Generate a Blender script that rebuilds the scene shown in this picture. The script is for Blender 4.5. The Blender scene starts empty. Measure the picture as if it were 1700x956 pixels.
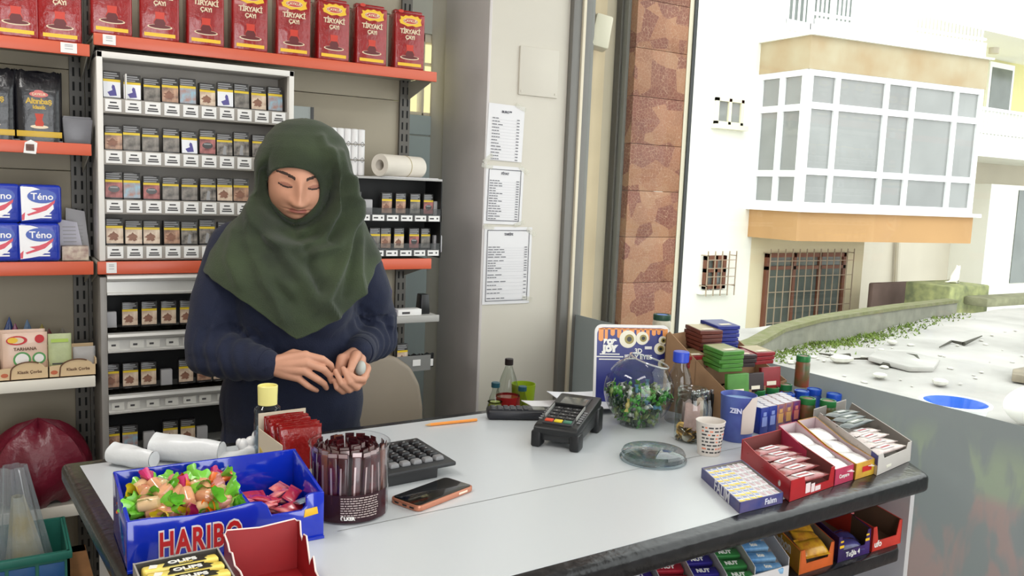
import bpy, bmesh, math, random
from mathutils import Matrix, Vector
from math import sin, cos, pi, radians as R
random.seed(7)
SC = bpy.context.scene
COL = SC.collection
V = Vector
# ---------------------------------------------------------------- camera
CR = (0.8537008, -0.5192764, 0.0393304)
CU = (0.0269276, 0.1194404, 0.9924762)
CF = (0.5200671, 0.8462187, -0.1159492)
FL, CZ = 1420.0, 1.5
cam = bpy.data.cameras.new('camera')
cam.sensor_width = 36.0
cam.lens = FL / 1700 * 36
cam.clip_start = 0.02
cam.clip_end = 200
camo = bpy.data.objects.new('camera', cam)
COL.objects.link(camo)
camo.matrix_world = Matrix(((CR[0], CU[0], -CF[0], 0), (CR[1], CU[1], -CF[1], 0), (CR[2], CU[2], -CF[2], CZ), (0, 0, 0, 1)))
SC.camera = camo
# ---------------------------------------------------------------- light and exposure
SC.view_settings.view_transform = 'Standard'
SC.view_settings.look = 'None'
SC.view_settings.gamma = 1.0
SC.view_settings.use_curve_mapping = False
SC.view_settings.exposure = 0.0
SC.cycles.use_denoising = True
SC.cycles.max_bounces = 12
SC.cycles.transparent_max_bounces = 24
wd = bpy.data.worlds.new('overcast_sky')
SC.world = wd
wd.use_nodes = True
wd.node_tree.nodes['Background'].inputs[0].default_value = (0.985, 0.985, 1.0, 1)
wd.node_tree.nodes['Background'].inputs[1].default_value = 2.6
def area_lamp(name, loc, rot, sx, sy, power, col=(1, 1, 1)):
    l = bpy.data.lights.new(name, 'AREA'); l.shape = 'RECTANGLE'; l.size = sx; l.size_y = sy; l.energy = power; l.color = col
    o = bpy.data.objects.new(name, l); o.location = loc; o.rotation_euler = rot; COL.objects.link(o); return o
area_lamp('ceiling_light', (0.55, 0.35, 2.86), (0, 0, 0), 1.2, 0.3, 13, (1, .97, .93))
area_lamp('ceiling_light', (-0.4, 1.75, 2.86), (0, 0, 0), 0.3, 1.2, 20, (1, .97, .93))
area_lamp('front_fill', (0.3, -1.44, 1.3), (R(90), 0, 0), 1.8, 2.2, 62, (.95, .98, 1))  # unseen fill lamp, added to light shelves and counter from the front
sun = bpy.data.lights.new('sun', 'SUN'); sun.energy = .6; sun.angle = R(20); sun.color = (1, .97, .9)
suno = bpy.data.objects.new('sun', sun); COL.objects.link(suno)
suno.rotation_euler = V((0.28, 0.62, -0.75)).to_track_quat('-Z', 'Y').to_euler()

# ---------------------------------------------------------------- helpers
def ray(px, py):
    a, b = (px - 850) / FL, (478 - py) / FL
    return V([a * CR[i] + b * CU[i] + CF[i] for i in range(3)])
def onZ(px, py, z): d = ray(px, py); return V((0, 0, CZ)) + d * ((z - CZ) / d.z)
def onY(px, py, y): d = ray(px, py); return V((0, 0, CZ)) + d * (y / d.y)
def onX(px, py, x): d = ray(px, py); return V((0, 0, CZ)) + d * (x / d.x)
def lin(c):
    c = c / 255.0
    return c / 12.92 if c <= .04045 else ((c + .055) / 1.055) ** 2.4
_m = {}
def M(name, c=(200, 200, 200), rough=.5, metal=0., n=None, coat=0., emit=0, bump=None, c2=None, spec=.5, sheen=0.):
    """procedural principled material; n=(scale, amount) varies the colour with noise, bump=(scale, strength)"""
    if name in _m: return _m[name]
    m = bpy.data.materials.new(name); m.use_nodes = True
    nt = m.node_tree; b = nt.nodes['Principled BSDF']
    col = [lin(x) for x in c] + [1]
    b.inputs['Base Color'].default_value = col
    b.inputs['Roughness'].default_value = rough
    b.inputs['Metallic'].default_value = metal
    b.inputs['Coat Weight'].default_value = coat
    b.inputs['Specular IOR Level'].default_value = spec
    if sheen: b.inputs['Sheen Weight'].default_value = sheen; b.inputs['Sheen Roughness'].default_value = .5
    tc = nt.nodes.new('ShaderNodeTexCoord')
    if n:
        t = nt.nodes.new('ShaderNodeTexNoise'); t.inputs['Scale'].default_value = n[0]; t.inputs['Detail'].default_value = 6
        nt.links.new(tc.outputs['Object'], t.inputs['Vector'])
        r = nt.nodes.new('ShaderNodeValToRGB')
        r.color_ramp.elements[0].position = .3; r.color_ramp.elements[1].position = .7
        d = [lin(x) for x in c2] + [1] if c2 else [x * (1 - n[1]) for x in col[:3]] + [1]
        r.color_ramp.elements[0].color = d; r.color_ramp.elements[1].color = col
        nt.links.new(t.outputs['Fac'], r.inputs['Fac']); nt.links.new(r.outputs['Color'], b.inputs['Base Color'])
    if bump:
        t = nt.nodes.new('ShaderNodeTexNoise'); t.inputs['Scale'].default_value = bump[0]; t.inputs['Detail'].default_value = 4
        nt.links.new(tc.outputs['Object'], t.inputs['Vector'])
        k = nt.nodes.new('ShaderNodeBump'); k.inputs['Strength'].default_value = bump[1]; k.inputs['Distance'].default_value = .01
        nt.links.new(t.outputs['Fac'], k.inputs['Height']); nt.links.new(k.outputs['Normal'], b.inputs['Normal'])
    if emit:
        b.inputs['Emission Color'].default_value = col; b.inputs['Emission Strength'].default_value = emit
    _m[name] = m
    return m
def MG(name, tint=(255, 255, 255), refl=1.0, rough=.02, ior=1.35, base=0.0, diff=0.0, dcol=(255, 255, 255)):
    """clear thin glass or plastic: transparent with fresnel gloss, and a little milky diffuse"""
    if name in _m: return _m[name]
    m = bpy.data.materials.new(name); m.use_nodes = True
    nt = m.node_tree; nt.nodes.clear(); N = nt.nodes.new
    o = N('ShaderNodeOutputMaterial'); mx = N('ShaderNodeMixShader'); tr = N('ShaderNodeBsdfTransparent'); gl = N('ShaderNodeBsdfGlossy')
    lw = N('ShaderNodeLayerWeight'); lw.inputs[0].default_value = .5; fr = N('ShaderNodeMath'); fr.operation = 'POWER'; fr.inputs[1].default_value = 4.0
    nt.links.new(lw.outputs['Facing'], fr.inputs[0]); base += ((ior - 1) / (ior + 1)) ** 2; refl = min(refl, 1.2) * .75
    ma = N('ShaderNodeMath'); ma.operation = 'MULTIPLY_ADD'; ma.inputs[1].default_value = refl; ma.inputs[2].default_value = base; ma.use_clamp = True
    tr.inputs[0].default_value = [lin(x) for x in tint] + [1]; gl.inputs['Roughness'].default_value = rough
    L = nt.links.new
    L(fr.outputs[0], ma.inputs[0]); L(ma.outputs[0], mx.inputs[0])
    if diff:
        d = N('ShaderNodeBsdfDiffuse'); d.inputs[0].default_value = [lin(x) for x in dcol] + [1]
        m2 = N('ShaderNodeMixShader'); m2.inputs[0].default_value = diff
        L(tr.outputs[0], m2.inputs[1]); L(d.outputs[0], m2.inputs[2]); L(m2.outputs[0], mx.inputs[1])
    else: L(tr.outputs[0], mx.inputs[1])
    L(gl.outputs[0], mx.inputs[2]); L(mx.outputs[0], o.inputs[0])
    _m[name] = m
    return m
class G:
    """collects shapes into one mesh"""
    def __init__(s): s.bm = bmesh.new(); s.T = Matrix.Identity(4)
    def v(s, p): return s.bm.verts.new(s.T @ V(p))
    def f(s, vs, mi=0):
        try: k = s.bm.faces.new(vs); k.material_index = mi; return k
        except ValueError: return None
    def box(s, x0, x1, y0, y1, z0, z1, mi=0, bev=0, seg=2, t=0.0):
        mx, my = (x0 + x1) / 2, (y0 + y1) / 2
        def q(x, y, z, k): return s.v((mx + (x - mx) * k, my + (y - my) * k, z))
        vs = [q(x, y, z, 1 - t if z == z1 else 1) for z in (z0, z1) for x, y in ((x0, y0), (x1, y0), (x1, y1), (x0, y1))]
        fs = [s.f([vs[i] for i in ids], mi) for ids in ((3, 2, 1, 0), (4, 5, 6, 7), (0, 1, 5, 4), (1, 2, 6, 5), (2, 3, 7, 6), (3, 0, 4, 7))]
        if bev:
            es = list({e for f in fs if f for e in f.edges})
            bmesh.ops.bevel(s.bm, geom=es, offset=bev, segments=seg, affect='EDGES', profile=.5, material=-1)
        return s
    def prism(s, poly, a, b, ax='z', mi=0, bev=0, seg=2):
        def p(q, t): return (q[0], q[1], t) if ax == 'z' else (q[0], t, q[1]) if ax == 'y' else (t, q[0], q[1])
        A = [s.v(p(q, a)) for q in poly]; B = [s.v(p(q, b)) for q in poly]; n = len(poly)
        fs = [s.f(A[::-1], mi), s.f(B, mi)] + [s.f([A[i], A[(i + 1) % n], B[(i + 1) % n], B[i]], mi) for i in range(n)]
        fs = [f for f in fs if f]
        bmesh.ops.recalc_face_normals(s.bm, faces=fs)
        if bev: bmesh.ops.bevel(s.bm, geom=list({e for f in fs for e in f.edges}), offset=bev, segments=seg, affect='EDGES', profile=.5, material=-1)
        return s
    def lathe(s, prof, n=24, c=(0, 0, 0), mi=0, sq=1.0):
        rings = []
        for r, z in prof:
            if r < 1e-6: rings.append([s.v((c[0], c[1], c[2] + z))])
            else: rings.append([s.v((c[0] + r * cos(2 * pi * i / n), c[1] + sq * r * sin(2 * pi * i / n), c[2] + z)) for i in range(n)])
        for a, b in zip(rings, rings[1:]):
            for i in range(n):
                j = (i + 1) % n
                if len(a) == 1 and len(b) == 1: break
                if len(a) == 1: s.f([a[0], b[j], b[i]], mi)
                elif len(b) == 1: s.f([a[i], a[j], b[0]], mi)
                else: s.f([a[i], a[j], b[j], b[i]], mi)
        return s
    def cyl(s, r, z0, z1, n=20, c=(0, 0, 0), mi=0, r2=None): return s.lathe([(0, z0), (r, z0), (r if r2 is None else r2, z1), (0, z1)], n, c, mi)
    def tube(s, pts, r, n=8, mi=0):
        pts = [V(p) for p in pts]; rr = r if isinstance(r, (list, tuple)) else [r] * len(pts)
        up = V((0, 0, 1)); rings = []
        for i, p in enumerate(pts):
            d = (pts[min(i + 1, len(pts) - 1)] - pts[max(i - 1, 0)]).normalized()
            if abs(d.dot(up)) > .95: up = V((1, 0, 0)) if abs(d.x) < .9 else V((0, 1, 0))
            a = d.cross(up).normalized(); b = a.cross(d); up = b
            rings.append([s.v(p + rr[i] * (a * cos(2 * pi * k / n) + b * sin(2 * pi * k / n))) for k in range(n)])
        for A, B in zip(rings, rings[1:]):
            for k in range(n): s.f([A[k], A[(k + 1) % n], B[(k + 1) % n], B[k]], mi)
        s.f(rings[0][::-1], mi); s.f(rings[-1], mi)
        return s
    def ell(s, c, rx, ry, rz, n=14, m=9, mi=0):
        prof = [(sin(pi * i / m), -cos(pi * i / m)) for i in range(m + 1)]
        T = s.T; s.T = T @ Matrix.Translation(c) @ Matrix.Diagonal((rx, ry, rz, 1)); s.lathe([(abs(a) if abs(a) > 1e-6 else 0, b) for a, b in prof], n, (0, 0, 0), mi); s.T = T
        return s
    def surf(s, fn, nu, nv, mi=0, wrap=False):
        g = [[s.v(fn(i / (nu if wrap else nu - 1), j / (nv - 1))) for j in range(nv)] for i in range(nu)]
        for i in range(nu if wrap else nu - 1):
            for j in range(nv - 1):
                a, b = g[i], g[(i + 1) % nu]; s.f([a[j], b[j], b[j + 1], a[j + 1]], mi)
        return s
    def quad(s, *p, mi=0): s.f([s.v(q) for q in p], mi); return s
    def patch(s, x0, x1, z0, z1, y, mi=0): return s.quad((x0, y, z0), (x1, y, z0), (x1, y, z1), (x0, y, z1), mi=mi)      # printed patch on a front that faces -y
    def top(s, x0, x1, y0, y1, z, mi=0): return s.quad((x0, y0, z), (x1, y0, z), (x1, y1, z), (x0, y1, z), mi=mi)
    def mesh(s, name, mats, ang=35):
        me = bpy.data.meshes.new(name); s.bm.normal_update(); s.bm.to_mesh(me); s.bm.free()
        for m in (mats if isinstance(mats, (list, tuple)) else [mats]): me.materials.append(m)
        me.polygons.foreach_set('use_smooth', [True] * len(me.polygons))
        me.set_sharp_from_angle(angle=R(ang))
        return me
    def build(s, name, mats, parent=None, loc=(0, 0, 0), rz=0, ang=35):
        o = bpy.data.objects.new(name, s.mesh(name, mats, ang)); COL.objects.link(o)
        o.location = loc; o.rotation_euler = (0, 0, rz)
        if parent: o.parent = parent
        return o
def tag(o, label, cat, group=None):
    o['label'] = label; o['category'] = cat
    if group: o['group'] = group
    return o
def thing(name, label, cat, loc=(0, 0, 0), rz=0, group=None):
    o = bpy.data.objects.new(name, None); COL.objects.link(o); o.empty_display_size = .02
    o.location = loc; o.rotation_euler = rz if isinstance(rz, (tuple, list)) else (0, 0, rz)
    return tag(o, label, cat, group)
def struct(o): o['kind'] = 'structure'; return o
def dup(root, loc, rz=0, label=None, group=None, sc=None):
    def cp(o, par):
        c = o.copy(); COL.objects.link(c)
        if par: c.parent = par
        for ch in o.children: cp(ch, c)
        return c
    r = cp(root, None); r.location = loc
    r.rotation_euler = rz if isinstance(rz, (tuple, list)) else (0, 0, rz)
    if sc: r.scale = sc
    if label: r['label'] = label
    if group: r['group'] = group
    return r
def text_mesh(s, size, mat, ext=.0003, bold=0., align='CENTER', space=1.0):
    cu = bpy.data.curves.new('lettering', 'FONT'); cu.body = s; cu.size = size; cu.extrude = ext; cu.offset = bold
    cu.align_x = align; cu.align_y = 'CENTER'; cu.resolution_u = 3; cu.space_character = space
    o = bpy.data.objects.new('lettering', cu); COL.objects.link(o)
    dg = bpy.context.evaluated_depsgraph_get(); dg.update()
    me = bpy.data.meshes.new_from_object(o.evaluated_get(dg)); me.name = 'lettering'
    bpy.data.objects.remove(o); bpy.data.curves.remove(cu)
    me.materials.clear(); me.materials.append(mat)
    return me
FRONT = Matrix.Rotation(R(90), 4, 'X')          # text lying in x-z, read from -y
def text(s, size, mat, parent, mtx, **k):
    me = text_mesh(s, size, mat, **k); me.transform(mtx)
    o = bpy.data.objects.new('lettering', me); COL.objects.link(o); o.parent = parent
    return o
def TX(x, y, z, rz=0): return Matrix.Translation((x, y, z)) @ Matrix.Rotation(rz, 4, 'Z') @ FRONT
ORD = 'first second third fourth fifth sixth seventh eighth ninth tenth eleventh twelfth thirteenth'.split()
# ================================================================ the room
m_wall = M('cream_wall_paint', (214, 208, 196), .8, n=(3, .06))
m_grey = M('pillar_side_grey', (212, 205, 203), .55, n=(5, .08))
m_greyframe = M('grey_aluminium', (122, 120, 116), .5)
m_cream = M('cream_paint', (222, 212, 190), .7)
m_beige = M('beige_render', (216, 196, 164), .85, n=(6, .12))
m_beige2 = M('dull_render', (196, 182, 160), .85, n=(6, .1))
m_black = M('black_plastic', (22, 22, 24), .35)
m_white = M('white_plastic', (232, 230, 226), .4)
m_floor = M('floor_tile', (120, 112, 104), .4, n=(4, .2))
def sbox(name, mat, *b, bev=0): return struct(G().box(*b, bev=bev).build(name, mat))
sbox('floor', m_floor, -2.1, 2.02, -1.5, 3.4, -.1, 0)
sbox('ceiling', M('ceiling_paint', (225, 222, 215), .9), -2.1, 2.12, -1.5, 3.4, 2.9, 3.0)
sbox('wall_left', m_wall, -2.2, -2.1, -1.5, 3.4, -.1, 3)
sbox('wall_front', m_wall, -2.2, 2.12, -1.6, -1.5, -.1, 3)
g = G(); WX0, WX1, WZ0, WZ1 = 1.40, 1.80, 1.78, 2.12
g.box(-2.2, WX0, 3.3, 3.4, -.1, 3).box(WX1, 2.12, 3.3, 3.4, -.1, 3).box(WX0, WX1, 3.3, 3.4, -.1, WZ0).box(WX0, WX1, 3.3, 3.4, WZ1, 3)
struct(g.build('wall_back', M('grey_wall_paint', (190, 192, 182), .8, n=(3, .05))))
# side wall below, above and beside the shop window
g = G(); g.box(2.0, 2.12, -1.5, 2.86, -.1, .30).box(2.0, 2.12, -1.5, 2.86, 2.75, 3).box(2.0, 2.12, -1.5, -1.1, .3, 2.75)
g.box(2.0, 2.12, 2.88, 3.4, -.1, 3)
struct(g.build('wall_right', m_wall))
# pillar between the shelves and the window
g = G(); g.box(1.59, 1.935, 2.8, 3.3, 0, 2.9)
p = struct(g.build('wall_pillar', m_wall)); p['label'] = 'cream plastered pillar'
g = G(); g.box(1.578, 1.59, 2.798, 3.15, 0, 2.9, bev=.002); struct(g.build('trim_1', m_grey))  # separate thin panel in light grey over the pillar's left face
g = G(); g.box(1.712, 1.888, 2.792, 2.802, 1.85, 2.03, bev=.003); g.box(1.72, 1.727, 2.790, 2.793, 1.86, 1.867); g.box(1.873, 1.88, 2.790, 2.793, 1.86, 1.867)
struct(g.build('trim_2', m_wall))
# shop window: frame, glass and the peeling film on its lower part
g = G()
g.box(1.935, 1.975, 2.775, 2.80, .0, 2.9, bev=.003)
g.box(1.985, 2.03, 2.765, 2.80, .3, 2.75, bev=.003)
g.box(1.985, 2.03, -1.1, -1.05, .3, 2.75).box(1.985, 2.03, -1.1, 2.80, .28, .33).box(1.985, 2.03, -1.1, 2.80, 2.70, 2.76)
w = struct(g.build('window_1', m_greyframe))
g = G(); g.box(1.975, 1.99, 2.765, 2.802, 0, 2.9, bev=.002); o = g.build('frame_strip', m_cream, w)
g = G(); g.box(2.012, 2.016, -1.05, 2.765, .33, 2.70); g.build('pane', MG('window_glass', (250, 253, 251), .5, .01), w)
fm = bpy.data.materials.new('peeling_film'); fm.use_nodes = True
nt = fm.node_tree; nt.nodes.clear(); N = nt.nodes.new; L = nt.links.new
out = N('ShaderNodeOutputMaterial'); tc = N('ShaderNodeTexCoord'); nz = N('ShaderNodeTexNoise'); nz.inputs['Scale'].default_value = 5.5; nz.inputs['Detail'].default_value = 3; nz.inputs['Distortion'].default_value = .5
mp = N('ShaderNodeMapping'); mp.inputs['Scale'].default_value = (1, 2.2, .75)
L(tc.outputs['Object'], mp.inputs[0]); L(mp.outputs[0], nz.inputs['Vector'])
ra = N('ShaderNodeValToRGB'); L(nz.outputs['Fac'], ra.inputs['Fac']); ra.color_ramp.elements[0].position = .475; ra.color_ramp.elements[1].position = .55
sx = N('ShaderNodeSeparateXYZ'); L(tc.outputs['Object'], sx.inputs[0])
zr = N('ShaderNodeMapRange'); zr.inputs[1].default_value = .80; zr.inputs[2].default_value = .83; L(sx.outputs['Z'], zr.inputs[0])
patch = N('ShaderNodeMix'); patch.data_type = 'RGBA'
patch.inputs[6].default_value = [lin(x) for x in (194, 180, 177)] + [1]; patch.inputs[7].default_value = [lin(x) for x in (186, 194, 180)] + [1]
L(zr.outputs[0], patch.inputs[0])
# patches only on the lower part near the counter's end; the film is plain above
msk = N('ShaderNodeMapRange'); msk.inputs[1].default_value = .975; msk.inputs[2].default_value = .90; L(sx.outputs['Z'], msk.inputs[0])
msy = N('ShaderNodeMapRange'); msy.inputs[1].default_value = 1.42; msy.inputs[2].default_value = 1.32; L(sx.outputs['Y'], msy.inputs[0])
mu = N('ShaderNodeMath'); mu.operation = 'MULTIPLY'; L(ra.outputs[0], mu.inputs[0]); L(msk.outputs[0], mu.inputs[1])
mu2 = N('ShaderNodeMath'); mu2.operation = 'MULTIPLY'; L(mu.outputs[0], mu2.inputs[0]); L(msy.outputs[0], mu2.inputs[1])
cm = N('ShaderNodeMix'); cm.data_type = 'RGBA'; cm.inputs[6].default_value = [lin(x) for x in (174, 179, 179)] + [1]
L(mu2.outputs[0], cm.inputs[0]); L(patch.outputs[2], cm.inputs[7])
di = N('ShaderNodeBsdfDiffuse'); tl = N('ShaderNodeBsdfTranslucent'); gl = N('ShaderNodeBsdfGlossy'); gl.inputs['Roughness'].default_value = .25
L(cm.outputs[2], di.inputs[0]); L(cm.outputs[2], tl.inputs[0])
m1 = N('ShaderNodeMixShader'); m1.inputs[0].default_value = .6; L(di.outputs[0], m1.inputs[1]); L(tl.outputs[0], m1.inputs[2])
m2 = N('ShaderNodeMixShader'); m2.inputs[0].default_value = .03; L(m1.outputs[0], m2.inputs[1]); L(gl.outputs[0], m2.inputs[2]); L(m2.outputs[0], out.inputs[0])
g = G(); g.box(2.004, 2.0065, -1.05, 2.765, .33, 1.006); f = g.build('frosted_film', fm, w); f['label'] = 'grey frosted film, torn and patchy low down'
# small back window with daylight
g = G()
for b in ((WX0, WX0 + .03, WZ0, WZ1), (WX1 - .03, WX1, WZ0, WZ1), (WX0, WX1, WZ1 - .035, WZ1), (WX0, WX1, WZ0, WZ0 + .02), (1.555, 1.567, WZ0, WZ1)): g.box(b[0], b[1], 3.31, 3.36, b[2], b[3], bev=.003)
g.box(WX0, WX1, 3.32, 3.35, 1.995, 2.005)
w2 = struct(g.build('window_2', m_cream))
G().box(WX0, WX1, 3.334, 3.337, WZ0, WZ1).build('pane', MG('window_glass'), w2)
G().box(.3, 3.2, 4.6, 4.7, 0, 4).build('wall_yard', M('yellow_render', (240, 226, 170), .9, n=(2, .1)))['kind'] = 'structure'
g = G(); g.box(1.38, 1.59, 3.285, 3.3, .3, 1.70, bev=.003); g.box(1.38, 1.59, 3.285, 3.3, 1.705, 1.785, bev=.003); struct(g.build('trim_3', M('pale_blue_panel', (170, 184, 184), .5)))
# unseen door frame and white panel, added to back the fill lamp, and the fittings of the two ceiling lamps
g = G()
for b in ((-.68, -.60, 0, 2.5), (1.20, 1.28, 0, 2.5), (-.68, 1.28, 2.42, 2.5)): g.box(b[0], b[1], -1.5, -1.455, b[2], b[3], bev=.004)
d_ = struct(g.build('added_door_1', m_greyframe)); G().box(-.60, 1.20, -1.49, -1.485, .02, 2.42).build('pane', m_white, d_)
for n_, x, y, a, b in (('over the counter front', .55, .35, .64, .19), ('over the shelf side', -.4, 1.75, .19, .64)):
    o = G().box(-a, a, -b, b, 0, .03, bev=.004).build('ceiling_lamp', m_white, None, (x, y, 2.869)); tag(o, 'white ceiling lamp housing ' + n_, 'lamp')
# ================================================================ shelving along the back wall
m_panel = M('shelf_panel_enamel', (160, 150, 131), .55, n=(2, .05))
m_shelf = M('shelf_enamel', (176, 172, 160), .5)
m_org = M('orange_price_strip', (206, 92, 62), .35)
m_upr = M('upright_steel', (92, 88, 82), .5)
m_slot = M('slot_dark', (14, 13, 12), .8)
m_tag = M('price_card', (232, 230, 228), .6)
m_print = M('grey_print', (70, 68, 70), .7)
def gondola(name, label, x0, x1, shelves, loc_y=2.7, zb=.0, tags=()):
    t = thing(name, label, 'shelf', ((x0 + x1) / 2, 2.93, 0)); ox, oy = (x0 + x1) / 2, 2.93
    g = G(); z = .3
    while z < 2.3: g.box(x0 - ox, x1 - ox, 0, .02, z, min(z + .298, 2.3), bev=.002); z += .3
    g.build('back_panel', m_panel, t)
    for xx in (x0 - .004, x1 - .036):
        g = G(); g.box(xx - ox, xx + .04 - ox, -.012, .0, .05, 2.35)
        z = .1
        while z < 2.3:
            g.box(xx + .008 - ox, xx + .014 - ox, -.0128, -.0119, z, z + .026, 1).box(xx + .026 - ox, xx + .032 - ox, -.0128, -.0119, z, z + .026, 1); z += .042
        g.build('upright', [m_upr, m_slot], t)
    for z0, z1, mt, tg in shelves:
        g = G(); g.box(x0 - ox, x1 - ox, loc_y - oy + .004, 0, z1 - .012, z1 - .003, bev=.002); g.box(x0 - ox, x1 - ox, loc_y - oy + .006, loc_y - oy + .02, z0 + .003, z1 - .01)
        for xx in (x0 + .003, x1 - .006): g.prism([(loc_y - oy + .02, z0 + .004), (0, z0 - .05), (0, z1 - .014), (loc_y - oy + .02, z1 - .014)], xx - ox, xx + .003 - ox, 'x')
        s = g.build('shelf', m_shelf, t)
        G().box(x0 - ox, x1 - ox, loc_y - oy - .004, loc_y - oy + .006, z0, z1, bev=.002).build('price_strip', mt, s)
        for a, b in tg:
            g = G(); g.box(a - ox, b - ox, loc_y - oy - .0065, loc_y - oy - .004, z0 + .004, z1 - .002)
            for q in (.3, .5, .62): g.patch(a - ox + (b - a) * .25, b - ox - (b - a) * .25, z0 + .004 + (z1 - z0) * q, z0 + .006 + (z1 - z0) * q, loc_y - oy - .0068, 1)
            g.build('price_label', [m_tag, M('faint_print', (170, 168, 170))], s)
    return t
m_wstrip = M('white_price_strip', (226, 220, 208), .4)
gl = gondola('shelf_unit', 'tall grey shelf unit with tissue packs, soup boxes and orange price strips', -.75, .252,
        [(1.816, 1.849, m_org, [(.18, .22)]), (1.543, 1.576, m_org, []), (1.207, 1.245, m_org, []), (.880, .912, m_wstrip, []), (.50, .535, m_wstrip, [])])
gr = gondola('shelf_unit', 'tall grey shelf unit holding the red tea packs and the cigarette racks', .262, 1.322,
        [(1.850, 1.883, m_org, [(.285, .318)]), (1.207, 1.244, m_org, [(.285, .312)])])
# crumpled sticker on the second strip of the left unit
g = G(); g.prism([(0, .002), (.03, 0), (.034, .03), (.018, .038), (.004, .03)], -.003, 0, 'y'); g.patch(.006, .026, .008, .026, -.0035, 1)
tag(g.build('price_sticker', [m_tag, M('brown_photo', (120, 84, 74), .6, n=(90, .6))], None, (.085, 2.6955, 1.541)), 'crumpled sticker with a brown picture on the orange strip under the black tea bags', 'sticker')
# ---------------------------------------------------------------- red tea packs
m_tea = M('red_foil', (158, 22, 26), .22, coat=.4, bump=(45, .35), n=(14, .25))
m_yel = M('yellow_print', (236, 190, 40), .4)
m_crm = M('cream_print', (226, 206, 176), .5)
m_dred = M('dark_red_print', (96, 16, 18), .35)
m_ored = M('orange_red_print', (200, 52, 30), .35)
m_red = M('bright_red_print', (196, 34, 40), .4)
def make_tea():
    t = thing('tea_pack', '', 'tea pack')
    g = G(); w, h, d = .0535, .198, .07
    g.box(-w, w, 0, d, 0, h - .012, bev=.006, seg=3); g.box(-w + .003, w - .003, .018, .05, h - .014, h, bev=.004)
    g.build('foil_bag', m_tea, t)
    g = G(); y = -.0006
    g.patch(-.042, .042, .012, .022, y, 0)
    pts = [(-.036, .150), (-.04, .16), (-.034, .164), (-.036, .174), (-.026, .172), (-.018, .178), (-.006, .176), (.004, .18), (.016, .176), (.026, .178), (.034, .17), (.04, .172), (.037, .16), (.041, .15), (.03, .146), (.02, .143), (.008, .146), (-.01, .142), (-.024, .147)]
    s = V((0, 0)); g.f([g.v((a, y, b)) for a, b in pts], 0)
    def disc(cx, cz, rx, rz, yy, mi): g.f([g.v((cx + rx * cos(2 * pi * k / 20), yy, cz + rz * sin(2 * pi * k / 20))) for k in range(20)], mi)
    disc(0, .160, .027, .0095, y - .0004, 1); disc(0, .160, .025, .008, y - .0008, 2)
    disc(-.034, .19, .0095, .0055, y, 3)
    disc(0, .040, .034, .007, y, 1); disc(0, .041, .03, .0052, y - .0003, 4)
    g.f([g.v((a, y - .0006, b)) for a, b in ((-.013, .043), (.013, .043), (.017, .052), (.012, .066), (.013, .082), (-.013, .082), (-.012, .066), (-.017, .052))], 3)
    g.f([g.v((a, y - .0009, b)) for a, b in ((-.013, .043), (.013, .043), (.016, .052), (.010, .062), (-.010, .062), (-.016, .052))], 4)
    e = g.build('emblem', [m_yel, m_crm, m_red, m_ored, m_dred], t)
    text('ÇAYKUR', .0115, m_crm, t, TX(0, y - .0014, .160), bold=.0004)
    text('TİRYAKİ', .021, m_crm, t, TX(0, y - .0006, .125), bold=.0006, space=.82)
    text('ÇAYI', .017, m_crm, t, TX(0, y - .0006, .106), bold=.0006, space=.85)
    return t
tea = make_tea()
cx = [(a + b) / 2 for a, b in ((152, 222), (235, 297), (308, 377), (384, 448), (459, 517), (524, 585), (590, 645), (655, 706))]
for i, px in enumerate(cx):
    p = onY(px, 90, 2.72); rz = R([2, -3, 1, 0, -2, 2, 0, -3][i])
    lab = 'red foil tea pack on the long top shelf, %s' % ('first, nearest the shelf upright' if i == 0 else 'last, beside the small back window' if i == 7 else ORD[i] + ' along from the upright')
    o = tea if i == 0 else dup(tea, (0, 0, 0))
    o.location = (p.x, 2.722, 1.8835); o.rotation_euler = (0, 0, rz); o['label'] = lab; o['group'] = 'red tea packs on the long top shelf'
for i, (px, lab) in enumerate(((100, 'red foil tea pack at the end of the shorter, lower top shelf'), (27, 'red foil tea pack cut by the picture edge on the lower top shelf'))):
    p = onY(px, 50, 2.72); dup(tea, (p.x, 2.722, 1.8495), R(-2 + 3 * i), lab, 'red tea packs on the lower top shelf')
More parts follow.
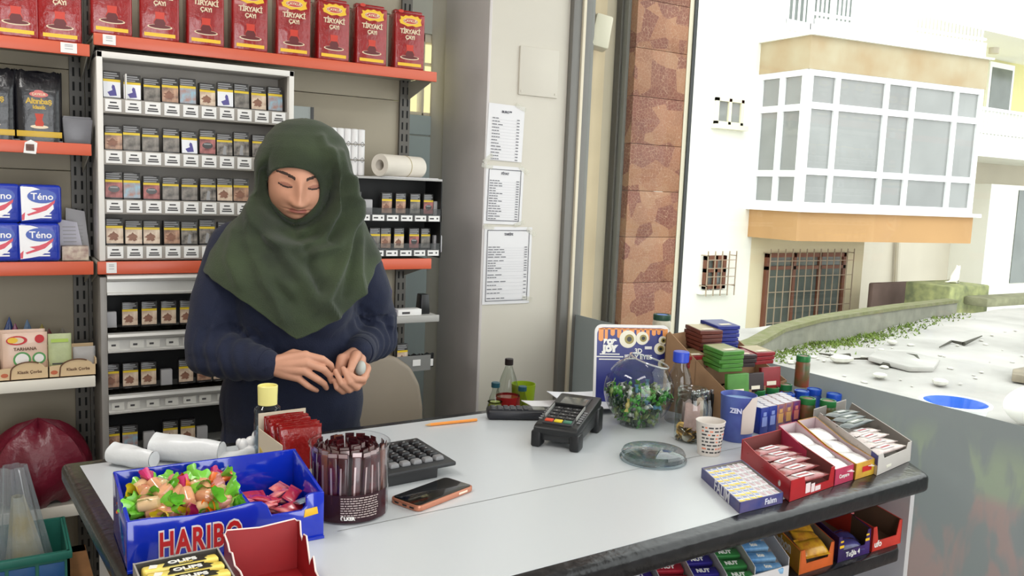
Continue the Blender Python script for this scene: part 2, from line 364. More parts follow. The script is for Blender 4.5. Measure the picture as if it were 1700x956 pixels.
# ---------------------------------------------------------------- black tea bags
m_blk = M('black_foil', (20, 20, 26), .3, coat=.3, bump=(30, .4))
m_gold = M('gold_print', (196, 160, 40), .4)
def make_black():
    t = thing('black_tea_bag', '', 'tea pack')
    g = G(); h = .192
    def fn(u, v):
        a = 2 * pi * u; k = 1 - .75 * max(0, (v - .72) / .28) ** 1.2
        ex = abs(cos(a)) ** .35 * (1 if cos(a) > 0 else -1); ey = abs(sin(a)) ** .5 * (1 if sin(a) > 0 else -1)
        return V((.058 * ex * (.97 + .05 * v), .034 + .034 * ey * k, h * v + .004 * sin(9 * a) * (v > .9)))
    g.surf(fn, 40, 14, 0, True); g.box(-.057, .057, .004, .064, 0, .004)
    g.build('foil_bag', m_blk, t)
    G().box(-.055, .055, -.0012, .0006, .012, .028, bev=.0005).build('gold_band', m_gold, t)
    y = -.0012; g = G()
    def disc(cx, cz, rx, rz, yy, mi): g.f([g.v((cx + rx * cos(2 * pi * k / 20), yy, cz + rz * sin(2 * pi * k / 20))) for k in range(20)], mi)
    disc(0, .128, .023, .008, y, 0); disc(0, .134, .012, .006, y - .0001, 0)
    disc(0, .040, .022, .005, y, 1)
    g.f([g.v((a, y - .0003, b)) for a, b in ((-.009, .042), (.009, .042), (.011, .05), (.007, .06), (.011, .076), (-.011, .076), (-.007, .06), (-.011, .05))], 2)
    g.build('emblem', [M('pink_print', (206, 110, 106)), m_crm, M('tea_red', (186, 56, 34))], t)
    text('ÇAYKUR', .0085, m_crm, t, TX(0, y - .0006, .128), bold=.0003)
    text('Altınbaş', .021, m_gold, t, TX(0, y - .0004, .109), bold=.0007, space=.9)
    text('klasik', .014, m_gold, t, TX(0, y - .0004, .093), bold=.0006)
    return t
b = make_black(); p = onY(66, 228, 2.735); b.location = (p.x, 2.735, 1.5765); tag(b, 'black foil tea bag with gold band, whole bag on the second shelf', 'tea pack', 'black tea bags')
p = onY(-14, 228, 2.735); dup(b, (p.x, 2.737, 1.5765), R(-4), 'black foil tea bag cut by the picture edge on the second shelf')
# second row of bags behind
p = onY(8, 228, 2.83); dup(b, (p.x + .03, 2.825, 1.5765), R(3), 'black foil tea bag standing behind the two front ones', 'black tea bags', (.9, 1, 1.03))
g = G(); g.prism([(-.034, 0), (.034, 0), (.04, .07), (-.038, .072)], 0, .05, 'y', bev=.004); g.box(-.036, .036, .004, .046, .066, .076, bev=.003)
p = onY(129, 235, 2.74); tag(g.build('plastic_tub', M('smoky_plastic', (112, 112, 118), .35, n=(20, .2)), None, (p.x, 2.74, 1.5765)), 'smoky grey plastic tub beside the black tea bags', 'tub')
# ---------------------------------------------------------------- tissue packs
m_tb = M('tissue_blue', (28, 52, 164), .28, coat=.3, bump=(30, .25)); m_tw = M('tissue_white', (226, 224, 226), .3, coat=.3, bump=(30, .2)); m_tr = M('tissue_red', (206, 50, 74), .35)
def make_tissue():
    t = thing('tissue_pack', '', 'tissue pack'); w, h = .052, .106
    G().box(-w, w, 0, .11, 0, h, bev=.009, seg=3).build('wrapper', m_tb, t)
    g = G(); y = -.0004
    pts = [(-w + .006, .006), (-w + .004, h - .006)] + [(-.03 + .062 * sin(a), h - .006 - .06 * (1 - cos(a))) for a in [k * pi / 2 / 10 for k in range(1, 11)]] + [(.02, .026), (.0, .014), (-.02, .010)]
    g.f([g.v((a, y, b)) for a, b in pts], 0)
    g.f([g.v((a, y - .0003, b)) for a, b in ((-.024, .040), (.0, .044), (.018, .052), (.036, .066), (.034, .056), (.014, .036), (-.006, .028), (-.03, .02), (-.034, .024), (-.01, .034))], 1)
    g.f([g.v((a, y - .0003, b)) for a, b in ((-.046, .008), (-.04, .008), (-.038, .03), (-.046, .022))], 1)
    g.f([g.v((.004 + .036 * cos(k * pi / 12), y - .0006, .074 + .019 * sin(k * pi / 12))) for k in range(24)], 2)
    for zz in (.022, .014): g.patch(-.012, .026, zz, zz + .004, y - .0006, 0)
    g.build('printed_front', [m_tw, m_tr, M('logo_blue', (36, 74, 170), .35)], t)
    text('Téno', .026, m_tw, t, TX(.004, y - .0009, .073, 0), bold=.0004)
    return t
ti = make_tissue()
for i, (px, z, y, lab) in enumerate(((68, 1.3515, 2.715, 'white and blue tissue pack, upper one of the whole stack'), (64, 1.2455, 2.712, 'white and blue tissue pack, lower one of the whole stack'),
                                     (-2, 1.3515, 2.716, 'blue tissue pack cut by the picture edge, upper one'), (-4, 1.2455, 2.713, 'blue tissue pack cut by the picture edge, lower one'))):
    p = onY(px, 365, y); o = ti if i == 0 else dup(ti, (0, 0, 0)); o.location = (p.x, y, z); o.rotation_euler = (0, 0, R([1, -1, 2, 1][i])); o['label'] = lab; o['group'] = 'stacked tissue packs'
# papers and box beside them
m_paper = M('paper_white', (222, 220, 222), .7)
for i, (px, py, a, lab, c) in enumerate(((118, 420, 8, 'leaning sheet of paper behind the flowery box beside the tissue packs', (206, 204, 214)), (128, 414, -5, 'second sheet of paper leaning on the shelf back beside the tissue packs', (186, 184, 186)))):
    g = G(); g.prism([(-.032, 0), (.034, 0), (.02, .105 + .03 * i), (-.03, .115 + .03 * i)], 0, .0015, 'y')
    for k in range(6): g.patch(-.02, .015, .09 - k * .011, .0925 - k * .011, -.0004, 1)
    p = onY(px, py, 2.84 + .03 * i); o = g.build('paper_sheet', [M('sheet%d' % i, c, .7), M('faint_print', (170, 168, 170))], None, (p.x, 2.80 + .05 * i, 1.247)); o.rotation_euler = (R(-14 if i == 0 else -10), 0, R(a)); tag(o, lab, 'paper')
g = G(); g.box(-.034, .034, 0, .05, 0, .04, bev=.001)
p = onY(127, 420, 2.72); tag(g.build('small_box', M('flower_card', (214, 204, 184), .6, n=(55, .4), c2=(150, 120, 116)), None, (p.x - .002, 2.725, 1.2455)), 'small cream flower patterned box beside the tissue packs', 'box')
# ---------------------------------------------------------------- soup boxes on the white shelf
m_kraft = M('cream_card', (214, 186, 146), .7); m_brn = M('brown_line', (96, 62, 40), .7)
def soup_box(px, lab):
    t = thing('soup_box', lab, 'box', (onY(px, 625, 2.705).x, 2.705, .9125), 0, 'cream soup display boxes'); w = .062
    g = G(); g.box(-w, w, .09, .093, 0, .08).box(-w, -w + .003, 0, .093, 0, .05).box(w - .003, w, 0, .093, 0, .05).box(-w, w, 0, .093, 0, .003)
    pts = [(-w, 0), (w, 0), (w, .034)] + [(.012 + .042 * cos(a), .026 + .026 * sin(a)) for a in [k * pi / 12 for k in range(1, 12)]] + [(-.032, .036), (-w, .034)]
    g.prism(pts, 0, .003, 'y'); g.build('carton', m_kraft, t)
    g = G(); pr = [(.012 + .044 * cos(a), -.0008, .024 + .027 * sin(a)) for a in [k * pi / 16 for k in range(5, 17)]]; g.tube(pr, .0018, 5)
    g.tube([(-.032, -.0008, .024), (-.034, -.0008, .001)], .0018, 5); g.build('brown_edge', m_brn, t)
    g = G(); g.f([g.v((-.047 + .009 * cos(k * pi / 8), -.0005, .016 + .006 * sin(k * pi / 8))) for k in range(16)]); g.build('emblem', M('rust_print', (190, 96, 60)), t)
    text('Klasik Çorba', .0115, m_brn, t, TX(.014, -.0006, .022), bold=.0002)
    return t
soup_box(40, 'cream soup display box holding the tarhana packets'); soup_box(121, 'cream soup display box nearest the cigarette rack')
m_pk = M('pink_beige_foil', (222, 190, 170), .35, coat=.2, bump=(25, .2))
def pouch(g, w, h, d, mi=0, n=20):
    def fn(u, v):
        a = 2 * pi * u; k = (1 - abs(2 * v - 1) ** 4)
        return V((w * (abs(cos(a)) ** .4) * (1 if cos(a) > 0 else -1), d * sin(a) * (k * .9 + .06), h * v))
    g.surf(fn, n, 9, mi, True); return g
for k in range(2):
    t = thing('soup_packet', ('front' if k == 0 else 'rear') + ' tarhana soup packet with a green ring, in the cream box', 'packet', (onY(42 - 3 * k, 600, 2.73).x, 2.735 + .025 * k, .917), R(2 - 5 * k), 'tarhana soup packets')
    g = G(); pouch(g, .056, .125 + .006 * k, .008); g.build('pouch', m_pk, t)
    g = G()
    def ring(cx, cz, r0, r1, y, mi, sx=1.):
        for q in range(24):
            a, b = 2 * pi * q / 24, 2 * pi * (q + 1) / 24
            g.quad((cx + sx * r0 * cos(a), y, cz + r0 * sin(a)), (cx + sx * r1 * cos(a), y, cz + r1 * sin(a)), (cx + sx * r1 * cos(b), y, cz + r1 * sin(b)), (cx + sx * r0 * cos(b), y, cz + r0 * sin(b)), mi=mi)
    y = -.0085
    ring(-.008, .05, 0, .017, y, 3); ring(-.008, .05, .017, .022, y, 0); ring(.034, .052, .012, .017, y, 0); ring(.034, .052, 0, .012, y, 3)
    ring(-.02, .105, 0, .013, y, 1, 2.); ring(-.02, .105, 0, .009, y - .0003, 4, 2.); ring(-.03, .106, 0, .008, y - .0006, 2, 1.6)
    ring(.036, .107, 0, .012, y, 1); g.build('printing', [M('leaf_green', (84, 150, 84)), m_red, m_yel, m_white, m_crm], t)
    text('TARHANA', .012, m_brn, t, TX(.0, y - .001, .08), bold=.0003)
t = thing('soup_packet', 'pale green packet standing in the box nearest the rack', 'packet', (onY(100, 600, 2.73).x, 2.735, .917), R(-3))
g = G(); pouch(g, .03, .118, .008); g.build('pouch', M('pale_green_foil', (188, 198, 150), .4, bump=(25, .2), n=(30, .2)), t)
g = G(); g.patch(-.022, .022, .094, .104, -.0085, 0); g.patch(-.02, .02, .03, .034, -.0085, 1); g.build('printing', [M('lime_print', (176, 204, 90)), m_print], t)
g = G(); pouch(g, .03, .075, .014, 0); tag(g.build('plastic_cup', MG('milky_plastic', (235, 238, 240), .6, .3, 1.3, .0, .45, (214, 214, 216)), None, (onY(140, 600, 2.74).x, 2.745, .917), 0), 'milky clear plastic bag in the box nearest the rack', 'bag').name = 'clear_bag'
# colourful bags at the back of the white shelf
rb = random.Random(3)
for i, (px, h, c, lab) in enumerate(((8, .155, (60, 86, 150), 'blue crinkled bag at the back of the soup shelf'), (46, .15, (110, 140, 176), 'light blue bag slumped behind the tarhana box'), (64, .13, (178, 160, 70), 'yellowish bag slumped behind the tarhana box'), (84, .12, (122, 62, 62), 'dark red bag peak behind the pale green packet'), (108, .118, (150, 144, 132), 'grey see-through bag behind the pale green packet'), (22, .14, (150, 60, 110), 'magenta bag between two blue ones on the soup shelf'))):
    g = G(); ph = rb.uniform(0, 6)
    def fn(u, v, ph=ph, h=h):
        a = 2 * pi * u; k = (1 - v ** 1.6) * (1 + .18 * sin(5 * a + ph) * v) + .03
        return V((.031 * k * cos(a) + .012 * v * sin(ph), .022 * k * sin(a), h * v))
    g.surf(fn, 26, 9, 0, True)
    tag(g.build('crinkled_bag', M('crinkle%d' % i, c, .25, coat=.3, bump=(40, .5), n=(30, .4)), None, (onY(px, 540, 2.86).x, 2.875 - .03 * (i % 2), .9125)), lab, 'bag')
# ---------------------------------------------------------------- white cigarette cabinet
m_cabin = M('cabinet_grey', (158, 152, 145), .55); m_cabw = M('cabinet_white', (226, 222, 216), .45)
CX0, CX1, CZ0, CZ1 = .268, .829, 1.2455, 1.836
cab = thing('cigarette_cabinet', 'white framed cabinet of four cigarette rows under the red tea packs', 'cabinet', (CX0, 2.7, CZ0)); HH = CZ1 - CZ0; WW = CX1 - CX0
g = G(); g.box(0, .016, 0, .15, 0, HH, bev=.002).box(WW - .016, WW, 0, .15, 0, HH, bev=.002).box(0, WW, 0, .15, HH - .018, HH, bev=.002); g.build('white_frame', m_cabw, cab)
g = G(); g.box(.016, WW - .016, .12, .15, 0, HH - .018); g.box(.015, .017, .02, .13, 0, HH - .018).box(WW - .017, WW - .015, .02, .13, 0, HH - .018); g.build('inner_back', m_cabin, cab)
ZL = [1.672, 1.527, 1.387, 1.254]
NX = [10, 10, 9, 9]
for k, zl in enumerate(ZL):
    z = zl - CZ0
    g = G(); g.box(.016, WW - .016, .004, .125, z - .006, z + .020).box(.016, WW - .016, .002, .006, z - .006, z + .036, bev=.001)
    tr = g.build('tier', m_cabin, cab)
    for i in range(NX[k]):
        x = .021 + i * .0523; g = G(); g.box(x, x + .042, -.0005, .002, z - .001, z + .033)
        for a, b, q in ((.012, .03, .022), (.008, .034, .012), (.006, .036, .006)): g.patch(x + a, x + b, z + q, z + q + .004, -.0008, 1)
        g.build('price_label', [m_tag, m_print], tr)
# ---------------------------------------------------------------- cigarette packs
m_pkd = M('pack_charcoal', (52, 50, 50), .35, coat=.2); m_pkt = M('pack_text', (150, 150, 152), .5); m_py = M('pack_yellow', (222, 190, 40), .45)
ART = [M('art_white', (232, 232, 236), .4), M('art_grey', (150, 142, 134), .4, n=(48, .85)), M('art_teeth', (196, 120, 116), .4, n=(48, .8), c2=(70, 24, 26)), M('art_baby', (230, 212, 190), .4, n=(48, .4), c2=(170, 136, 112)),
       M('art_black', (20, 20, 22), .4, n=(55, .0), c2=(170, 160, 150)), M('art_sky', (140, 186, 206), .4, n=(55, .6), c2=(170, 110, 84)), M('art_feet', (206, 164, 136), .4, n=(50, .6), c2=(84, 60, 56))]
m_fig = M('art_figure', (78, 70, 140), .4)
def make_pack(v):
    g = G(); w, h, d = .0225, .086, .021
    g.box(-w, w, 0, d, 0, h, bev=.0015, mi=0); y = -.0004
    for q, (a, b) in enumerate(((-.02, .014), (-.02, .018), (-.02, .008 + .003 * (v % 3)))): g.patch(a, b, h - .0075 - .0058 * q, h - .0045 - .0058 * q, y, 1)
    g.patch(-w + .0006, w - .0006, .058, .0645, y, 2); g.patch(-w + .0006, w - .0006, .017, .058, y, 3)
    if v == 0: g.f([g.v((a, y - .0003, b)) for a, b in ((-.006, .02), (.012, .022), (.010, .034), (.007, .048), (.002, .051), (-.001, .044), (.001, .036), (-.012, .03))], 4)
    if v == 2: g.f([g.v((.0 + .015 * cos(q * pi / 8), y - .0003, 0.040 + .009 * sin(q * pi / 8))) for q in range(16)], 0); g.patch(-.01, .01, .042, .046, y - .0006, 1)
    if v in (3, 6): g.f([g.v((-.003 + .013 * cos(q * pi / 8) * (1 + .3 * sin(3 * q + v)), y - .0003, .036 + .011 * sin(q * pi / 8) * (1 + .3 * sin(2 * q)))) for q in range(16)], 5)
    if v == 4: g.f([g.v((a, y - .0003, b)) for a, b in ((-.006, .018), (.006, .018), (.004, .03), (.006, .044), (-.001, .048), (-.004, .036))], 1)
    for q in (.004, .009): g.patch(-.016, .012 - q, q, q + .003, y, 1)
    return g.mesh('cigarette_pack', [m_pkd, m_pkt, m_py, ART[v], m_fig, M('art_brown', (150, 104, 84), .5, n=(60, .4))])
PM = [make_pack(v) for v in range(7)]
DESC = ['white picture', 'grey picture', 'teeth picture', 'pale beige picture', 'black picture', 'blue picture', 'brownish picture']
def pack(x, y, z, v, lab, grp, rz=0, tilt=0, sc=(1, 1, 1)):
    o = bpy.data.objects.new('cigarette_pack', PM[v]); COL.objects.link(o); o.location = (x, y, z); o.rotation_euler = (R(tilt), 0, R(rz)); o.scale = sc
    return tag(o, lab, 'cigarette pack', grp)
rows = [[0, 0, 1, 6, 5, 3, 0, 1, 3, 5], [6, 1, 1, 1, 0, 2, 4, 4, 4, 6], [2, 5, 2, 1, 1, 4, 3, 6], [3, 3, 3, 6, 4, 4, 3]]
rn = ['top', 'second', 'third', 'bottom']; rp = random.Random(5)
for k, rw in enumerate(rows):
    for i, v in enumerate(rw):
        pack(CX0 + .042 + i * .0523 + rp.uniform(-.003, .003), 2.722 + rp.uniform(0, .006), ZL[k] + .0225, v, 'cigarette pack with %s, %s in the %s row of the white cabinet' % (DESC[v], ORD[i], rn[k]), 'cigarette packs in the white cabinet', rp.uniform(-6, 6), -5, (1.03, 1, rp.uniform(.95, 1.08)))
g = G(); g.box(0, .003, 0, .05, 0, .088, bev=.001)
tag(g.build('white_divider', m_white, None, (onY(209, 160, 2.71).x, 2.712, ZL[0] + .0205), 0), 'white plastic divider between the first two packs of the top row', 'divider')
# ---------------------------------------------------------------- black rack with silver rollers under the cabinet
m_sil = M('brushed_silver', (206, 204, 200), .35, metal=.35, n=(8, .12)); m_rack = M('rack_black', (24, 24, 25), .6); m_gst = M('rack_grey', (142, 138, 134), .45)
rk = thing('cigarette_rack', 'black cigarette rack with silver front rails below the white cabinet', 'rack', (.268, 2.7, .55))
G().box(0, .018, .0, .215, 0, .648, bev=.002).build('side_post', m_gst, rk); G().box(.58, .598, 0, .215, 0, .648, bev=.002).build('side_post', m_gst, rk)
g = G(); g.box(.018, .58, .15, .215, 0, .645); g.build('black_back', m_rack, rk)
RZ = [(1.145, 1.205), (.975, 1.034), (.792, .850), (.60, .66)]
for k, (a, b) in enumerate(RZ):
    a -= .55; b -= .55; h = b - a; g = G()
    prof = [(-.006, a), (-.012, a + .003), (-.012, a + .008), (-.003, a + .010), (-.003, a + h * .66), (-.010, a + h * .70), (-.013, a + h * .82), (-.010, b - .003), (0, b), (.15, b), (.15, b - .012), (.012, b - .014), (.012, a)]
    g.prism(prof, .018, .58, 'x'); rl = g.build('rail', m_sil, rk)
    if k:
        for i in range(9):
            g = G(); x = .024 + i * .05 + rp.uniform(-.006, .006); w = rp.uniform(.026, .04)
            g.prism([(x, a + .014), (x + w, a + .012), (x + w, a + h * .62), (x, a + h * .60)], -.0045, -.003, 'y'); g.patch(x + .008, x + .02, a + h * .35, a + h * .45, -.005, 1); g.build('price_label', [M('worn_card', (208, 206, 200), .6), m_print], rl)
        G().box(.018, .58, .004, .006, b, b + .016).build('clear_lip', MG('smoke_lip', (120, 118, 112), .6, .1), rl)
blank = G().box(-.0165, .0165, 0, .02, 0, .056, bev=.003).mesh('price_stand', [M('blank_grey', (168, 166, 168), .5)])
def blk(x, y, z, lab, h=1.):
    o = bpy.data.objects.new('blank_card', blank); COL.objects.link(o); o.location = (x, y, z); o.scale = (1, 1, h); return tag(o, lab, 'card', 'blank grey cards in the racks')
for z, zn, items in ((1.0345, 'upper', ((184, -1), (216, 3), (248, 3), (280, 3), (311, 3))), (.8505, 'middle', ((185, 6), (217, 3), (247, 3), (277, -1), (309, 3), (339, 6), (366, 3))), (.6605, 'lowest', ((186, 6), (216, 5), (248, -1), (283, 3), (312, 3), (336, -1)))):
    for i, (px, v) in enumerate(items):
        x = onY(px, {1.0345: 545, .8505: 640, .6605: 730}[z], 2.725).x
        if v < 0: blk(x, 2.725, z, 'blank grey card, %s item in the %s row of the black rack' % (ORD[i], zn), 1.05)
        else: pack(x, 2.725, z, v, 'cigarette pack with %s, %s item in the %s row of the black rack' % (DESC[v], ORD[i], zn), 'cigarette packs in the black rack', rp.uniform(-3, 3), 0, (.96, 1, 1))
# ---------------------------------------------------------------- dark rack at the window end of the shelves
dr = thing('cigarette_rack', 'dark two-row cigarette rack beside the grey pillar face', 'rack', (.86, 2.7, 1.2445)); w = .498
g = G(); g.box(0, w, .0, .16, .268, .276, bev=.002); g.build('white_top', M('rack_top', (176, 174, 172), .5), dr)
g = G(); g.box(0, w, .13, .16, 0, .268).box(w - .004, w, .0, .16, 0, .268); g.build('black_back', m_rack, dr)
for z, n in ((.142, 7), (.022, 7)):
    g = G(); g.box(0, w, .002, .13, z - .012, z - .006).box(0, w, .0, .003, z - .014, z + .008); s = g.build('tier', M('tier_dark', (70, 68, 68), .5), dr)
    G().box(0, w, .0, .0012, z + .008, z + .03).build('clear_lip', MG('clear_lip', (225, 225, 225), .8, .05), s)
    for i in range(n):
        x = .135 + i * .052; g = G(); g.box(x, x + .042, -.002, 0, z - .013, z + .006); g.patch(x + .004, x + .02, z - .006, z - .001, -.0023, 1); g.patch(x + .03, x + .036, z - .006, z, -.0023, 1); g.build('price_label', [m_tag, m_print], s)
for z, zn, py, items in ((1.3815, 'upper', 350, ((591, 0), (611, -1), (642, 6), (665, 6), (689, 1), (711, 2), (727, -1))), (1.2615, 'lower', 415, ((622, 1), (640, 6), (662, 3), (687, 2), (706, 1), (727, -1)))):
    for i, (px, v) in enumerate(items):
        x = onY(px, py, 2.73).x
        if v < 0: blk(x, 2.73, z, 'blank grey card, %s item in the %s row of the dark rack' % (ORD[i], zn), 1.1)
        else: pack(x, 2.73, z, v, 'cigarette pack with %s, %s item in the %s row of the dark rack' % (DESC[v], ORD[i], zn), 'cigarette packs in the dark rack', rp.uniform(-4, 4), 0, (.82, 1, 1))
# ---------------------------------------------------------------- things on top of and below the dark rack
m_roll = M('roll_white', (226, 224, 224), .5, bump=(60, .1)); m_rp = M('roll_print', (140, 138, 138), .6)
rpk = thing('paper_roll_pack', 'shrink-wrapped block of white paper rolls on top of the dark rack', 'paper rolls', (.955, 2.76, 1.5215))
for c in range(6):
    g = G(); x = c * .0245
    for q in range(3): g.lathe([(0, q * .052), (.0125, q * .052 + .001), (.0125, q * .052 + .048), (.009, q * .052 + .05), (0, q * .052 + .05)], 12, (x, 0, 0))
    r_ = g.build('paper_roll', m_roll, rpk)
    g = G()
    for q in range(1, 3):
        zc = q * .052 + .0; s = .008
        for a, b in (((-s, 0), (0, s)), ((0, s), (s, 0)), ((s, 0), (0, -s)), ((0, -s), (-s, 0))): g.tube([(x + a[0], -.0132, zc + a[1]), (x + b[0], -.0132, zc + b[1])], .0009, 4)
    g.build('printed_diamond', m_rp, r_)
t = thing('paper_roll', 'large loose roll of cream paper lying on the dark rack', 'paper roll', (1.215, 2.745, 1.559), R(26))
g = G(); g.T = Matrix.Rotation(R(90), 4, 'Y'); g.lathe([(.018, -.105), (.037, -.105), (.038, -.1), (.037, .1), (.03, .105), (.018, .105), (.018, -.105)], 28); g.build('rolled_paper', M('cream_paper', (216, 208, 196), .7, n=(12, .06)), t)
g = G(); g.T = Matrix.Rotation(R(90), 4, 'Y')
g.lathe([(.0375, .018), (.0385, .018), (.0385, .021), (.0375, .021)], 28); g.build('rubber_band', M('band', (180, 166, 130), .6), t)
g = G(); g.box(-.11, .11, -.045, .03, 0, .002); tag(g.build('paper_sheet', m_paper, None, (1.235, 2.75, 1.5206), R(4)), 'flat sheets of paper under the large paper roll', 'paper')
# board behind the cabinet
g = G(); g.box(0, .115, 0, .006, 0, .50); g.box(.106, .116, -.004, .0, 0, .50, 1); tag(g.build('grey_board', [M('pale_board', (160, 166, 164), .5), M('board_edge', (66, 66, 66), .5)], None, (.832, 2.87, 1.2445)), 'pale grey board with a dark edge behind the woman\'s headscarf, beside the white cabinet', 'board')
# lower right: shelf with purple carton, then small rack
sh = thing('lower_shelf', 'grey wall shelf under the orange strip, holding the purple carton', 'shelf', (.86, 2.7, 1.0))
g = G(); g.box(0, .5, 0, .21, .03, .04, bev=.002).box(0, .5, -.002, .006, .018, .042, bev=.002); g.build('board', M('shelf_grey2', (170, 168, 164), .5), sh)
g = G(); g.box(0, .47, 0, .14, -.155, -.15).box(0, .47, -.002, .002, -.155, -.10); s = g.build('tier', M('tier_grey', (126, 126, 124), .5), sh)
for i in range(5): G().box(.06 + i * .085, .09 + i * .085, -.004, -.002, -.136, -.114).build('price_label', m_tag, s)
pb = thing('purple_carton', 'torn purple carton with small boxes under the orange strip', 'carton', (1.115, 2.72, 1.0405))
g = G(); g.box(-.07, .07, 0, .11, 0, .003).box(-.07, .07, .107, .11, 0, .15).box(-.07, -.067, 0, .11, 0, .13)
g.prism([(0, 0), (.11, 0), (.11, .15), (.03, .12), (0, .09)], .067, .07, 'x'); g.prism([(-.07, 0), (.07, 0), (.07, .07), (.055, .022), (-.07, .022)], 0, .003, 'y')
g.build('carton', M('purple_card', (78, 62, 128), .5, n=(20, .3)), pb)
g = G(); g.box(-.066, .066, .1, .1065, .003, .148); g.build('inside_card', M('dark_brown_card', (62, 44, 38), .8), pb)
m_wbx = M('medicine_white', (222, 214, 196), .5)
g = G(); g.box(-.02, .02, 0, .03, 0, .085, bev=.001); g.patch(-.012, .012, .03, .036, -.0004, 1); o = g.build('small_box', [m_wbx, m_yel], None, (1.083, 2.735, 1.0445), R(-6)); tag(o, 'upright small white box inside the purple carton', 'box')
g = G(); g.box(-.012, .012, 0, .02, 0, .08, bev=.001); g.patch(-.012, .012, .04, .052, -.0004, 1); o = g.build('small_box', [m_wbx, m_red], None, (1.135, 2.745, 1.0455), 0); o.rotation_euler = (0, R(-28), 0); tag(o, 'tilted small white box with a red band inside the purple carton', 'box')
g = G(); g.box(-.045, .045, 0, .04, 0, .022, bev=.001); g.patch(-.03, .0, .006, .014, -.0004, 1); tag(g.build('small_box', [m_tag, m_print], None, (1.255, 2.72, 1.0405)), 'flat white box beside the purple carton', 'box')
g = G(); g.box(-.018, .018, 0, .05, 0, .07, bev=.003, t=.2); tag(g.build('black_charger', m_black, None, (1.325, 2.74, 1.0405)), 'black charger standing near the pillar on the grey shelf', 'charger')
for i, (px, v) in enumerate(((669, 3),)): pack(onY(px, 550, 2.72).x, 2.72, .8505, v, 'single cigarette pack behind white price cards below the purple carton', None, 0, 0, (.9, 1, 1.05))
for i, px in enumerate((690, 712)):
    g = G(); pts = [(-.022, 0), (.022, 0), (.022, .05), (.012, .046), (0, .052), (-.012, .046), (-.022, .05)]; g.prism(pts, 0, .012, 'y'); g.patch(-.02, .02, .004, .03, -.0005, 1)
    tag(g.build('card_holder', [m_black, m_tag], None, (onY(px, 550, 2.72).x, 2.72, .8505)), 'black card holder with white card, %s the cigarette pack' % ('next to' if i == 0 else 'farther from'), 'holder')
# ---------------------------------------------------------------- below the left shelves: bags, basket and crate
g = G()
def fn(u, v):
    a = 2 * pi * u; k = (sin(pi * min(1, v * .92 + .08)) ** .55) * (1 + .05 * sin(7 * a) + .04 * sin(11 * a + 4 * v))
    return V((.135 * k * cos(a), .10 * k * sin(a), .24 * v + .012 * sin(5 * a)))
g.surf(fn, 44, 16, 0, True)
p = onY(88, 790, 2.66); tag(g.build('plastic_bag', M('maroon_plastic', (112, 24, 44), .35, bump=(22, .6), n=(9, .3)), None, (p.x - .03, 2.76, .5355)), 'bulging maroon plastic bag on the lowest shelf', 'bag')
t = thing('wooden_crate', 'plain wooden crate carrying the green and blue basket', 'crate', (-.10, 2.30, 0)); m_wood = M('raw_wood', (150, 104, 62), .7, n=(9, .35))
for x in (-.36, .26):
    for y in (-.02, .26): G().box(x, x + .05, y, y + .05, 0, .445, bev=.003).build('post', m_wood, t)
for z in (.03, .2, .37): G().box(-.36, .31, -.04, -.02, z, z + .06, bev=.003).build('board', m_wood, t)
G().box(-.36, .31, -.02, .31, .425, .445, bev=.003).build('top_board', m_wood, t)
t = thing('storage_basket', 'green basket with blue panels on the wooden crate', 'basket', (-.05, 2.42, .4455))
g = G(); m_bg = M('basket_green', (34, 110, 96), .5, n=(20, .2)); m_bb = M('basket_blue', (28, 84, 140), .5, n=(14, .25))
w, d, h = .20, .12, .115
for a in ((-w, w, -d, -d + .006), (-w, w, d - .006, d), (-w, -w + .006, -d, d), (w - .006, w, -d, d)): g.box(a[0], a[1], a[2], a[3], 0, h)
g.box(-w, w, -d, d, 0, .006); g.box(-w - .006, w + .006, -d - .006, -d + .004, h - .02, h, bev=.003).box(-w - .006, w + .006, d - .004, d + .006, h - .02, h, bev=.003).box(-w - .006, -w + .004, -d, d, h - .02, h, bev=.003).box(w - .004, w + .006, -d, d, h - .02, h, bev=.003)
g.build('basket_body', m_bg, t)
for k in range(6): G().box(-w + .012 + k * .064, -w + .068 + k * .064, -d - .003, -d, .025, h - .026, bev=.001).build('blue_panel', m_bb, t)
m_clr = MG('clear_bag_film', (236, 240, 242), 1.6, .08, 1.45, .06, .26, (200, 210, 216))
for i, (px, h, w, lab, c) in enumerate(((42, .30, .06, 'tall clear plastic bag rising out of the basket', 0), (-32, .27, .06, 'clear plastic bag at the picture edge in the basket', 1))):
    t = thing('clear_bag', lab, 'bag', (onY(px, 865, 2.42).x, 2.42, .4525))
    g = G()
    def fn(u, v, w=w, h=h, i=i):
        a = 2 * pi * u; k = (1.15 - .72 * v ** .9) * (1 + .12 * sin(6 * a + i) * (.3 + v) + .05 * sin(13 * a))
        return V((w * k * cos(a) - .022 * v, .055 * k * sin(a), .004 + h * v))
    g.surf(fn, 48, 14, 0, True); g.build('bag_film', m_clr, t)
    g = G(); rr = random.Random(i)
    g.surf(lambda u, v, h=h, w=w: V(((w * .8 * (1.05 - .8 * v)) * (1 + .2 * sin(10 * pi * u) * v + .1 * sin(16 * pi * u)) * cos(2 * pi * u) - .016 * v, .04 * (1.1 - .7 * v) * sin(2 * pi * u), .008 + h * .72 * v)), 48, 10, 0, True)
    g.build('contents', M('bag_stuff%d' % i, (186, 192, 194), .35, n=(9, .45), c2=((196, 164, 60) if i == 0 else (110, 140, 160)), coat=.4, bump=(30, .6)), t)
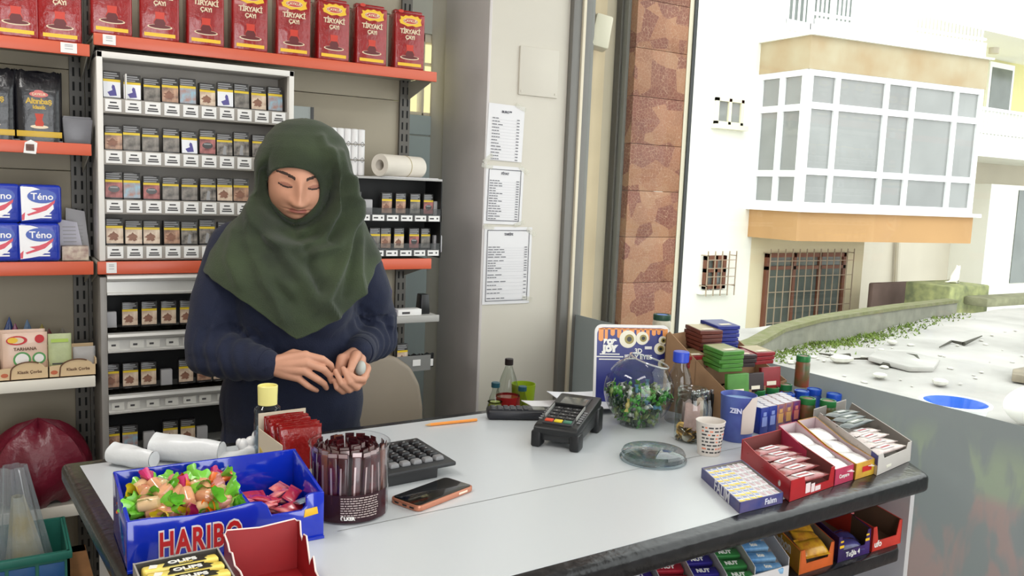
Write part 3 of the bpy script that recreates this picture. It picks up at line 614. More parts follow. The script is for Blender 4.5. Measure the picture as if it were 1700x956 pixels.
# ---------------------------------------------------------------- papers taped to the pillar
m_tape = MG('sticky_tape', (245, 244, 238), .8, .15, 1.4, .02, .3, (226, 224, 214))
def notice(x0, x1, z0, z1, lab, head, lines, frame, y=2.797, rot=0):
    t = thing('price_list', lab, 'notice', ((x0 + x1) / 2, y, (z0 + z1) / 2)); t.rotation_euler = (0, R(rot), 0); w, h = (x1 - x0) / 2, (z1 - z0) / 2
    g = G(); g.surf(lambda u, v: V((-w + 2 * w * u, .0012 * sin(7 * u + 3 * v) * .5 - .0006, -h + 2 * h * v)), 8, 8); g.surf(lambda u, v: V((w - 2 * w * u, .0018, -h + 2 * h * v)), 2, 2); g.build('sheet', M('notice_paper', (226, 224, 226), .6), t)
    g = G(); y0 = -.0022
    if frame:
        for a in ((-w + .012, w - .012, h - .0145, h - .012), (-w + .012, w - .012, -h + .012, -h + .0145), (-w + .012, -w + .0145, -h + .012, h - .012), (w - .0145, w - .012, -h + .012, h - .012)): g.patch(*a, y0, 0)
    rr = random.Random(lab)
    for k, q in enumerate(lines):
        z = h - .055 * (h / .11) - q; L_ = rr.uniform(.25, .62)
        x = -w + .018; wl = L_ * (2 * w - .07); n = rr.randint(2, 4)
        for j in range(n): g.patch(x + wl * j / n, x + wl * (j + .82) / n, z, z + .0028, y0, 0)
        g.patch(w - .032, w - .02, z, z + .0028, y0, 0)
        g.patch(-w + .018, w - .02, z - .003, z - .0025, y0, 1)
    g.build('printing', [M('notice_ink', (88, 88, 96), .7), M('notice_rule', (180, 180, 186), .7)], t)
    text(head, .012, M('notice_ink', (88, 88, 96), .7), t, TX(0, y0 - .0004, h - .028), bold=.0004)
    return t
n1 = notice(1.585, 1.742, 1.60, 1.808, 'white price list without a frame, topmost on the pillar', 'BURO™', [.002 + k * .0115 for k in range(14)], False, rot=1.5)
n2 = notice(1.583, 1.75, 1.362, 1.58, 'thin framed price list, middle one on the pillar', 'FİYAT', [.002 + k * .0095 for k in range(16)], True, rot=1)
n3 = notice(1.588, 1.80, 1.056, 1.352, 'large framed price list, lowest on the pillar', 'TARİFE', [.004 + k * .0095 for k in range(5)] + [.056 + k * .0095 for k in range(5)] + [.11, .12, .136, .15, .165, .18, .2], True)
for t, pts in ((n1, ((.06, .1, 20), (-.07, -.1, -40))), (n2, ((.082, .1, 30), (.075, -.105, -20), (-.08, .105, 10))), (n3, ((.1, .13, 35), (-.09, .147, 5), (.095, -.13, 10)))):
    for x, z, a in pts:
        g = G(); g.T = Matrix.Translation((x, -.0028, z)) @ Matrix.Rotation(R(a), 4, 'Y'); g.patch(-.024, .024, -.008, .008, 0); g.build('tape', m_tape, t)
# ================================================================ outside the window
m_whw = M('white_facade', (244, 243, 234), .9, n=(.8, .04)); m_crw = M('cream_facade', (228, 216, 182), .9, n=(.9, .08)); m_band = M('ochre_render', (184, 174, 148), .85, n=(1.6, .14), c2=(170, 146, 112))
m_grime = M('grey_facade', (214, 206, 190), .9, n=(1.2, .12)); m_pvc = M('white_pvc', (244, 245, 246), .4)
m_moss = M('mossy_stone', (132, 132, 104), .95, n=(6, .4), bump=(14, .8)); m_conc = M('weathered_concrete', (140, 140, 126), .95, n=(5, .3), bump=(12, .6))
# entrance return: render, dark frame and the stone clad column
G().box(2.03, 2.15, 2.85, 3.0, -.2, 3.4).build('wall_entrance', m_beige)['kind'] = 'structure'
G().box(2.15, 2.45, 2.852, 3.0, -.2, 3.4).build('wall_entrance', m_beige2)['kind'] = 'structure'
o = G().box(2.198, 2.212, 2.815, 2.852, -.2, 3.4, bev=.003).build('trim_4', M('dark_bronze', (64, 58, 52), .4)); o['kind'] = 'structure'
o = G().box(2.212, 2.226, 2.79, 2.852, -.2, 3.4).build('trim_5', m_greyframe); o['kind'] = 'structure'
st = bpy.data.materials.new('marble_cladding'); st.use_nodes = True; nt = st.node_tree; b = nt.nodes['Principled BSDF']; b.inputs['Roughness'].default_value = .55
N = nt.nodes.new; L = nt.links.new
tc = N('ShaderNodeTexCoord'); mp = N('ShaderNodeMapping'); mp.inputs['Scale'].default_value = (13, 13, 13); L(tc.outputs['Object'], mp.inputs[0])
sep = N('ShaderNodeSeparateXYZ'); L(mp.outputs[0], sep.inputs[0])
fl = N('ShaderNodeMath'); fl.operation = 'FLOOR'; L(sep.outputs['Z'], fl.inputs[0])
vo = N('ShaderNodeTexVoronoi'); vo.inputs['Scale'].default_value = 1.0; vo.inputs['Randomness'].default_value = .9; L(mp.outputs[0], vo.inputs['Vector'])
ve = N('ShaderNodeTexVoronoi'); ve.feature = 'DISTANCE_TO_EDGE'; ve.inputs['Randomness'].default_value = .9; L(mp.outputs[0], ve.inputs['Vector'])
rc = N('ShaderNodeSeparateColor'); L(vo.outputs['Color'], rc.inputs[0])
cr = N('ShaderNodeValToRGB'); cr.color_ramp.interpolation = 'CONSTANT'
for q, c in enumerate(((160, 108, 76), (132, 76, 56), (166, 118, 86), (150, 96, 66), (124, 66, 48), (158, 106, 76))):
    e = cr.color_ramp.elements[q] if q < 2 else cr.color_ramp.elements.new(q / 6)
    e.position = q / 6; e.color = [lin(x) for x in c] + [1]
L(rc.outputs[0], cr.inputs[0])
no = N('ShaderNodeTexNoise'); no.inputs['Scale'].default_value = 14; no.inputs['Detail'].default_value = 6; L(tc.outputs['Object'], no.inputs['Vector'])
mr = N('ShaderNodeMapRange'); mr.inputs[3].default_value = .72; mr.inputs[4].default_value = 1.2; L(no.outputs['Fac'], mr.inputs[0])
ml = N('ShaderNodeMix'); ml.data_type = 'RGBA'; ml.blend_type = 'MULTIPLY'; ml.inputs[0].default_value = 1; L(cr.outputs[0], ml.inputs[6]); L(mr.outputs[0], ml.inputs[7])
ed = N('ShaderNodeMath'); ed.operation = 'LESS_THAN'; ed.inputs[1].default_value = .018; L(ve.outputs['Distance'], ed.inputs[0])
mg = N('ShaderNodeMix'); mg.data_type = 'RGBA'; mg.inputs[7].default_value = [lin(x) for x in (184, 146, 118)] + [1]; L(ed.outputs[0], mg.inputs[0]); L(ml.outputs[2], mg.inputs[6]); L(mg.outputs[2], b.inputs['Base Color'])
g = G()
for k in range(19): g.box(2.226, 2.50, 2.75 , 2.852, -.2 + k * .19, -.2 + k * .19 + .1885, bev=.0015)
o = g.build('wall_column', st); o['kind'] = 'structure'; o['label'] = 'column clad in reddish brown marble pieces'
o = G().box(2.50, 2.522, 2.748, 2.852, -.2, 3.4).build('trim_6', m_cream); o['kind'] = 'structure'
o = G().box(2.522, 2.54, 2.742, 2.852, -.2, 3.4).build('trim_7', M('black_edge', (36, 38, 38), .4)); o['kind'] = 'structure'
t = thing('alarm_siren', 'cream alarm siren box on a bracket on the entrance wall', 'siren', onY(990, 60, 2.84))
t.location.y = 2.849
g = G(); g.T = Matrix.Rotation(R(12), 4, 'Y') @ Matrix.Rotation(R(-20), 4, 'Z'); g.box(-.040, .040, -.10, -.03, -.065, .065, bev=.009, t=.12); g.build('siren_box', M('siren_cream', (214, 206, 186), .5), t)
g = G(); g.box(-.015, .015, -.04, 0, .01, .04); g.tube([(0, -.03, .05), (-.01, -.012, .07), (-.012, -.002, .1)], .004, 6); g.build('bracket', m_greyframe, t)
# street
def road(x, y): return .02 * sin(x * 1.3 + y) + .015 * sin(3.1 * y - x) + .012 * sin(5.3 * x + 2 * y)
g = G(); g.surf(lambda u, v: V((2.1 + 24 * u, -6 + 13.1 * v, road(2.1 + 24 * u, -6 + 13.1 * v) - .03)), 90, 60)
m_road = M('dusty_concrete', (184, 181, 177), .95, n=(1.1, .16), c2=(150, 148, 143), bump=(9, .5)); o = g.build('street', m_road); o['kind'] = 'structure'
G().box(2.1, 30, 7.0, 14, -1.3, -1.2).build('ground', m_conc)['kind'] = 'structure'
rg = random.Random(11)
def stone(g, x, y, z, r, mi=0):
    n = 9; T = g.T; g.T = Matrix.Translation((x, y, z)) @ Matrix.Rotation(rg.uniform(0, 6), 4, 'Z')
    a = [rg.uniform(.75, 1.2) for _ in range(6)]
    g.surf(lambda u, v: V((r * (1 + .22 * sin(2 * pi * u * 3 + a[0] * 5)) * sin(pi * v) * cos(2 * pi * u) * a[1], r * a[2] * sin(pi * v) * sin(2 * pi * u), -r * .42 * a[3] * cos(pi * v))), n, 6, mi, True); g.T = T
m_stone = M('pale_stone', (206, 204, 194), .9, n=(12, .25))
g = G()
for k in range(330):
    x = 4.2 + 11 * rg.random() ** 1.2; y = rg.uniform(1.6, 5.7); stone(g, x, y, road(x, y) - .02, rg.uniform(.01, .045))
o = g.build('rubble', m_stone); o['kind'] = 'stuff'; o['label'] = 'small pale rubble strewn over the dusty street'; o['category'] = 'rubble'
for k, (px, py, r, lab) in enumerate(((1395, 603, .10, 'flat pale stone on the street behind the sweet jars'), (1560, 637, .085, 'round pale stone just behind the blue basin'), (1460, 627, .07, 'pale stone on the street between jars and basin'), (1345, 550, .12, 'white stone at the grassy street edge'), (1482, 566, .06, 'small white stone in the middle of the street'), (1520, 605, .07, 'pale stone at the end of the crack'))):
    p = onZ(px, py, 0); g = G(); stone(g, 0, 0, 0, r); o = g.build('stone', m_stone, None, (p.x, p.y, road(p.x, p.y) + .005)); tag(o, lab, 'stone', 'loose stones on the street')
# broken slabs and cracks
m_crack = M('crack_dark', (70, 68, 60), .95)
for k, (pts, lab) in enumerate(((((1410, 600), (1440, 598), (1470, 612), (1500, 615), (1530, 608), (1520, 596), (1495, 590)), 'ragged crack around a broken slab in the street'), (((1560, 575), (1580, 565), (1600, 570), (1630, 558)), 'thin crack in the street beyond the broken slab'), (((1360, 585), (1385, 592), (1410, 590)), 'short crack in the street near the sweet jars'))):
    g = G(); P = [onZ(a, b_, 0) for a, b_ in pts]; P = [V((p.x, p.y, road(p.x, p.y) - .006)) for p in P]; g.tube(P, [.006 + .016 * ((i * 7) % 3) / 2 for i in range(len(P))], 6)
    o = g.build('street_crack', m_crack); o['kind'] = 'structure'; o['label'] = lab
p0 = onZ(1500, 602, 0); g = G(); g.prism([(-.5, -.2), (-.2, -.32), (.45, -.2), (.55, .1), (.1, .3), (-.4, .2)], 0, .05, 'z', bev=.015); o = g.build('broken_slab', m_road, None, (p0.x, p0.y, -.0)); o.rotation_euler = (R(4), R(3), .3); tag(o, 'tilted broken concrete slab in the middle of the street', 'slab')
p0 = onZ(1708, 628, 0); g = G(); g.prism([(-.2, -.08), (.2, -.12), (.3, .1), (.1, .15), (-.18, .1)], -.02, .05, 'z', bev=.01); tag(g.build('broken_slab', M('brown_slab', (150, 140, 122), .9, n=(8, .4)), None, (p0.x, p0.y, 0), .3), 'brownish broken slab above the white sack at the picture edge', 'slab')
# blue basin and white sack
p = onZ(1596, 706, 0.0); t = thing('plastic_basin', 'blue and white round plastic basin on the street', 'basin', (p.x - .1, p.y, .0))
s_ = .205
g = G(); g.lathe([(0, .004), (s_ * .75, .004), (s_ * .98, .17), (s_ * .96, .172), (s_ * .73, .012), (0, .012)], 40); g.build('inner_bowl', M('basin_blue', (36, 104, 206), .3, coat=.4), t)
g = G(); g.lathe([(s_ * .78, 0), (s_ * .77, .004), (s_ * 1.0, .16), (s_ * 1.10, .166), (s_ * 1.11, .176), (s_ * .985, .176), (s_ * .985, .168), (s_ * 1.0, .15)], 40); g.build('outer_rim', M('basin_white', (236, 238, 240), .35), t)
p = onZ(1728, 704, 0); g = G()
def fn(u, v):
    a = 2 * pi * u; k = sin(pi * min(1, v * .9 + .1)) ** .6 * (1 + .06 * sin(5 * a + 2 * v))
    return V((.19 * k * cos(a), .16 * k * sin(a), .26 * v))
g.surf(fn, 36, 14, 0, True); tag(g.build('white_sack', M('sack_white', (244, 244, 240), .6, bump=(9, .5)), None, (p.x + .02, p.y + .1, -.01)), 'full white sack at the picture edge behind the basin', 'sack')
# mossy kerb wall along the far side of the street
ptsb = [(1205, 612), (1262, 592), (1300, 574), (1360, 560), (1430, 548), (1500, 534), (1588, 516)]; tops = [(1205, 592), (1262, 568), (1300, 546), (1360, 530), (1430, 519), (1500, 509), (1588, 499)]
B = [onZ(a, b_, 0) for a, b_ in ptsb]; g = G(); gt = G(); gg = G(); T_ = []
for (bx, by), (tx, ty), q in zip(ptsb, tops, B): z = onY(tx, ty, q.y).z; T_.append(max(.12, z))
for i in range(len(B) - 1):
    a, c = B[i], B[i + 1]
    for g_, z0, z1, off, k in ((g, -1.2, -.03, 0, 0), (gt, -.03, .012, .02, 1)):
        za = (-1.2 if k == 0 else T_[i] - .03, T_[i] - .03 if k == 0 else T_[i] + .01); zc = (-1.2 if k == 0 else T_[i + 1] - .03, T_[i + 1] - .03 if k == 0 else T_[i + 1] + .01)
        A = [g_.v((a.x, a.y - off, za[0])), g_.v((a.x, a.y + .15 + off, za[0])), g_.v((a.x, a.y + .15 + off, za[1])), g_.v((a.x, a.y - off, za[1]))]
        C_ = [g_.v((c.x, c.y - off, zc[0])), g_.v((c.x, c.y + .15 + off, zc[0])), g_.v((c.x, c.y + .15 + off, zc[1])), g_.v((c.x, c.y - off, zc[1]))]
        for e in range(4): g_.f([A[e], C_[e], C_[(e + 1) % 4], A[(e + 1) % 4]])
        g_.f(A); g_.f(C_[::-1])
o = g.build('kerb_wall', m_conc); o['kind'] = 'structure'; o['label'] = 'low weathered wall along the far side of the street'
o = gt.build('moss_cap', M('moss_green', (104, 108, 66), .95, n=(9, .5), c2=(124, 122, 94), bump=(30, .8)), o)
g = G()
for k in range(1500):
    i = rg.choice((1, 2, 2, 3, 3, 3, 4, 4, 5)); f_ = rg.random(); p = B[i].lerp(B[i + 1], f_); x, y = p.x + rg.uniform(-.1, .1), p.y - .03 - abs(rg.gauss(.0, .16)); h = rg.uniform(.015, .05); a = rg.uniform(0, pi); w = rg.uniform(.008, .02); z = road(x, y) - .035; lx, ly = rg.uniform(-.05, .05), rg.uniform(-.05, .05)
    g.f([g.v((x - w * cos(a), y - w * sin(a), z)), g.v((x + w * cos(a), y + w * sin(a), z)), g.v((x + lx, y + ly, z + h))])
o = g.build('grass', M('fresh_grass', (104, 126, 50), .9, n=(3, .3))); o['kind'] = 'stuff'; o['label'] = 'green grass and moss along the foot of the low wall'; o['category'] = 'grass'
# ---------------------------------------------------------------- white building with the glazed bay
bd = thing('apartment_building', 'white building with a glazed bay window over ochre bands', 'building', (10.7, 10, -1.2)); O = V((10.7, 10, -1.2))
def bp(name, g, mats, par=bd):
    g_ = g.build(name, mats, par); return g_
def GB():
    g = G(); g.T = Matrix.Translation(-O); return g
g = GB(); g.box(6.0, 10.75, 10, 10.5, -1.2, 7.0); bp('white_wall', g, m_whw)
g = GB(); g.box(10.75, 13.68, 10.002, 10.5, -1.2, .95); bp('lower_wall', g, m_crw)
g = GB(); g.box(13.3, 13.68, 10.5, 13.0, -1.2, 3.0); bp('side_wall', g, m_grime)
g = GB(); g.box(10.75, 14.6, 10, 10.5, .95, 7.0); bp('upper_wall', g, m_whw)
# bay: polygon in plan, slightly turned
BA, BB, BC, BD = (10.68, 10.0), (10.66, 9.02), (14.45, 8.52), (14.62, 10.0)
def bay(name, z0, z1, mat, ex=0.0):
    g = GB(); pl = [(BA[0] - ex, BA[1]), (BB[0] - ex, BB[1] - ex), (BC[0] + ex, BC[1] - ex), (BD[0] + ex, BD[1])]; g.prism(pl, z0, z1, 'z'); return bp(name, g, mat)
bay('upper_band', 3.47, 3.96, m_band, .03); bay('cornice', 3.96, 3.99, m_whw, .09); bay('lower_band', .86, 1.32, M('tan_render', (194, 152, 104), .85, n=(1.2, .12)), .03); bay('window_ledge', 1.31, 1.37, m_pvc, .12)
wf = None; m_glass2 = M('bay_glass', (150, 152, 151), .12, n=(.9, .3), spec=.8); m_gdark = M('dark_window', (104, 112, 108), .15, n=(1.5, .4), spec=.8)
def glazed(p, q, cols, rows, fw=.045):
    """frame with glass between plan points p and q; cols and rows are edge fractions"""
    d = V((q[0] - p[0], q[1] - p[1], 0)); ln = d.length; a = math.atan2(d.y, d.x); z0, z1 = 1.37, 3.47
    T = Matrix.Translation(V((p[0], p[1], 0)) - O) @ Matrix.Rotation(a, 4, 'Z')
    g = G(); g.T = T
    for c in cols: g.box(c * ln - fw, c * ln + fw, -.02, .06, z0, z1)
    for r_ in rows: g.box(0, ln, -.016, .055, z0 + r_ * (z1 - z0) - .05, z0 + r_ * (z1 - z0) + .05)
    f = bp('window', g, m_pvc)
    g = G(); g.T = T; g.box(.03, ln - .03, .02, .03, z0 + .03, z1 - .03); g.build('pane', m_glass2, f)
    return f
glazed(BB, BC, (0.012, .155, .425, .575, .835, .988), (.02, .27, .745, .98))
glazed(BA, BB, (.03, .5, .95), (.02, .25, .73, .98), .05)
# interior curtains and clutter behind the bay glass show as blurred shapes on the glass itself
for nm, px, py, x0, x1, z0, z1, fr in (('pale', 1186, 190, 9.72, 10.32, 2.62, 3.03, 2),):
    g = GB()
    for a in (x0, (x0 + x1) / 2 - .03, x1 - .06): g.box(a, a + .06, 9.95, 10.01, z0, z1)
    g.box(x0, x1, 9.95, 10.01, z1 - .05, z1).box(x0, x1, 9.95, 10.01, z0, z0 + .05).box(x0 - .05, x1 + .05, 9.88, 10.01, z0 - .07, z0)
    f = bp('window', g, M('cream_frame', (236, 232, 206), .6)); g = GB(); g.box(x0 + .03, x1 - .03, 9.985, 9.99, z0, z1); g.build('pane', m_glass2, f)
m_wfr = M('brown_wood_frame', (120, 74, 54), .6); m_bar = M('rusty_bar', (168, 150, 128), .7); m_bar2 = M('brown_bar', (150, 112, 88), .7)
def grilled(x0, x1, z0, z1, cols, rows, rail, y=10.0, over=.12):
    g = GB(); c = 0
    g.box(x0, x1, y - .06, y + .01, z1 - .07, z1).box(x0, x1, y - .06, y + .01, z0, z0 + .07)
    for k in range(cols + 1):
        x = x0 + (x1 - x0 - .07) * k / cols; g.box(x, x + .07, y - .06, y + .01, z0, z1)
    g.box(x0, x1, y - .06, y + .01, rail, rail + .06); f = bp('window', g, m_wfr)
    g = GB(); g.box(x0 + .03, x1 - .03, y - .02, y - .012, z0 + .03, z1 - .03); g.build('pane', m_gdark, f)
    g = GB(); n = max(4, int((x1 - x0) / .16))
    for k in range(n + 1): x = x0 - over * .3 + (x1 - x0 + over * .9) * k / n; g.box(x, x + .014, y - .16, y - .146, z0 - .1, z1 + .08)
    for k in range(rows): z = z0 + (z1 - z0) * (k + .5) / rows; g.box(x0 - over * .3, x1 + over * .6, y - .157, y - .149, z, z + .012)
    for x in (x0 - over * .3, x1 + over * .6):
        for z in (z0 + .05, z1): g.box(x, x + .014, y - .16, y + .01, z, z + .014)
    g.build('grille', m_bar, f)
a = onY(1270, 420, 10); b_ = onY(1392, 530, 10); grilled(a.x, b_.x, b_.z - .35, a.z, 3, 6, a.z - .28)
a = onY(1168, 424, 10); b_ = onY(1199, 478, 10); grilled(a.x, b_.x, b_.z, a.z, 2, 4, (a.z + b_.z) / 2, over=.18)
g = GB(); g.box(a.x - .1, b_.x + .1, 9.9, 10.01, b_.z - .08, b_.z - .02); bp('sill', g, m_whw)
# balcony above the bay
g = GB(); g.prism([(BB[0] + .15, BB[1] + .02), (BC[0], BC[1] + .02), (BC[0] + .02, BC[1] + .09), (BB[0] + .15, BB[1] + .09)], 3.99, 4.24, 'z'); bp('parapet', g, m_whw)
g = GB(); d = V((BC[0] - BB[0], BC[1] - BB[1], 0)); 
for k in range(44):
    p = V((BB[0], BB[1] + .05, 0)) + d * ((k + .6) / 44.6); g.box(p.x - .012, p.x + .012, p.y - .012, p.y + .012, 4.0, 4.62)
for z in (4.3, 4.62): A = V((BB[0], BB[1] + .05, z)); g.tube([A, A + d], .025, 6)
for k in range(9): y = BB[1] + .06 + k * .105; g.box(BB[0] - .012, BB[0] + .012, y - .012, y + .012, 4.0, 4.62)
g.tube([(BB[0], BB[1] + .05, 4.62), (BA[0], BA[1], 4.62)], .025, 6); bp('balcony_railing', g, m_pvc)
a = onY(1310, 0, 9.9); b_ = onY(1425, 12, 9.9); g = GB()
for k in range(4): x = a.x + (b_.x - a.x) * k / 3; g.box(x - .05, x + .05, 9.93, 10.0, 4.3, 6.2)
g.box(a.x, b_.x, 9.93, 10.0, 4.25, 4.4); f = bp('window', g, m_pvc); g = GB(); g.box(a.x, b_.x, 9.97, 9.98, 4.3, 6.2); g.build('pane', m_gdark, f)
# downpipe and dark wall in the recess
g = GB(); pp = onY(1487, 400, 10.4); q1, q2 = onY(1492, 396, 11.3), onY(1488, 484, 11.3); g.tube([q1, q2], .06, 8); bp('downpipe', g, m_grime)
# ---------------------------------------------------------------- second building
b2 = thing('apartment_building', 'cream building with a balcony at the picture edge beyond the bay window', 'building', (17, 11.4, -1.2)); O2 = V((17, 11.4, -1.2))
def G2():
    g = G(); g.T = Matrix.Translation(-O2); return g
g = G2(); g.box(13.68, 24, 11.4, 11.8, -1.2, 2.9); g.build('lower_wall', m_grime, b2)
yb = 10.6
A1, A2 = onY(1650, 270, yb), onY(1720, 480, yb)
g = G2(); g.box(A1.x, A1.x + 4, yb, 11.4, -1.2, 2.0); g.build('white_wall', m_whw, b2)
g = G2(); x = onY(1693, 300, yb).x; g.box(x, x + 1.2, yb - .02, yb + .05, -.2, 1.9); g.build('door', m_gdark, b2)
zs0, zs1 = onY(1660, 262, 9.9).z, onY(1660, 226, 9.9).z
xs = onY(1618, 240, 9.9).x
g = G2(); g.box(xs, xs + 7, 9.9, 11.4, zs0, zs1); g.build('balcony_slab', m_whw, b2)
zr = onY(1660, 186, 9.9).z; g = G2()
for k in range(40): g.box(xs + .1 + k * .13, xs + .15 + k * .13, 9.93, 9.97, zs1, zr)
g.box(xs, xs + 6, 9.9, 10.0, zr, zr + .06); g.box(xs, xs + 6, 9.91, 9.99, zs1 + .03, zs1 + .08); g.build('railing', m_pvc, b2)
g = G2(); g.box(xs - .4, xs + 8, 11.4, 11.8, zs1, 9); g.build('upper_wall', M('yellow_facade', (222, 216, 160), .9, n=(.8, .05)), b2)
d0, d1 = onY(1640, 102, 11.4), onY(1672, 190, 11.4); g = G2(); g.box(d0.x, d1.x, 11.33, 11.4, d1.z - .1, d0.z); f = g.build('window', m_pvc, b2); g = G2(); g.box(d0.x + .09, d1.x - .09, 11.32, 11.335, d1.z, d0.z - .12); g.build('pane', m_gdark, f)
za = onY(1660, 62, 9.9).z; g = G2(); x6 = onY(1552, 10, 9.6).x; g.box(x6, x6 + 9, 9.7, 11.4, za, za + 1.2); g.build('overhang', m_whw, b2)
g = G2(); p = onY(1651, 74, 10.6); g.cyl(.1, za - .12, za, 14, (p.x, 10.6, 0)); g.build('lamp', m_grime, b2)
# containers and low walls at the end of the street
def blockp(name, lab, cat, a, b_, y0, y1, mat, zb=-1.2, st_=False):
    p, q = onY(*a, y0), onY(*b_, y0); g = G(); g.box(0, q.x - p.x, 0, y1 - y0, 0, p.z - zb, bev=.03); o = g.build(name, mat, None, (p.x, y0, zb))
    if st_: o['kind'] = 'structure'; o['label'] = lab
    else: tag(o, lab, cat)
    return o
blockp('kerb_wall', 'dark red low wall in the recess between the buildings', '', (1450, 470), (1580, 500), 9.3, 9.4, M('dark_red_wall', (112, 92, 84), .9, n=(3, .3)), st_=True)
blockp('kerb_wall', 'mossy dark block on which the white cat sits', '', (1578, 476), (1640, 510), 8.0, 8.8, M('mossy_dark', (98, 104, 78), .95, n=(5, .35), c2=(160, 164, 110)), st_=True)
blockp('kerb_wall', 'mossy kerb at the picture edge past the cat', '', (1640, 496), (1760, 510), 7.6, 8.0, m_moss, -.1, st_=True)
# white cat sitting on the mossy block
def skin(name, nodes, edges, mat, parent=None, loc=(0, 0, 0), rz=0, sub=2, root=0):
    me = bpy.data.meshes.new(name); me.from_pydata([n[:3] for n in nodes], edges, [])
    o = bpy.data.objects.new(name, me); COL.objects.link(o); o.modifiers.new('skin', 'SKIN'); s = o.modifiers.new('sub', 'SUBSURF'); s.levels = s.render_levels = sub
    sv = me.skin_vertices[0] if me.skin_vertices else None
    if sv is None:
        me.attributes.new
    for i, n in enumerate(nodes):
        r_ = n[3]; sv.data[i].radius = (r_, r_) if not isinstance(r_, tuple) else r_; sv.data[i].use_root = (i == root)
    dg = bpy.context.evaluated_depsgraph_get(); dg.update(); m2 = bpy.data.meshes.new_from_object(o.evaluated_get(dg)); o.modifiers.clear(); o.data = m2; bpy.data.meshes.remove(me); m2.name = name
    m2.materials.clear(); m2.materials.append(mat); m2.polygons.foreach_set('use_smooth', [True] * len(m2.polygons)); o.location = loc; o.rotation_euler = (0, 0, rz)
    if parent: o.parent = parent
    return o
m_fur = M('white_fur', (240, 238, 228), .9, bump=(60, .4))
N_ = [(0, 0, .10, .085), (.06, 0, .17, .085), (.12, 0, .24, .07), (.17, 0, .31, .05), (.215, 0, .35, .055), (.265, 0, .335, .03),   # rump, back, chest, neck, head, muzzle
      (.16, .035, .17, .03), (.175, .035, .09, .02), (.18, .035, .018, .02), (.205, .035, .014, .016), (.16, -.035, .17, .03), (.175, -.035, .09, .02), (.18, -.035, .018, .02), (.205, -.035, .014, .016),
      (.03, .07, .07, .05), (.10, .075, .03, .028), (.14, .075, .016, .018), (.03, -.07, .07, .05), (.10, -.075, .03, .028), (.14, -.075, .016, .018),
      (-.08, .02, .05, .025), (-.14, .07, .03, .02), (-.12, .13, .025, .016), (.205, .032, .395, .016), (.20, .042, .425, .004), (.205, -.032, .395, .016), (.20, -.042, .425, .004)]
E_ = [(0, 1), (1, 2), (2, 3), (3, 4), (4, 5), (2, 6), (6, 7), (7, 8), (8, 9), (2, 10), (10, 11), (11, 12), (12, 13), (0, 14), (14, 15), (15, 16), (0, 17), (17, 18), (18, 19), (0, 20), (20, 21), (21, 22), (4, 23), (23, 24), (4, 25), (25, 26)]
p = onY(1586, 476, 8.3); ca = skin('cat', N_, E_, m_fur, None, (p.x, 8.35, onY(1578, 476, 8.0).z + .002), R(8)); ca.scale = (.72, .72, .72); tag(ca, 'white cat sitting on the mossy block across the street', 'cat')
# ================================================================ the counter
m_lam = M('white_laminate', (197, 201, 204), .25, n=(1.5, .03), spec=.5); m_edge = M('black_edging', (34, 34, 36), .22, n=(60, .5), c2=(16, 16, 18), bump=(45, .15)); m_body = M('grey_white_board', (206, 204, 204), .5)
P_OUT = [(.170, .985), (1.729, 1.05), (1.790, 1.15), (1.965, 1.93), (.109, 1.873)]
P_IN = [(.202, 1.02), (1.10, 1.060), (1.34, 1.09), (1.62, 1.16), (1.71, 1.30), (1.90, 1.893), (.141, 1.838)]
ct = thing('shop_counter', 'shop counter with white top, black edging and sweet shelves in front', 'counter', (.95, 1.45, 0)); OC = V((.95, 1.45, 0))
def GC():
    g = G(); g.T = Matrix.Translation(-OC); return g
g = GC(); g.prism(P_OUT, .878, .9195, 'z', bev=.012, seg=3); g.build('black_edging', m_edge, ct)
g = GC(); g.prism(P_IN, .90, .920, 'z'); top = g.build('white_top', m_lam, ct)
A, B_ = onZ(560, 882, .92), onZ(1410, 705, .92); d = (B_ - A).normalized(); n_ = V((-d.y, d.x, 0)) * .0009
g = GC(); g.quad(A - n_ + V((0, 0, .0003)), B_ - n_ + V((0, 0, .0003)), B_ + n_ + V((0, 0, .0003)), A + n_ + V((0, 0, .0003))); g.build('joint_line', M('joint_grey', (120, 120, 118), .6), top)
g = GC(); g.box(.175, .193, 1.02, 1.86, 0, .88); g.build('side_panel', m_body, ct)
g = GC(); g.prism([(1.775, 1.12), (1.79, 1.12), (1.93, 1.9), (1.915, 1.9)], 0, .88, 'z'); g.build('side_panel', m_body, ct)
g = GC(); g.prism([(.193, 1.32), (1.80, 1.36), (1.80, 1.375), (.193, 1.335)], 0, .88, 'z'); g.build('front_panel', m_body, ct)
g = GC(); g.prism([(.193, 1.83), (1.90, 1.86), (1.90, 1.872), (.193, 1.845)], 0, .88, 'z'); g.build('rear_panel', m_body, ct)
for z in (.75, .42):
    g = GC(); g.prism([(.195, 1.045), (1.68, 1.075), (1.712, 1.10), (1.772, 1.34), (.195, 1.315)], z - .03, z, 'z', bev=.006); g.build('front_shelf', m_edge, ct)
Z0 = .9203
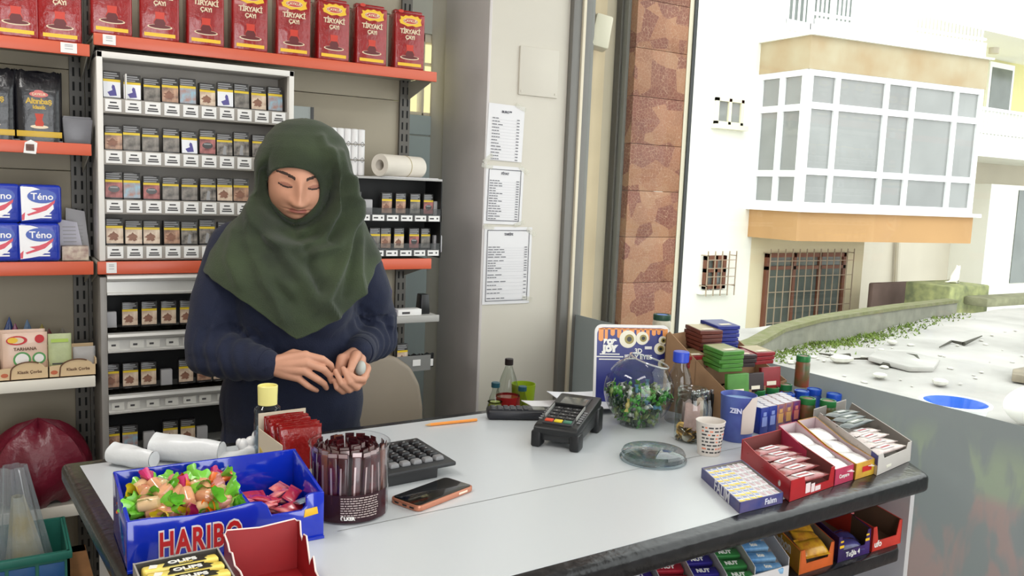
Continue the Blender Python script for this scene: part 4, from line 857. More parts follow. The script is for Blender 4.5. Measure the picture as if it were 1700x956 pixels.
# ---------------------------------------------------------------- sheared frame for squashed cartons
def fr3(fl, fr, bl):
    ex = V((fr[0] - fl[0], fr[1] - fl[1], 0)); ey = V((bl[0] - fl[0], bl[1] - fl[1], 0)); w, d = ex.length, ey.length; ex.normalize(); ey.normalize()
    return Matrix(((ex.x, ey.x, 0, 0), (ex.y, ey.y, 0, 0), (0, 0, 1, 0), (0, 0, 0, 1))), w, d
m_kr = M('brown_card', (150, 116, 84), .8, n=(30, .1)); m_krd = M('dark_card', (96, 76, 60), .85)
def carton(name, lab, cat, fl, fr, bl, z, hb, hf, mout, min_, hs=None, group=None, notch=None):
    """open display carton: front lip hf, back hb, sloped sides; returns root, frame matrix, w, d"""
    T, w, d = fr3(fl, fr, bl); t = thing(name, lab, cat, (fl[0], fl[1], z), 0, group); k = .0022
    hs = hs or [(0, hf), (d * .45, hf), (d, hb)]
    g = G(); g.T = T; g.box(0, w, 0, d, 0, k); g.box(0, w, d - k, d, k, hb)
    side = [(0, k)] + [(a, b) for a, b in hs] + [(d - k, k)]
    for x in (0, w - k): g.prism(side, x, x + k, 'x')
    if notch: a, b, h2 = notch; g.prism([(0, k), (w, k), (w, hf), (b * w, hf), (b * w - .008, h2), (a * w + .008, h2), (a * w, hf), (0, hf)], 0, k, 'y')
    else: g.box(0, w, 0, k, k, hf)
    g.build('carton', mout, t)
    g = G(); g.T = T; e = k + .0006
    g.box(k, w - k, k, d - k, k, e); g.box(k, w - k, d - e, d - k, k, hb - .001)
    for x in (k, w - e): g.prism([(k, k)] + [(min(max(a, k), d - e), b - .001) for a, b in hs] + [(d - e, k)], x, x + .0006, 'x')
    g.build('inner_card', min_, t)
    return t, T, w, d
def on_front(T, w, x, z, y=-.0006): return T @ TX(x, y, z)
# ---------------------------------------------------------------- blue sweet tray
m_blue = M('glossy_blue', (14, 44, 176), .12, coat=.6)
tr = thing('sweet_tray', 'glossy blue plastic tray of wrapped sweets with red lettering', 'tray', (.158, 1.297, Z0)); W_, D_, HF, HB = .296, .155, .078, .106
def hz(y): return HF + (HB - HF) * y / D_
def wall(g, pts, z0=0.0, close=True):
    pass
g = G(); th = .006
def wallx(x0, x1): g.prism([(0, 0), (D_, 0), (D_, HB), (0, HF)], x0, x1, 'x', bev=.0022)
wallx(0, th); wallx(W_ - th, W_)
g.box(0, W_, D_ - th, D_, 0, HB, bev=.0022); g.box(0, W_, 0, D_, 0, .006)
fr_ = [(0, 0), (W_, 0), (W_, HF), (W_ - .022, HF)] + [(W_ - .03 + .0 * k, HF - .004 * k) for k in range(1, 6)] + [(W_ - .036, HF - .026), (W_ - .085, HF - .026), (W_ - .092, HF - .008), (W_ - .10, HF - .002)] + [(W_ - .12 - k * .016, HF - .006 * sin(pi * k / 9)) for k in range(10)] + [(0, HF)]
g.prism(fr_, -.001, th, 'y', bev=.0016)
g.box(.176, .184, 0, D_, 0, .070, bev=.002); g.prism([(.06, .0), (D_, .0), (D_, HB - .012), (.08, .072)], .177, .183, 'x', bev=.0015)
g.prism([(-.004, .0), (.02, .0), (.02, .004), (-.004, .004)], 0, W_, 'x')
g.build('tray_body', m_blue, tr)
NRW = TX(.104, -.0022, .034) @ Matrix.Diagonal((.60, 1, 1, 1))
text('HARIBO', .050, M('logo_white', (232, 226, 226), .4), tr, NRW, bold=.0042, space=1.16)
text('HARIBO', .050, M('logo_red', (190, 26, 30), .35), tr, Matrix.Translation((0, -.0012, 0)) @ NRW, bold=.0016, space=1.16)
g = G(); g.prism([(.262, .040), (.286, .043), (.284, .055), (.264, .053)], -.0022, -.001, 'y', bev=.0005); g.build('yellow_print', M('mascot_yellow', (226, 176, 30), .4), tr)
# ---------------------------------------------------------------- wrapped jelly sweets, each its own object
m_jel = [M('jelly_peach', (222, 160, 118), .18, coat=.7, n=(60, .25)), M('jelly_pink', (216, 140, 130), .18, coat=.7, n=(60, .25)), M('jelly_cream', (222, 186, 140), .18, coat=.7, n=(60, .2))]
m_tw = {'green': M('twist_green', (120, 200, 60), .25, coat=.4, n=(80, .3)), 'orange': M('twist_orange', (236, 112, 26), .25, coat=.4, n=(80, .3)), 'pink': M('twist_pink', (206, 40, 110), .25, coat=.4, n=(80, .3)), 'yellow': M('twist_yellow', (234, 206, 40), .25, coat=.4, n=(80, .25))}
def make_sweet(colr, jel):
    t = thing('wrapped_sweet', '', 'sweet')
    g = G(); g.T = Matrix.Rotation(R(90), 4, 'Y'); g.lathe([(0, -.0155), (.005, -.0150), (.0088, -.012), (.0096, 0), (.0088, .012), (.005, .0150), (0, .0155)], 14); g.build('sweet_body', m_jel[jel], t)
    for s in (-1, 1):
        g = G()
        def fn(u, v, s=s):
            a = 2 * pi * u; r = .0028 + .0115 * v ** .8; rip = .0015 * sin(5 * a) * v
            return V((s * (.0145 + .0155 * v + rip), r * cos(a), (r * .55 + rip) * sin(a)))
        g.surf(fn, 24, 5, 0, True); g.build('twist_end', m_tw[colr], t)
    return t
SW = {}
rs = random.Random(21); spots = []
for L_ in range(3):
    for iy in range(6 - L_):
        for ix in range(5 - (L_ > 1)):
            spots.append((.030 + .030 * ix + rs.uniform(-.006, .006) + .012 * (L_ % 2), .030 + .0188 * iy + .008 * L_ + rs.uniform(-.005, .005), .054 + .0155 * L_ + (.012 * iy / 5) + rs.uniform(-.002, .003)))
for k, (x, y, z) in enumerate(spots):
    x = min(max(x, .036), .145); y = min(max(y, .036), .120)
    c = rs.choices(['green', 'orange', 'pink', 'yellow'], [10, 2, 1, 1])[0]; j = rs.choice((0, 0, 1, 2)); key = (c, j)
    rot = (rs.uniform(0, 6), rs.uniform(-.5, .5), rs.uniform(0, 6.28))
    if key not in SW:
        o = SW[key] = make_sweet(*key); o.location = (.158 + x, 1.297 + y, Z0 + z); o.rotation_euler = rot
    else: o = dup(SW[key], (.158 + x, 1.297 + y, Z0 + z), rot)
    o.scale = (1.15, 1.15, 1.15)
    o['label'] = 'jelly sweet with %s twisted wrapper ends, heaped in the blue tray' % c; o['group'] = '%s wrapped jelly sweets in the blue tray' % c
m_pp = [M('pink_foil', (206, 66, 84), .25, coat=.4, n=(70, .4), c2=(226, 150, 140)), M('rose_foil', (196, 46, 74), .25, coat=.4, n=(70, .35)), M('silver_blue_foil', (120, 140, 156), .25, coat=.4, n=(60, .4))]
def packet_mesh(name, w, h, d, mats):
    g = G()
    g.surf(lambda u, v: V((w * (abs(cos(2 * pi * u)) ** .5) * (1 if cos(2 * pi * u) > 0 else -1), h * (2 * v - 1), d * sin(2 * pi * u) * (1 - abs(2 * v - 1) ** 3))), 20, 8, 0, True)
    g.box(-w, w, h - .002, h + .004, -.0006, .0006).box(-w, w, -h - .004, -h + .002, -.0006, .0006)
    return g.mesh(name, mats)
ppm = [packet_mesh('sweet_packet', .011, .017, .0045, m) for m in m_pp]
for k in range(24):
    v = 2 if k == 21 else k % 2; o = bpy.data.objects.new('sweet_packet', ppm[v]); COL.objects.link(o)
    o.location = (.158 + rs.uniform(.202, .272), 1.297 + rs.uniform(.024, .130), Z0 + .022 + .0023 * k / 1.4); o.rotation_euler = (rs.uniform(-.5, .5), rs.uniform(-.5, .5), rs.uniform(0, 6.28))
    tag(o, 'silvery blue sweet packet among the pink ones in the blue tray' if v == 2 else '%s sweet packet in the small end of the blue tray' % ('pale pink' if v == 0 else 'deep rose'), 'sweet', None if v == 2 else '%s packets in the blue tray' % ('pale pink' if v == 0 else 'deep rose'))
# ---------------------------------------------------------------- box of fruit drop rolls and torn red box
m_gc = M('grey_card', (150, 144, 138), .7); m_ry = M('roll_yellow', (232, 196, 60), .3, coat=.3, n=(40, .25), c2=(236, 222, 130)); m_rk = M('roll_black', (24, 22, 20), .4); m_rw = M('roll_white2', (238, 236, 230), .4)
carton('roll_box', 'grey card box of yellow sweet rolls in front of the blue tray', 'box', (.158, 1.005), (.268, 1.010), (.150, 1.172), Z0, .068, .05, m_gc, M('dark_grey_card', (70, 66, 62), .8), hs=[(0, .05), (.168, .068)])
def make_roll():
    t = thing('sweet_roll', '', 'sweet roll')
    g = G(); g.box(-.052, .052, -.0095, .0095, 0, .019, bev=.0045, seg=3); g.build('wrapper', m_ry, t)
    g = G()
    g.prism([(-.026, -.0091), (-.018, .0093), (.030, .0093), (.038, .002), (.032, -.002), (.034, -.0091)], .0188, .0194, 'z'); g.prism([(-.026, .001), (.034, .001), (.030, .0165), (-.016, .0165)], -.0101, -.0094, 'y')
    g.build('black_panel', m_rk, t)
    g = G(); g.prism([(-.044, -.006), (-.034, -.008), (-.030, .004), (-.040, .007)], .0189, .0193, 'z'); g.build('white_print', m_rw, t)
    o = text('OLIPS', .0155, m_rw, t, Matrix.Translation((.003, .0025, .0196)), bold=.0007)
    o = text('EXTRA', .006, m_ry, t, Matrix.Translation((.006, -.006, .0196)), bold=.0002)
    return t
rl0 = make_roll()
for k in range(4):
    o = rl0 if k == 0 else dup(rl0, (0, 0, 0)); o.scale = (.93, 1, 1); o.location = (.2065 + .0025 * k, 1.152 - .0235 * k, Z0 + .048 - .001 * k); o.rotation_euler = (R(-6), 0, R(1 - k)); o['label'] = 'yellow and black sweet roll, %s from the back of the grey box' % ORD[k]; o['group'] = 'yellow sweet rolls in the grey box'
m_rb = M('torn_red_card', (150, 26, 30), .45, n=(14, .2)); m_torn = M('torn_white_card', (232, 214, 208), .8)
tb = thing('torn_red_box', 'torn open red card box beside the yellow sweet rolls', 'box', (.2745, 1.205, Z0))
w, d = .108, .2; g = G(); g.box(0, w, -d, 0, 0, .002)
zz = [(0, 0), (w, 0), (w, .072), (w - .006, .078), (.05, .074), (.004, .078), (0, .07)]; g.prism(zz, -.002, 0, 'y')
rt = [(0, 0), (0, .074), (-.012, .078), (-.016, .060), (-.024, .052), (-.03, .064), (-.042, .066), (-.052, .046), (-.06, .030), (-.066, .040), (-.074, .048), (-.084, .03), (-.1, .026), (-.12, .032), (-.15, .02), (-d, .02), (-d, 0)]; g.prism(rt, w - .002, w, 'x')
lt = [(0, 0), (0, .072), (-.02, .066), (-.03, .058), (-.045, .062), (-.06, .05), (-.09, .054), (-.13, .045), (-d, .04), (-d, 0)]; g.prism(lt, 0, .002, 'x')
g.build('red_card', m_rb, tb)
g = G(); g.tube([(a, -.001, b + .0006) for a, b in zz[2:]], .0011, 5); g.build('torn_edge', m_torn, tb); g = G(); g.tube([(w - .001, a, b + .0006) for a, b in rt[1:-1]], .0013, 5); g.build('torn_edge', m_torn, tb); g = G(); g.tube([(.001, a, b + .0006) for a, b in lt[1:-1]], .0013, 5); g.build('torn_edge', m_torn, tb)
t = thing('round_sticker', 'round sticker with pink rim and yellow print inside the torn red box', 'sticker', (.352, 1.12, Z0 + .0022))
g = G(); g.cyl(.019, 0, .0015, 32); g.build('disc', M('sticker_pink', (206, 150, 186), .4), t); g = G(); g.cyl(.0145, .0015, .002, 28); g.build('centre', M('sticker_dark', (40, 36, 34), .4), t); g = G()
for a in range(3): g.cyl(.005, .002, .0024, 12, (.006 * cos(a * 2.1), .006 * sin(a * 2.1), 0))
g.build('yellow_print', M('mascot_yellow', (226, 176, 30), .4), t)
# ---------------------------------------------------------------- round tub of chocolate sticks
m_clear = MG('clear_plastic', (246, 246, 248), 1.1, .03, 1.4, .015); m_choc = [M('choc_wrap', (84, 18, 24), .25, coat=.5, n=(40, .4), c2=(40, 12, 18)), M('choc_wrap2', (58, 14, 24), .25, coat=.5, n=(50, .4)), M('choc_wrap3', (120, 70, 54), .35, coat=.4, n=(30, .3))]
tub = thing('sweet_tub', 'round clear tub packed with dark red chocolate sticks', 'tub', (.532, 1.39, Z0)); rT, hT = .069, .127
g = G(); g.lathe([(0, .001), (rT - .002, .001), (rT, .004), (rT, hT - .004), (rT + .0025, hT - .003), (rT + .0025, hT), (rT - .0005, hT)], 40); g.build('clear_wall', m_clear, tub)
g = G()
for k in range(25): a0, a1 = R(200 + 4.6 * k), R(200 + 4.6 * (k + 1)); r_ = rT + .0006; g.quad((r_ * cos(a0), r_ * sin(a0), .004), (r_ * cos(a1), r_ * sin(a1), .004), (r_ * cos(a1), r_ * sin(a1), .052), (r_ * cos(a0), r_ * sin(a0), .052))
g.build('label_band', MG('label_film', (150, 110, 112), .6, .1, 1.35, .0, .5, (66, 40, 48)), tub)
g = G(); rr = random.Random(4)
for k in range(9):
    z = .046 - k * .0042; a = R(238)
    while a < R(292):
        s_ = R(rr.uniform(2, 7)); b_ = min(a + s_, R(294)); r_ = rT + .0012; n = 3
        for q in range(n): a0, a1 = a + (b_ - a) * q / n, a + (b_ - a) * (q + 1) / n; g.quad((r_ * cos(a0), r_ * sin(a0), z), (r_ * cos(a1), r_ * sin(a1), z), (r_ * cos(a1), r_ * sin(a1), z + .0018), (r_ * cos(a0), r_ * sin(a0), z + .0018))
        a = b_ + R(1.2)
g.build('fine_print', M('grey_fine_print', (176, 160, 156), .6), tub)
o = text('ÜLKER', .008, m_rw, tub, Matrix.Rotation(R(-22), 4, 'Z') @ TX(0, -rT - .0016, .012), bold=.0004)
def stick_mesh(i):
    g = G(); g.box(-.0075, .0075, -.004, .004, .006, .112, bev=.002); g.box(-.008, .008, -.0006, .0006, 0, .120); g.patch(-.004, -.001, .03, .095, -.0042, 1)
    g.patch(-.0075, .0075, .112, .119, -.0009, 1)
    return g.mesh('chocolate_stick', [m_choc[i], M('stick_silver', (190, 170, 168), .3, metal=.5)])
SM = [stick_mesh(i) for i in range(3)]; k = 0
for ring, n in ((.058, 21), (.042, 14), (.025, 8), (.008, 3)):
    for i in range(n):
        a = 2 * pi * (i + .3 * (ring < .05)) / n + rs.uniform(-.06, .06); o = bpy.data.objects.new('chocolate_stick', SM[2 if (ring > .05 and i % 7 == 5) else (i + n) % 2]); COL.objects.link(o)
        o.location = (.532 + ring * cos(a), 1.39 + ring * sin(a), Z0 + .0035); o.rotation_euler = (rs.uniform(-.05, .05), rs.uniform(-.05, .05), a + pi / 2 + rs.uniform(-.3, .3))
        tag(o, 'tan chocolate stick among the dark ones in the clear tub' if o.data == SM[2] else 'dark red wrapped chocolate stick standing in the clear tub', 'chocolate stick', 'tan sticks in the clear tub' if o.data == SM[2] else 'chocolate sticks in the clear tub')
# ---------------------------------------------------------------- carton of red pouches behind the tub
rp_ = thing('pouch_carton', 'cream flapped carton of red foil pouches behind the clear tub', 'carton', (.505, 1.545, Z0), R(4))
g = G(); w, d = .098, .13; g.box(-w / 2, w / 2, 0, d, 0, .002).box(-w / 2, -w / 2 + .002, 0, d, 0, .085).box(w / 2 - .002, w / 2, 0, d, 0, .06).box(-w / 2, w / 2, d - .002, d, 0, .115).box(-w / 2, w / 2, 0, .002, 0, .03); g.build('carton', M('cream_board', (206, 192, 170), .7), rp_)
g = G(); g.prism([(0, .01), (.12, .01), (.12, .05), (.06, .03), (.03, .04), (0, .02)], -w / 2 - .0008, -w / 2, 'x'); g.build('yellow_print', M('leaf_yellow', (186, 160, 60), .5), rp_)
m_pch = M('red_pouch', (150, 24, 22), .25, coat=.5, bump=(40, .4), n=(20, .3)); gp = G(); gp.T = Matrix.Rotation(R(90), 4, 'X')
gp.surf(lambda u, v: V((.041 * (abs(cos(2 * pi * u)) ** .4) * (1 if cos(2 * pi * u) > 0 else -1), .105 * v, .0055 * sin(2 * pi * u) * (1 - abs(2 * v - 1) ** 4))), 24, 9, 0, True); gp.box(-.041, .041, .101, .108, -.0007, .0007)
pm = gp.mesh('red_pouch', m_pch)
for k in range(8):
    o = bpy.data.objects.new('red_pouch', pm); COL.objects.link(o); q = Matrix.Rotation(R(4), 4, 'Z') @ V((.006 * ((k * 3) % 4 - 1.5) / 3, .018 + .0135 * k, .0035)); o.location = V((.505, 1.545, Z0)) + q; o.rotation_euler = (R(-4 - rs.uniform(0, 5)), R(rs.uniform(-3, 4)), R(4 + rs.uniform(-5, 5)))
    tag(o, 'red foil pouch in the cream carton, %s from the front' % ORD[k], 'pouch', 'red foil pouches in the cream carton')
# ---------------------------------------------------------------- cologne bottle, figurine, rolled bags, red pen
t = thing('cologne_bottle', 'clear bottle with a pale yellow cap and yellow label behind the tray', 'bottle', (.486, 1.745, Z0))
g = G(); g.lathe([(0, .001), (.026, .001), (.0275, .004), (.0275, .098), (.026, .106), (.02, .111), (.0175, .113)], 28); g.build('bottle_body', MG('cologne_glass', (196, 206, 214), 1.3, .02, 1.5, .02), t)
g = G(); g.lathe([(0, .003), (.0245, .003), (.025, .006), (.025, .07), (0, .07)], 28); g.build('liquid', MG('cologne_liquid', (226, 232, 236), .4, .02, 1.33), t)
g = G(); g.lathe([(.019, .113), (.0195, .113), (.0205, .152), (.0195, .153), (.017, .152), (.017, .148), (0, .148)], 28); g.build('cap', M('pale_yellow_cap', (232, 222, 140), .35), t)
g = G()
for k in range(9): a0, a1 = R(250 + 8.5 * k), R(250 + 8.5 * (k + 1)); g.quad((.0282 * cos(a0), .0282 * sin(a0), .006), (.0282 * cos(a1), .0282 * sin(a1), .006), (.0282 * cos(a1), .0282 * sin(a1), .076 + .004 * (k > 3)), (.0282 * cos(a0), .0282 * sin(a0), .076))
g.build('yellow_label', M('yellow_label', (212, 198, 100), .5), t)
t = thing('white_figurine', 'small white porcelain ornament beside the cologne bottle', 'ornament', (.453, 1.765, Z0)); m_por = M('porcelain', (236, 236, 236), .3, coat=.4)
g = G(); g.ell((0, 0, .014), .022, .017, .014).ell((-.012, 0, .026), .012, .012, .013).ell((.016, .002, .032), .011, .011, .022).ell((.021, .0, .056), .006, .006, .008).ell((.004, .0, .03), .012, .012, .012).ell((-.02, 0, .03), .007, .007, .01); g.build('ornament', m_por, t)
m_film = M('milky_bag', (222, 224, 226), .4, coat=.2, bump=(26, .35))
def rolled(px, py, rz, ln, r, lab):
    p = onZ(px, py, Z0 + r); g = G(); g.T = Matrix.Rotation(R(90), 4, 'Y')
    g.surf(lambda u, v: V((r * (1 + .10 * sin(3 * 2 * pi * u + 4 * v) + .05 * sin(14 * v + 2 * pi * u)) * (1 - .55 * max(0, v - .55) * (1 - .3 * sin(4 * pi * u))) * cos(2 * pi * u), r * (1 + .08 * sin(5 * v)) * (1 - .3 * max(0, v - .6)) * sin(2 * pi * u), -ln / 2 + ln * v)), 36, 20, 0, True); g.lathe([(0, -ln / 2), (r * .9, -ln / 2)], 36); g.lathe([(0, ln / 2), (r * .75, ln / 2)], 36)
    tag(g.build('rolled_bag', m_film, None, (p.x, p.y, Z0 + r * .98), R(rz)), lab, 'bag', None)
rolled(221, 757, -48, .10, .021, 'rolled milky plastic bag, smaller one nearest the counter corner'); rolled(312, 745, -38, .145, .027, 'rolled milky plastic bag, larger one behind the blue tray'); rolled(388, 757, 12, .09, .012, 'flat milky plastic bag between the rolled bag and the cologne bottle')
t = thing('marker_pen', 'red and white pen lying along the back edge behind the blue tray', 'pen', (.375, 1.846, Z0 + .006), R(8)); g = G(); g.T = Matrix.Rotation(R(90), 4, 'Y'); g.lathe([(0, -.05), (.006, -.05), (.006, .02), (0, .02)], 12); g.build('barrel', m_red, t); g = G(); g.T = Matrix.Rotation(R(90), 4, 'Y'); g.lathe([(0, -.075), (.0065, -.074), (.0065, -.05), (0, -.05)], 12); g.build('cap', m_white, t)
# ---------------------------------------------------------------- calculator
ca_ = thing('desk_calculator', 'black desk calculator with grey keys half behind the clear tub', 'calculator', (.70, 1.545, Z0), R(5)); m_cal = M('calc_black', (40, 41, 43), .45); m_key = M('key_black', (34, 34, 37), .35); m_keyg = M('key_grey', (126, 126, 128), .4)
g = G(); g.prism([(-.070, .0), (.055, .0), (.06, .028), (-.072, .024)], -.09, .045, 'x')
g.prism([(-.078, .020), (.080, .028), (.080, .037), (-.078, .029)], -.095, .085, 'x', bev=.003); g.build('case', m_cal, ca_)
for r_ in range(5):
    for c in range(6):
        y = -.060 + .024 * r_; x = -.080 + c * .0255; z = .0292 + .008 * (y + .078) / .158 - .0005
        g = G(); g.box(x, x + .021, y, y + .019, z, z + .009, bev=.003, t=.18); key = g.build('key', m_keyg if r_ == 0 else m_key, ca_)
        if r_: g = G(); g.box(x + .008, x + .013, y + .008, y + .011, z + .009, z + .0093); g.build('symbol', m_pkt, key)
# ---------------------------------------------------------------- phone, pencil
t = thing('mobile_phone', 'mobile phone in a rose gold case lying screen up', 'phone', (.697, 1.388, Z0), R(21)); m_rg = M('rose_gold', (196, 130, 104), .25, metal=.5)
def rrect(w, h, r, n=6): return [(sx * (w - r) + r * cos(a), sy * (h - r) + r * sin(a)) for sx, sy, a0 in ((1, 1, 0), (-1, 1, 90), (-1, -1, 180), (1, -1, 270)) for a in [R(a0 + 90 * k / n) for k in range(n + 1)]]
g = G(); g.prism(rrect(.077, .037, .011), 0, .0105, 'z', bev=.0022); g.build('case', m_rg, t)
g = G(); g.prism(rrect(.0735, .0338, .009), .0104, .0112, 'z', bev=.0003); g.build('screen', M('phone_screen', (8, 8, 9), .08, spec=.6), t)
g = G(); g.box(.032, .056, -.0375, -.0365, .004, .0078); g.build('volume_button', M('button_cream', (236, 216, 196), .3), t)
g = G()
for y in (-.02, -.002, .018): g.box(-.0776, -.0768, y - .005, y + .005, .0035, .0065)
g.build('port', m_black, t)
p = onZ(749, 701, Z0 + .004); t = thing('pencil', 'orange pencil lying near the back edge of the counter', 'pencil', (p.x, p.y, Z0 + .0038), R(-3))
g = G(); g.T = Matrix.Rotation(R(90), 4, 'Y'); g.lathe([(0, .07), (.0036, .07), (.0038, .069), (.0038, -.056)], 6); g.build('barrel', M('pencil_orange', (232, 146, 62), .4), t)
g = G(); g.T = Matrix.Rotation(R(90), 4, 'Y'); g.lathe([(.0038, -.056), (.001, -.068), (0, -.07)], 6); g.build('tip', M('pencil_wood', (206, 160, 104), .6), t)
# ---------------------------------------------------------------- cordless phone and card terminal
p = onZ(872, 690, Z0 + .01); t = thing('cordless_phone', 'black cordless phone handset lying behind the card terminal', 'phone', (p.x - .004, p.y + .018, Z0), R(-26)); m_ph = M('handset_black', (30, 31, 38), .35)
g = G(); g.box(-.085, .085, -.026, .026, 0, .026, bev=.008, seg=3); g.build('handset', m_ph, t)
for c in range(6):
    for r_ in range(3): g = G(); g.box(-.076 + .0165 * c, -.064 + .0165 * c, -.019 + .0135 * r_, -.009 + .0135 * r_, .0255, .0285, bev=.001); g.build('key', M('handset_key', (52, 53, 58), .35), t)
g = G(); g.box(.03, .062, -.018, .018, .0255, .0266, bev=.001); g.build('display', M('grey_lcd', (110, 112, 106), .2), t)
te = thing('card_terminal', 'black card payment terminal standing in a dock on the counter', 'card terminal', (1.155, 1.60, Z0), R(-52)); m_te = M('terminal_black', (24, 25, 27), .4); m_te2 = M('terminal_side', (42, 43, 45), .3)
# local: x across, y along, front (keypad end) at -y
g = G(); g.prism([(-.105, .03), (.095, .058), (.105, .066), (.10, .082), (-.10, .052), (-.11, .046)], -.052, .052, 'x', bev=.005); g.build('top_case', m_te, te)
g = G(); g.prism([(-.095, .014), (.1, .018), (.1, .062), (-.095, .034)], -.049, .049, 'x', bev=.003); g.build('lower_case', m_te2, te)
for sx in (-1, 1):
    for y0, y1, h in ((-.108, -.07, .038), (.062, .104, .06)):
        g = G(); g.box(min(sx * .034, sx * .057), max(sx * .034, sx * .057), y0, y1, 0, h, bev=.005); g.build('dock_foot', m_te, te)
TT = Matrix.Translation((0, -.005, .0685)) @ Matrix.Rotation(math.atan2(.030, .20), 4, 'X')
def tp(name, mat, *b, bev=.0008, par=te):
    g = G(); g.T = TT; g.box(*b, bev=bev); return g.build(name, mat, par)
tp('screen', M('terminal_screen', (96, 96, 92), .12), -.032, .030, .022, .075, -.001, .0012)
tp('screen_bezel', m_black, -.036, .034, .018, .083, -.003, .0006)
tp('keypad_frame', M('keypad_grey', (60, 60, 62), .35), -.036, .034, -.088, .016, -.003, .0012)
for sx in (-.038, .036): tp('guard', M('guard_edge', (150, 150, 146), .25), sx - .0006, sx + .0012, -.06, .012, .0, .0085, bev=.0003)
tp('guard', m_te, -.038, .037, .010, .0135, .0, .0095)
for r_ in range(5):
    for c in range(3):
        mm = (M('key_red', (206, 70, 40), .4), M('key_yellow', (222, 196, 40), .4), M('key_green', (70, 122, 100), .4))[c] if r_ == 0 else M('key_dark', (44, 44, 46), .35)
        k_ = tp('key', mm, -.032 + .0218 * c, -.0135 + .0218 * c, -.082 + .0182 * r_, -.070 + .0182 * r_, .001, .0042)
        if r_: tp('key_symbol', M('symbol_grey', (150, 150, 150), .5), -.024 + .0218 * c, -.0205 + .0218 * c, -.078 + .0182 * r_, -.0745 + .0182 * r_, .0042, .0045, bev=0, par=k_)
for q in range(6):
    tp('vent', m_pkt, .040, .048, -.07 + q * .012, -.0675 + q * .012, -.0002, .0014, bev=0); tp('vent', m_pkt, -.050, -.042, -.07 + q * .012, -.0675 + q * .012, -.0002, .0014, bev=0)
# ---------------------------------------------------------------- papers, display card, bowl, lid
g = G(); A = [onZ(*q, Z0) for q in ((898, 659), (930, 685), (1060, 668), (1010, 654))]
def sheet(pts, z, lab, mat, curl=.004):
    c = sum((V((p.x, p.y, 0)) for p in pts), V()) / 4; g = G()
    def fn(u, v):
        q = pts[0].lerp(pts[3], u).lerp(pts[1].lerp(pts[2], u), v) - c; return V((q.x, q.y, curl * (1 - u) ** 2 * 2))
    g.surf(fn, 10, 6); g.surf(lambda u, v: fn(1 - u, v) + V((0, 0, -.001)), 10, 6); return tag(g.build('paper_sheet', mat, None, (c.x, c.y, z)), lab, 'paper')
sheet([V((1.21, 1.90, 0)), V((1.20, 1.80, 0)), V((1.34, 1.80, 0)), V((1.36, 1.905, 0))], Z0 + .002, 'white sheet of paper sticking out behind the cordless phone', m_paper, .006)
sheet([V((1.30, 1.912, 0)), V((1.26, 1.74, 0)), V((1.47, 1.72, 0)), V((1.50, 1.915, 0))], Z0 + .012, 'white paper pad behind the card terminal', M('paper_pad', (228, 228, 234), .6), .008)
dc = thing('display_card', 'navy display card with cartoon eyes behind the glass sweet bowl', 'display card', (1.480, 1.768, Z0), R(-24)); dc.rotation_euler = (R(-6), 0, R(-24)); m_nv = M('navy_print', (36, 42, 120), .35)
pl = rrect(.105, .112, .02); pl = [(a, b + .112) for a, b in pl]
g = G(); g.prism(pl, 0, .004, 'y', bev=.001); g.build('backing', M('card_white', (226, 224, 222), .45), dc)
g = G(); pl2 = [(a * .93, (b - .112) * .93 + .112) for a, b in pl]; g.prism(pl2, -.0004, .0002, 'y'); g.build('navy_panel', m_nv, dc)
g = G(); rr = random.Random(2); x = -.094
while x < .088:
    w = rr.uniform(.008, .014); L_ = rr.uniform(.008, .03); g.prism([(x, .214), (x, .214 - L_)] + [(x + w / 2 - w / 2 * cos(R(a)), .214 - L_ - w / 2 * sin(R(a))) for a in range(20, 180, 20)] + [(x + w, .214 - L_), (x + w, .214)], -.0009, -.0003, 'y'); x += w + rr.uniform(.003, .009)
g.prism([(-.092, .2105), (.092, .2105), (.088, .2148), (-.088, .2148)], -.0009, -.0003, 'y'); g.build('orange_drips', M('drip_orange', (230, 150, 80), .4), dc)
def eyeball(x, z, r, nm='eye'):
    g = G(); g.T = Matrix.Translation((x, -.0012, z)) @ Matrix.Rotation(R(90), 4, 'X'); g.cyl(r, 0, .0006, 28, (0, 0, 0), 0); g.cyl(r * .55, .0006, .0009, 24, (r * .15, .0, 0), 1); g.cyl(r * .28, .0009, .0012, 20, (r * .15, 0, 0), 2); g.build(nm, [M('eye_white', (232, 226, 206), .4), M('eye_olive', (150, 136, 70), .4), m_black], dc)
eyeball(-.012, .185, .024); eyeball(.028, .188, .018); eyeball(.078, .160, .016, 'round_picture'); eyeball(.086, .183, .012, 'round_picture'); eyeball(.088, .118, .014, 'round_picture')
text('JELLY EYES', .0165, m_rw, dc, TX(.018, -.0014, .136, 0), bold=.0005); text('3D', .017, m_rw, dc, TX(.018, -.0014, .153), bold=.0006)
g = G(); g.box(.036, .056, -.0012, -.0004, .158, .166, bev=.0003); g.build('pale_print', m_tag, dc)
text('POP', .018, m_rw, dc, TX(-.062, -.0014, .176), bold=.0022); text('JOY', .021, m_rw, dc, TX(-.062, -.0014, .158), bold=.0028)
g = G()
for z, w in ((.142, .036), (.135, .05), (.128, .038)): g.patch(-.062 - w / 1.3, -.062 + w / 1.3, z, z + .0032, -.0012)
g.build('fine_print', m_tag, dc)
bw = thing('glass_bowl', 'round glass bowl half full of small green wrapped sweets', 'bowl', (1.385, 1.625, Z0)); rb_ = .088; m_gl = MG('bowl_glass', (244, 246, 244), 1.5, .02, 1.5, .012)
tilt = Matrix.Translation((0, 0, .088)) @ Matrix.Rotation(R(16), 4, V((.6, .75, 0)).normalized()) @ Matrix.Translation((0, 0, -.088))
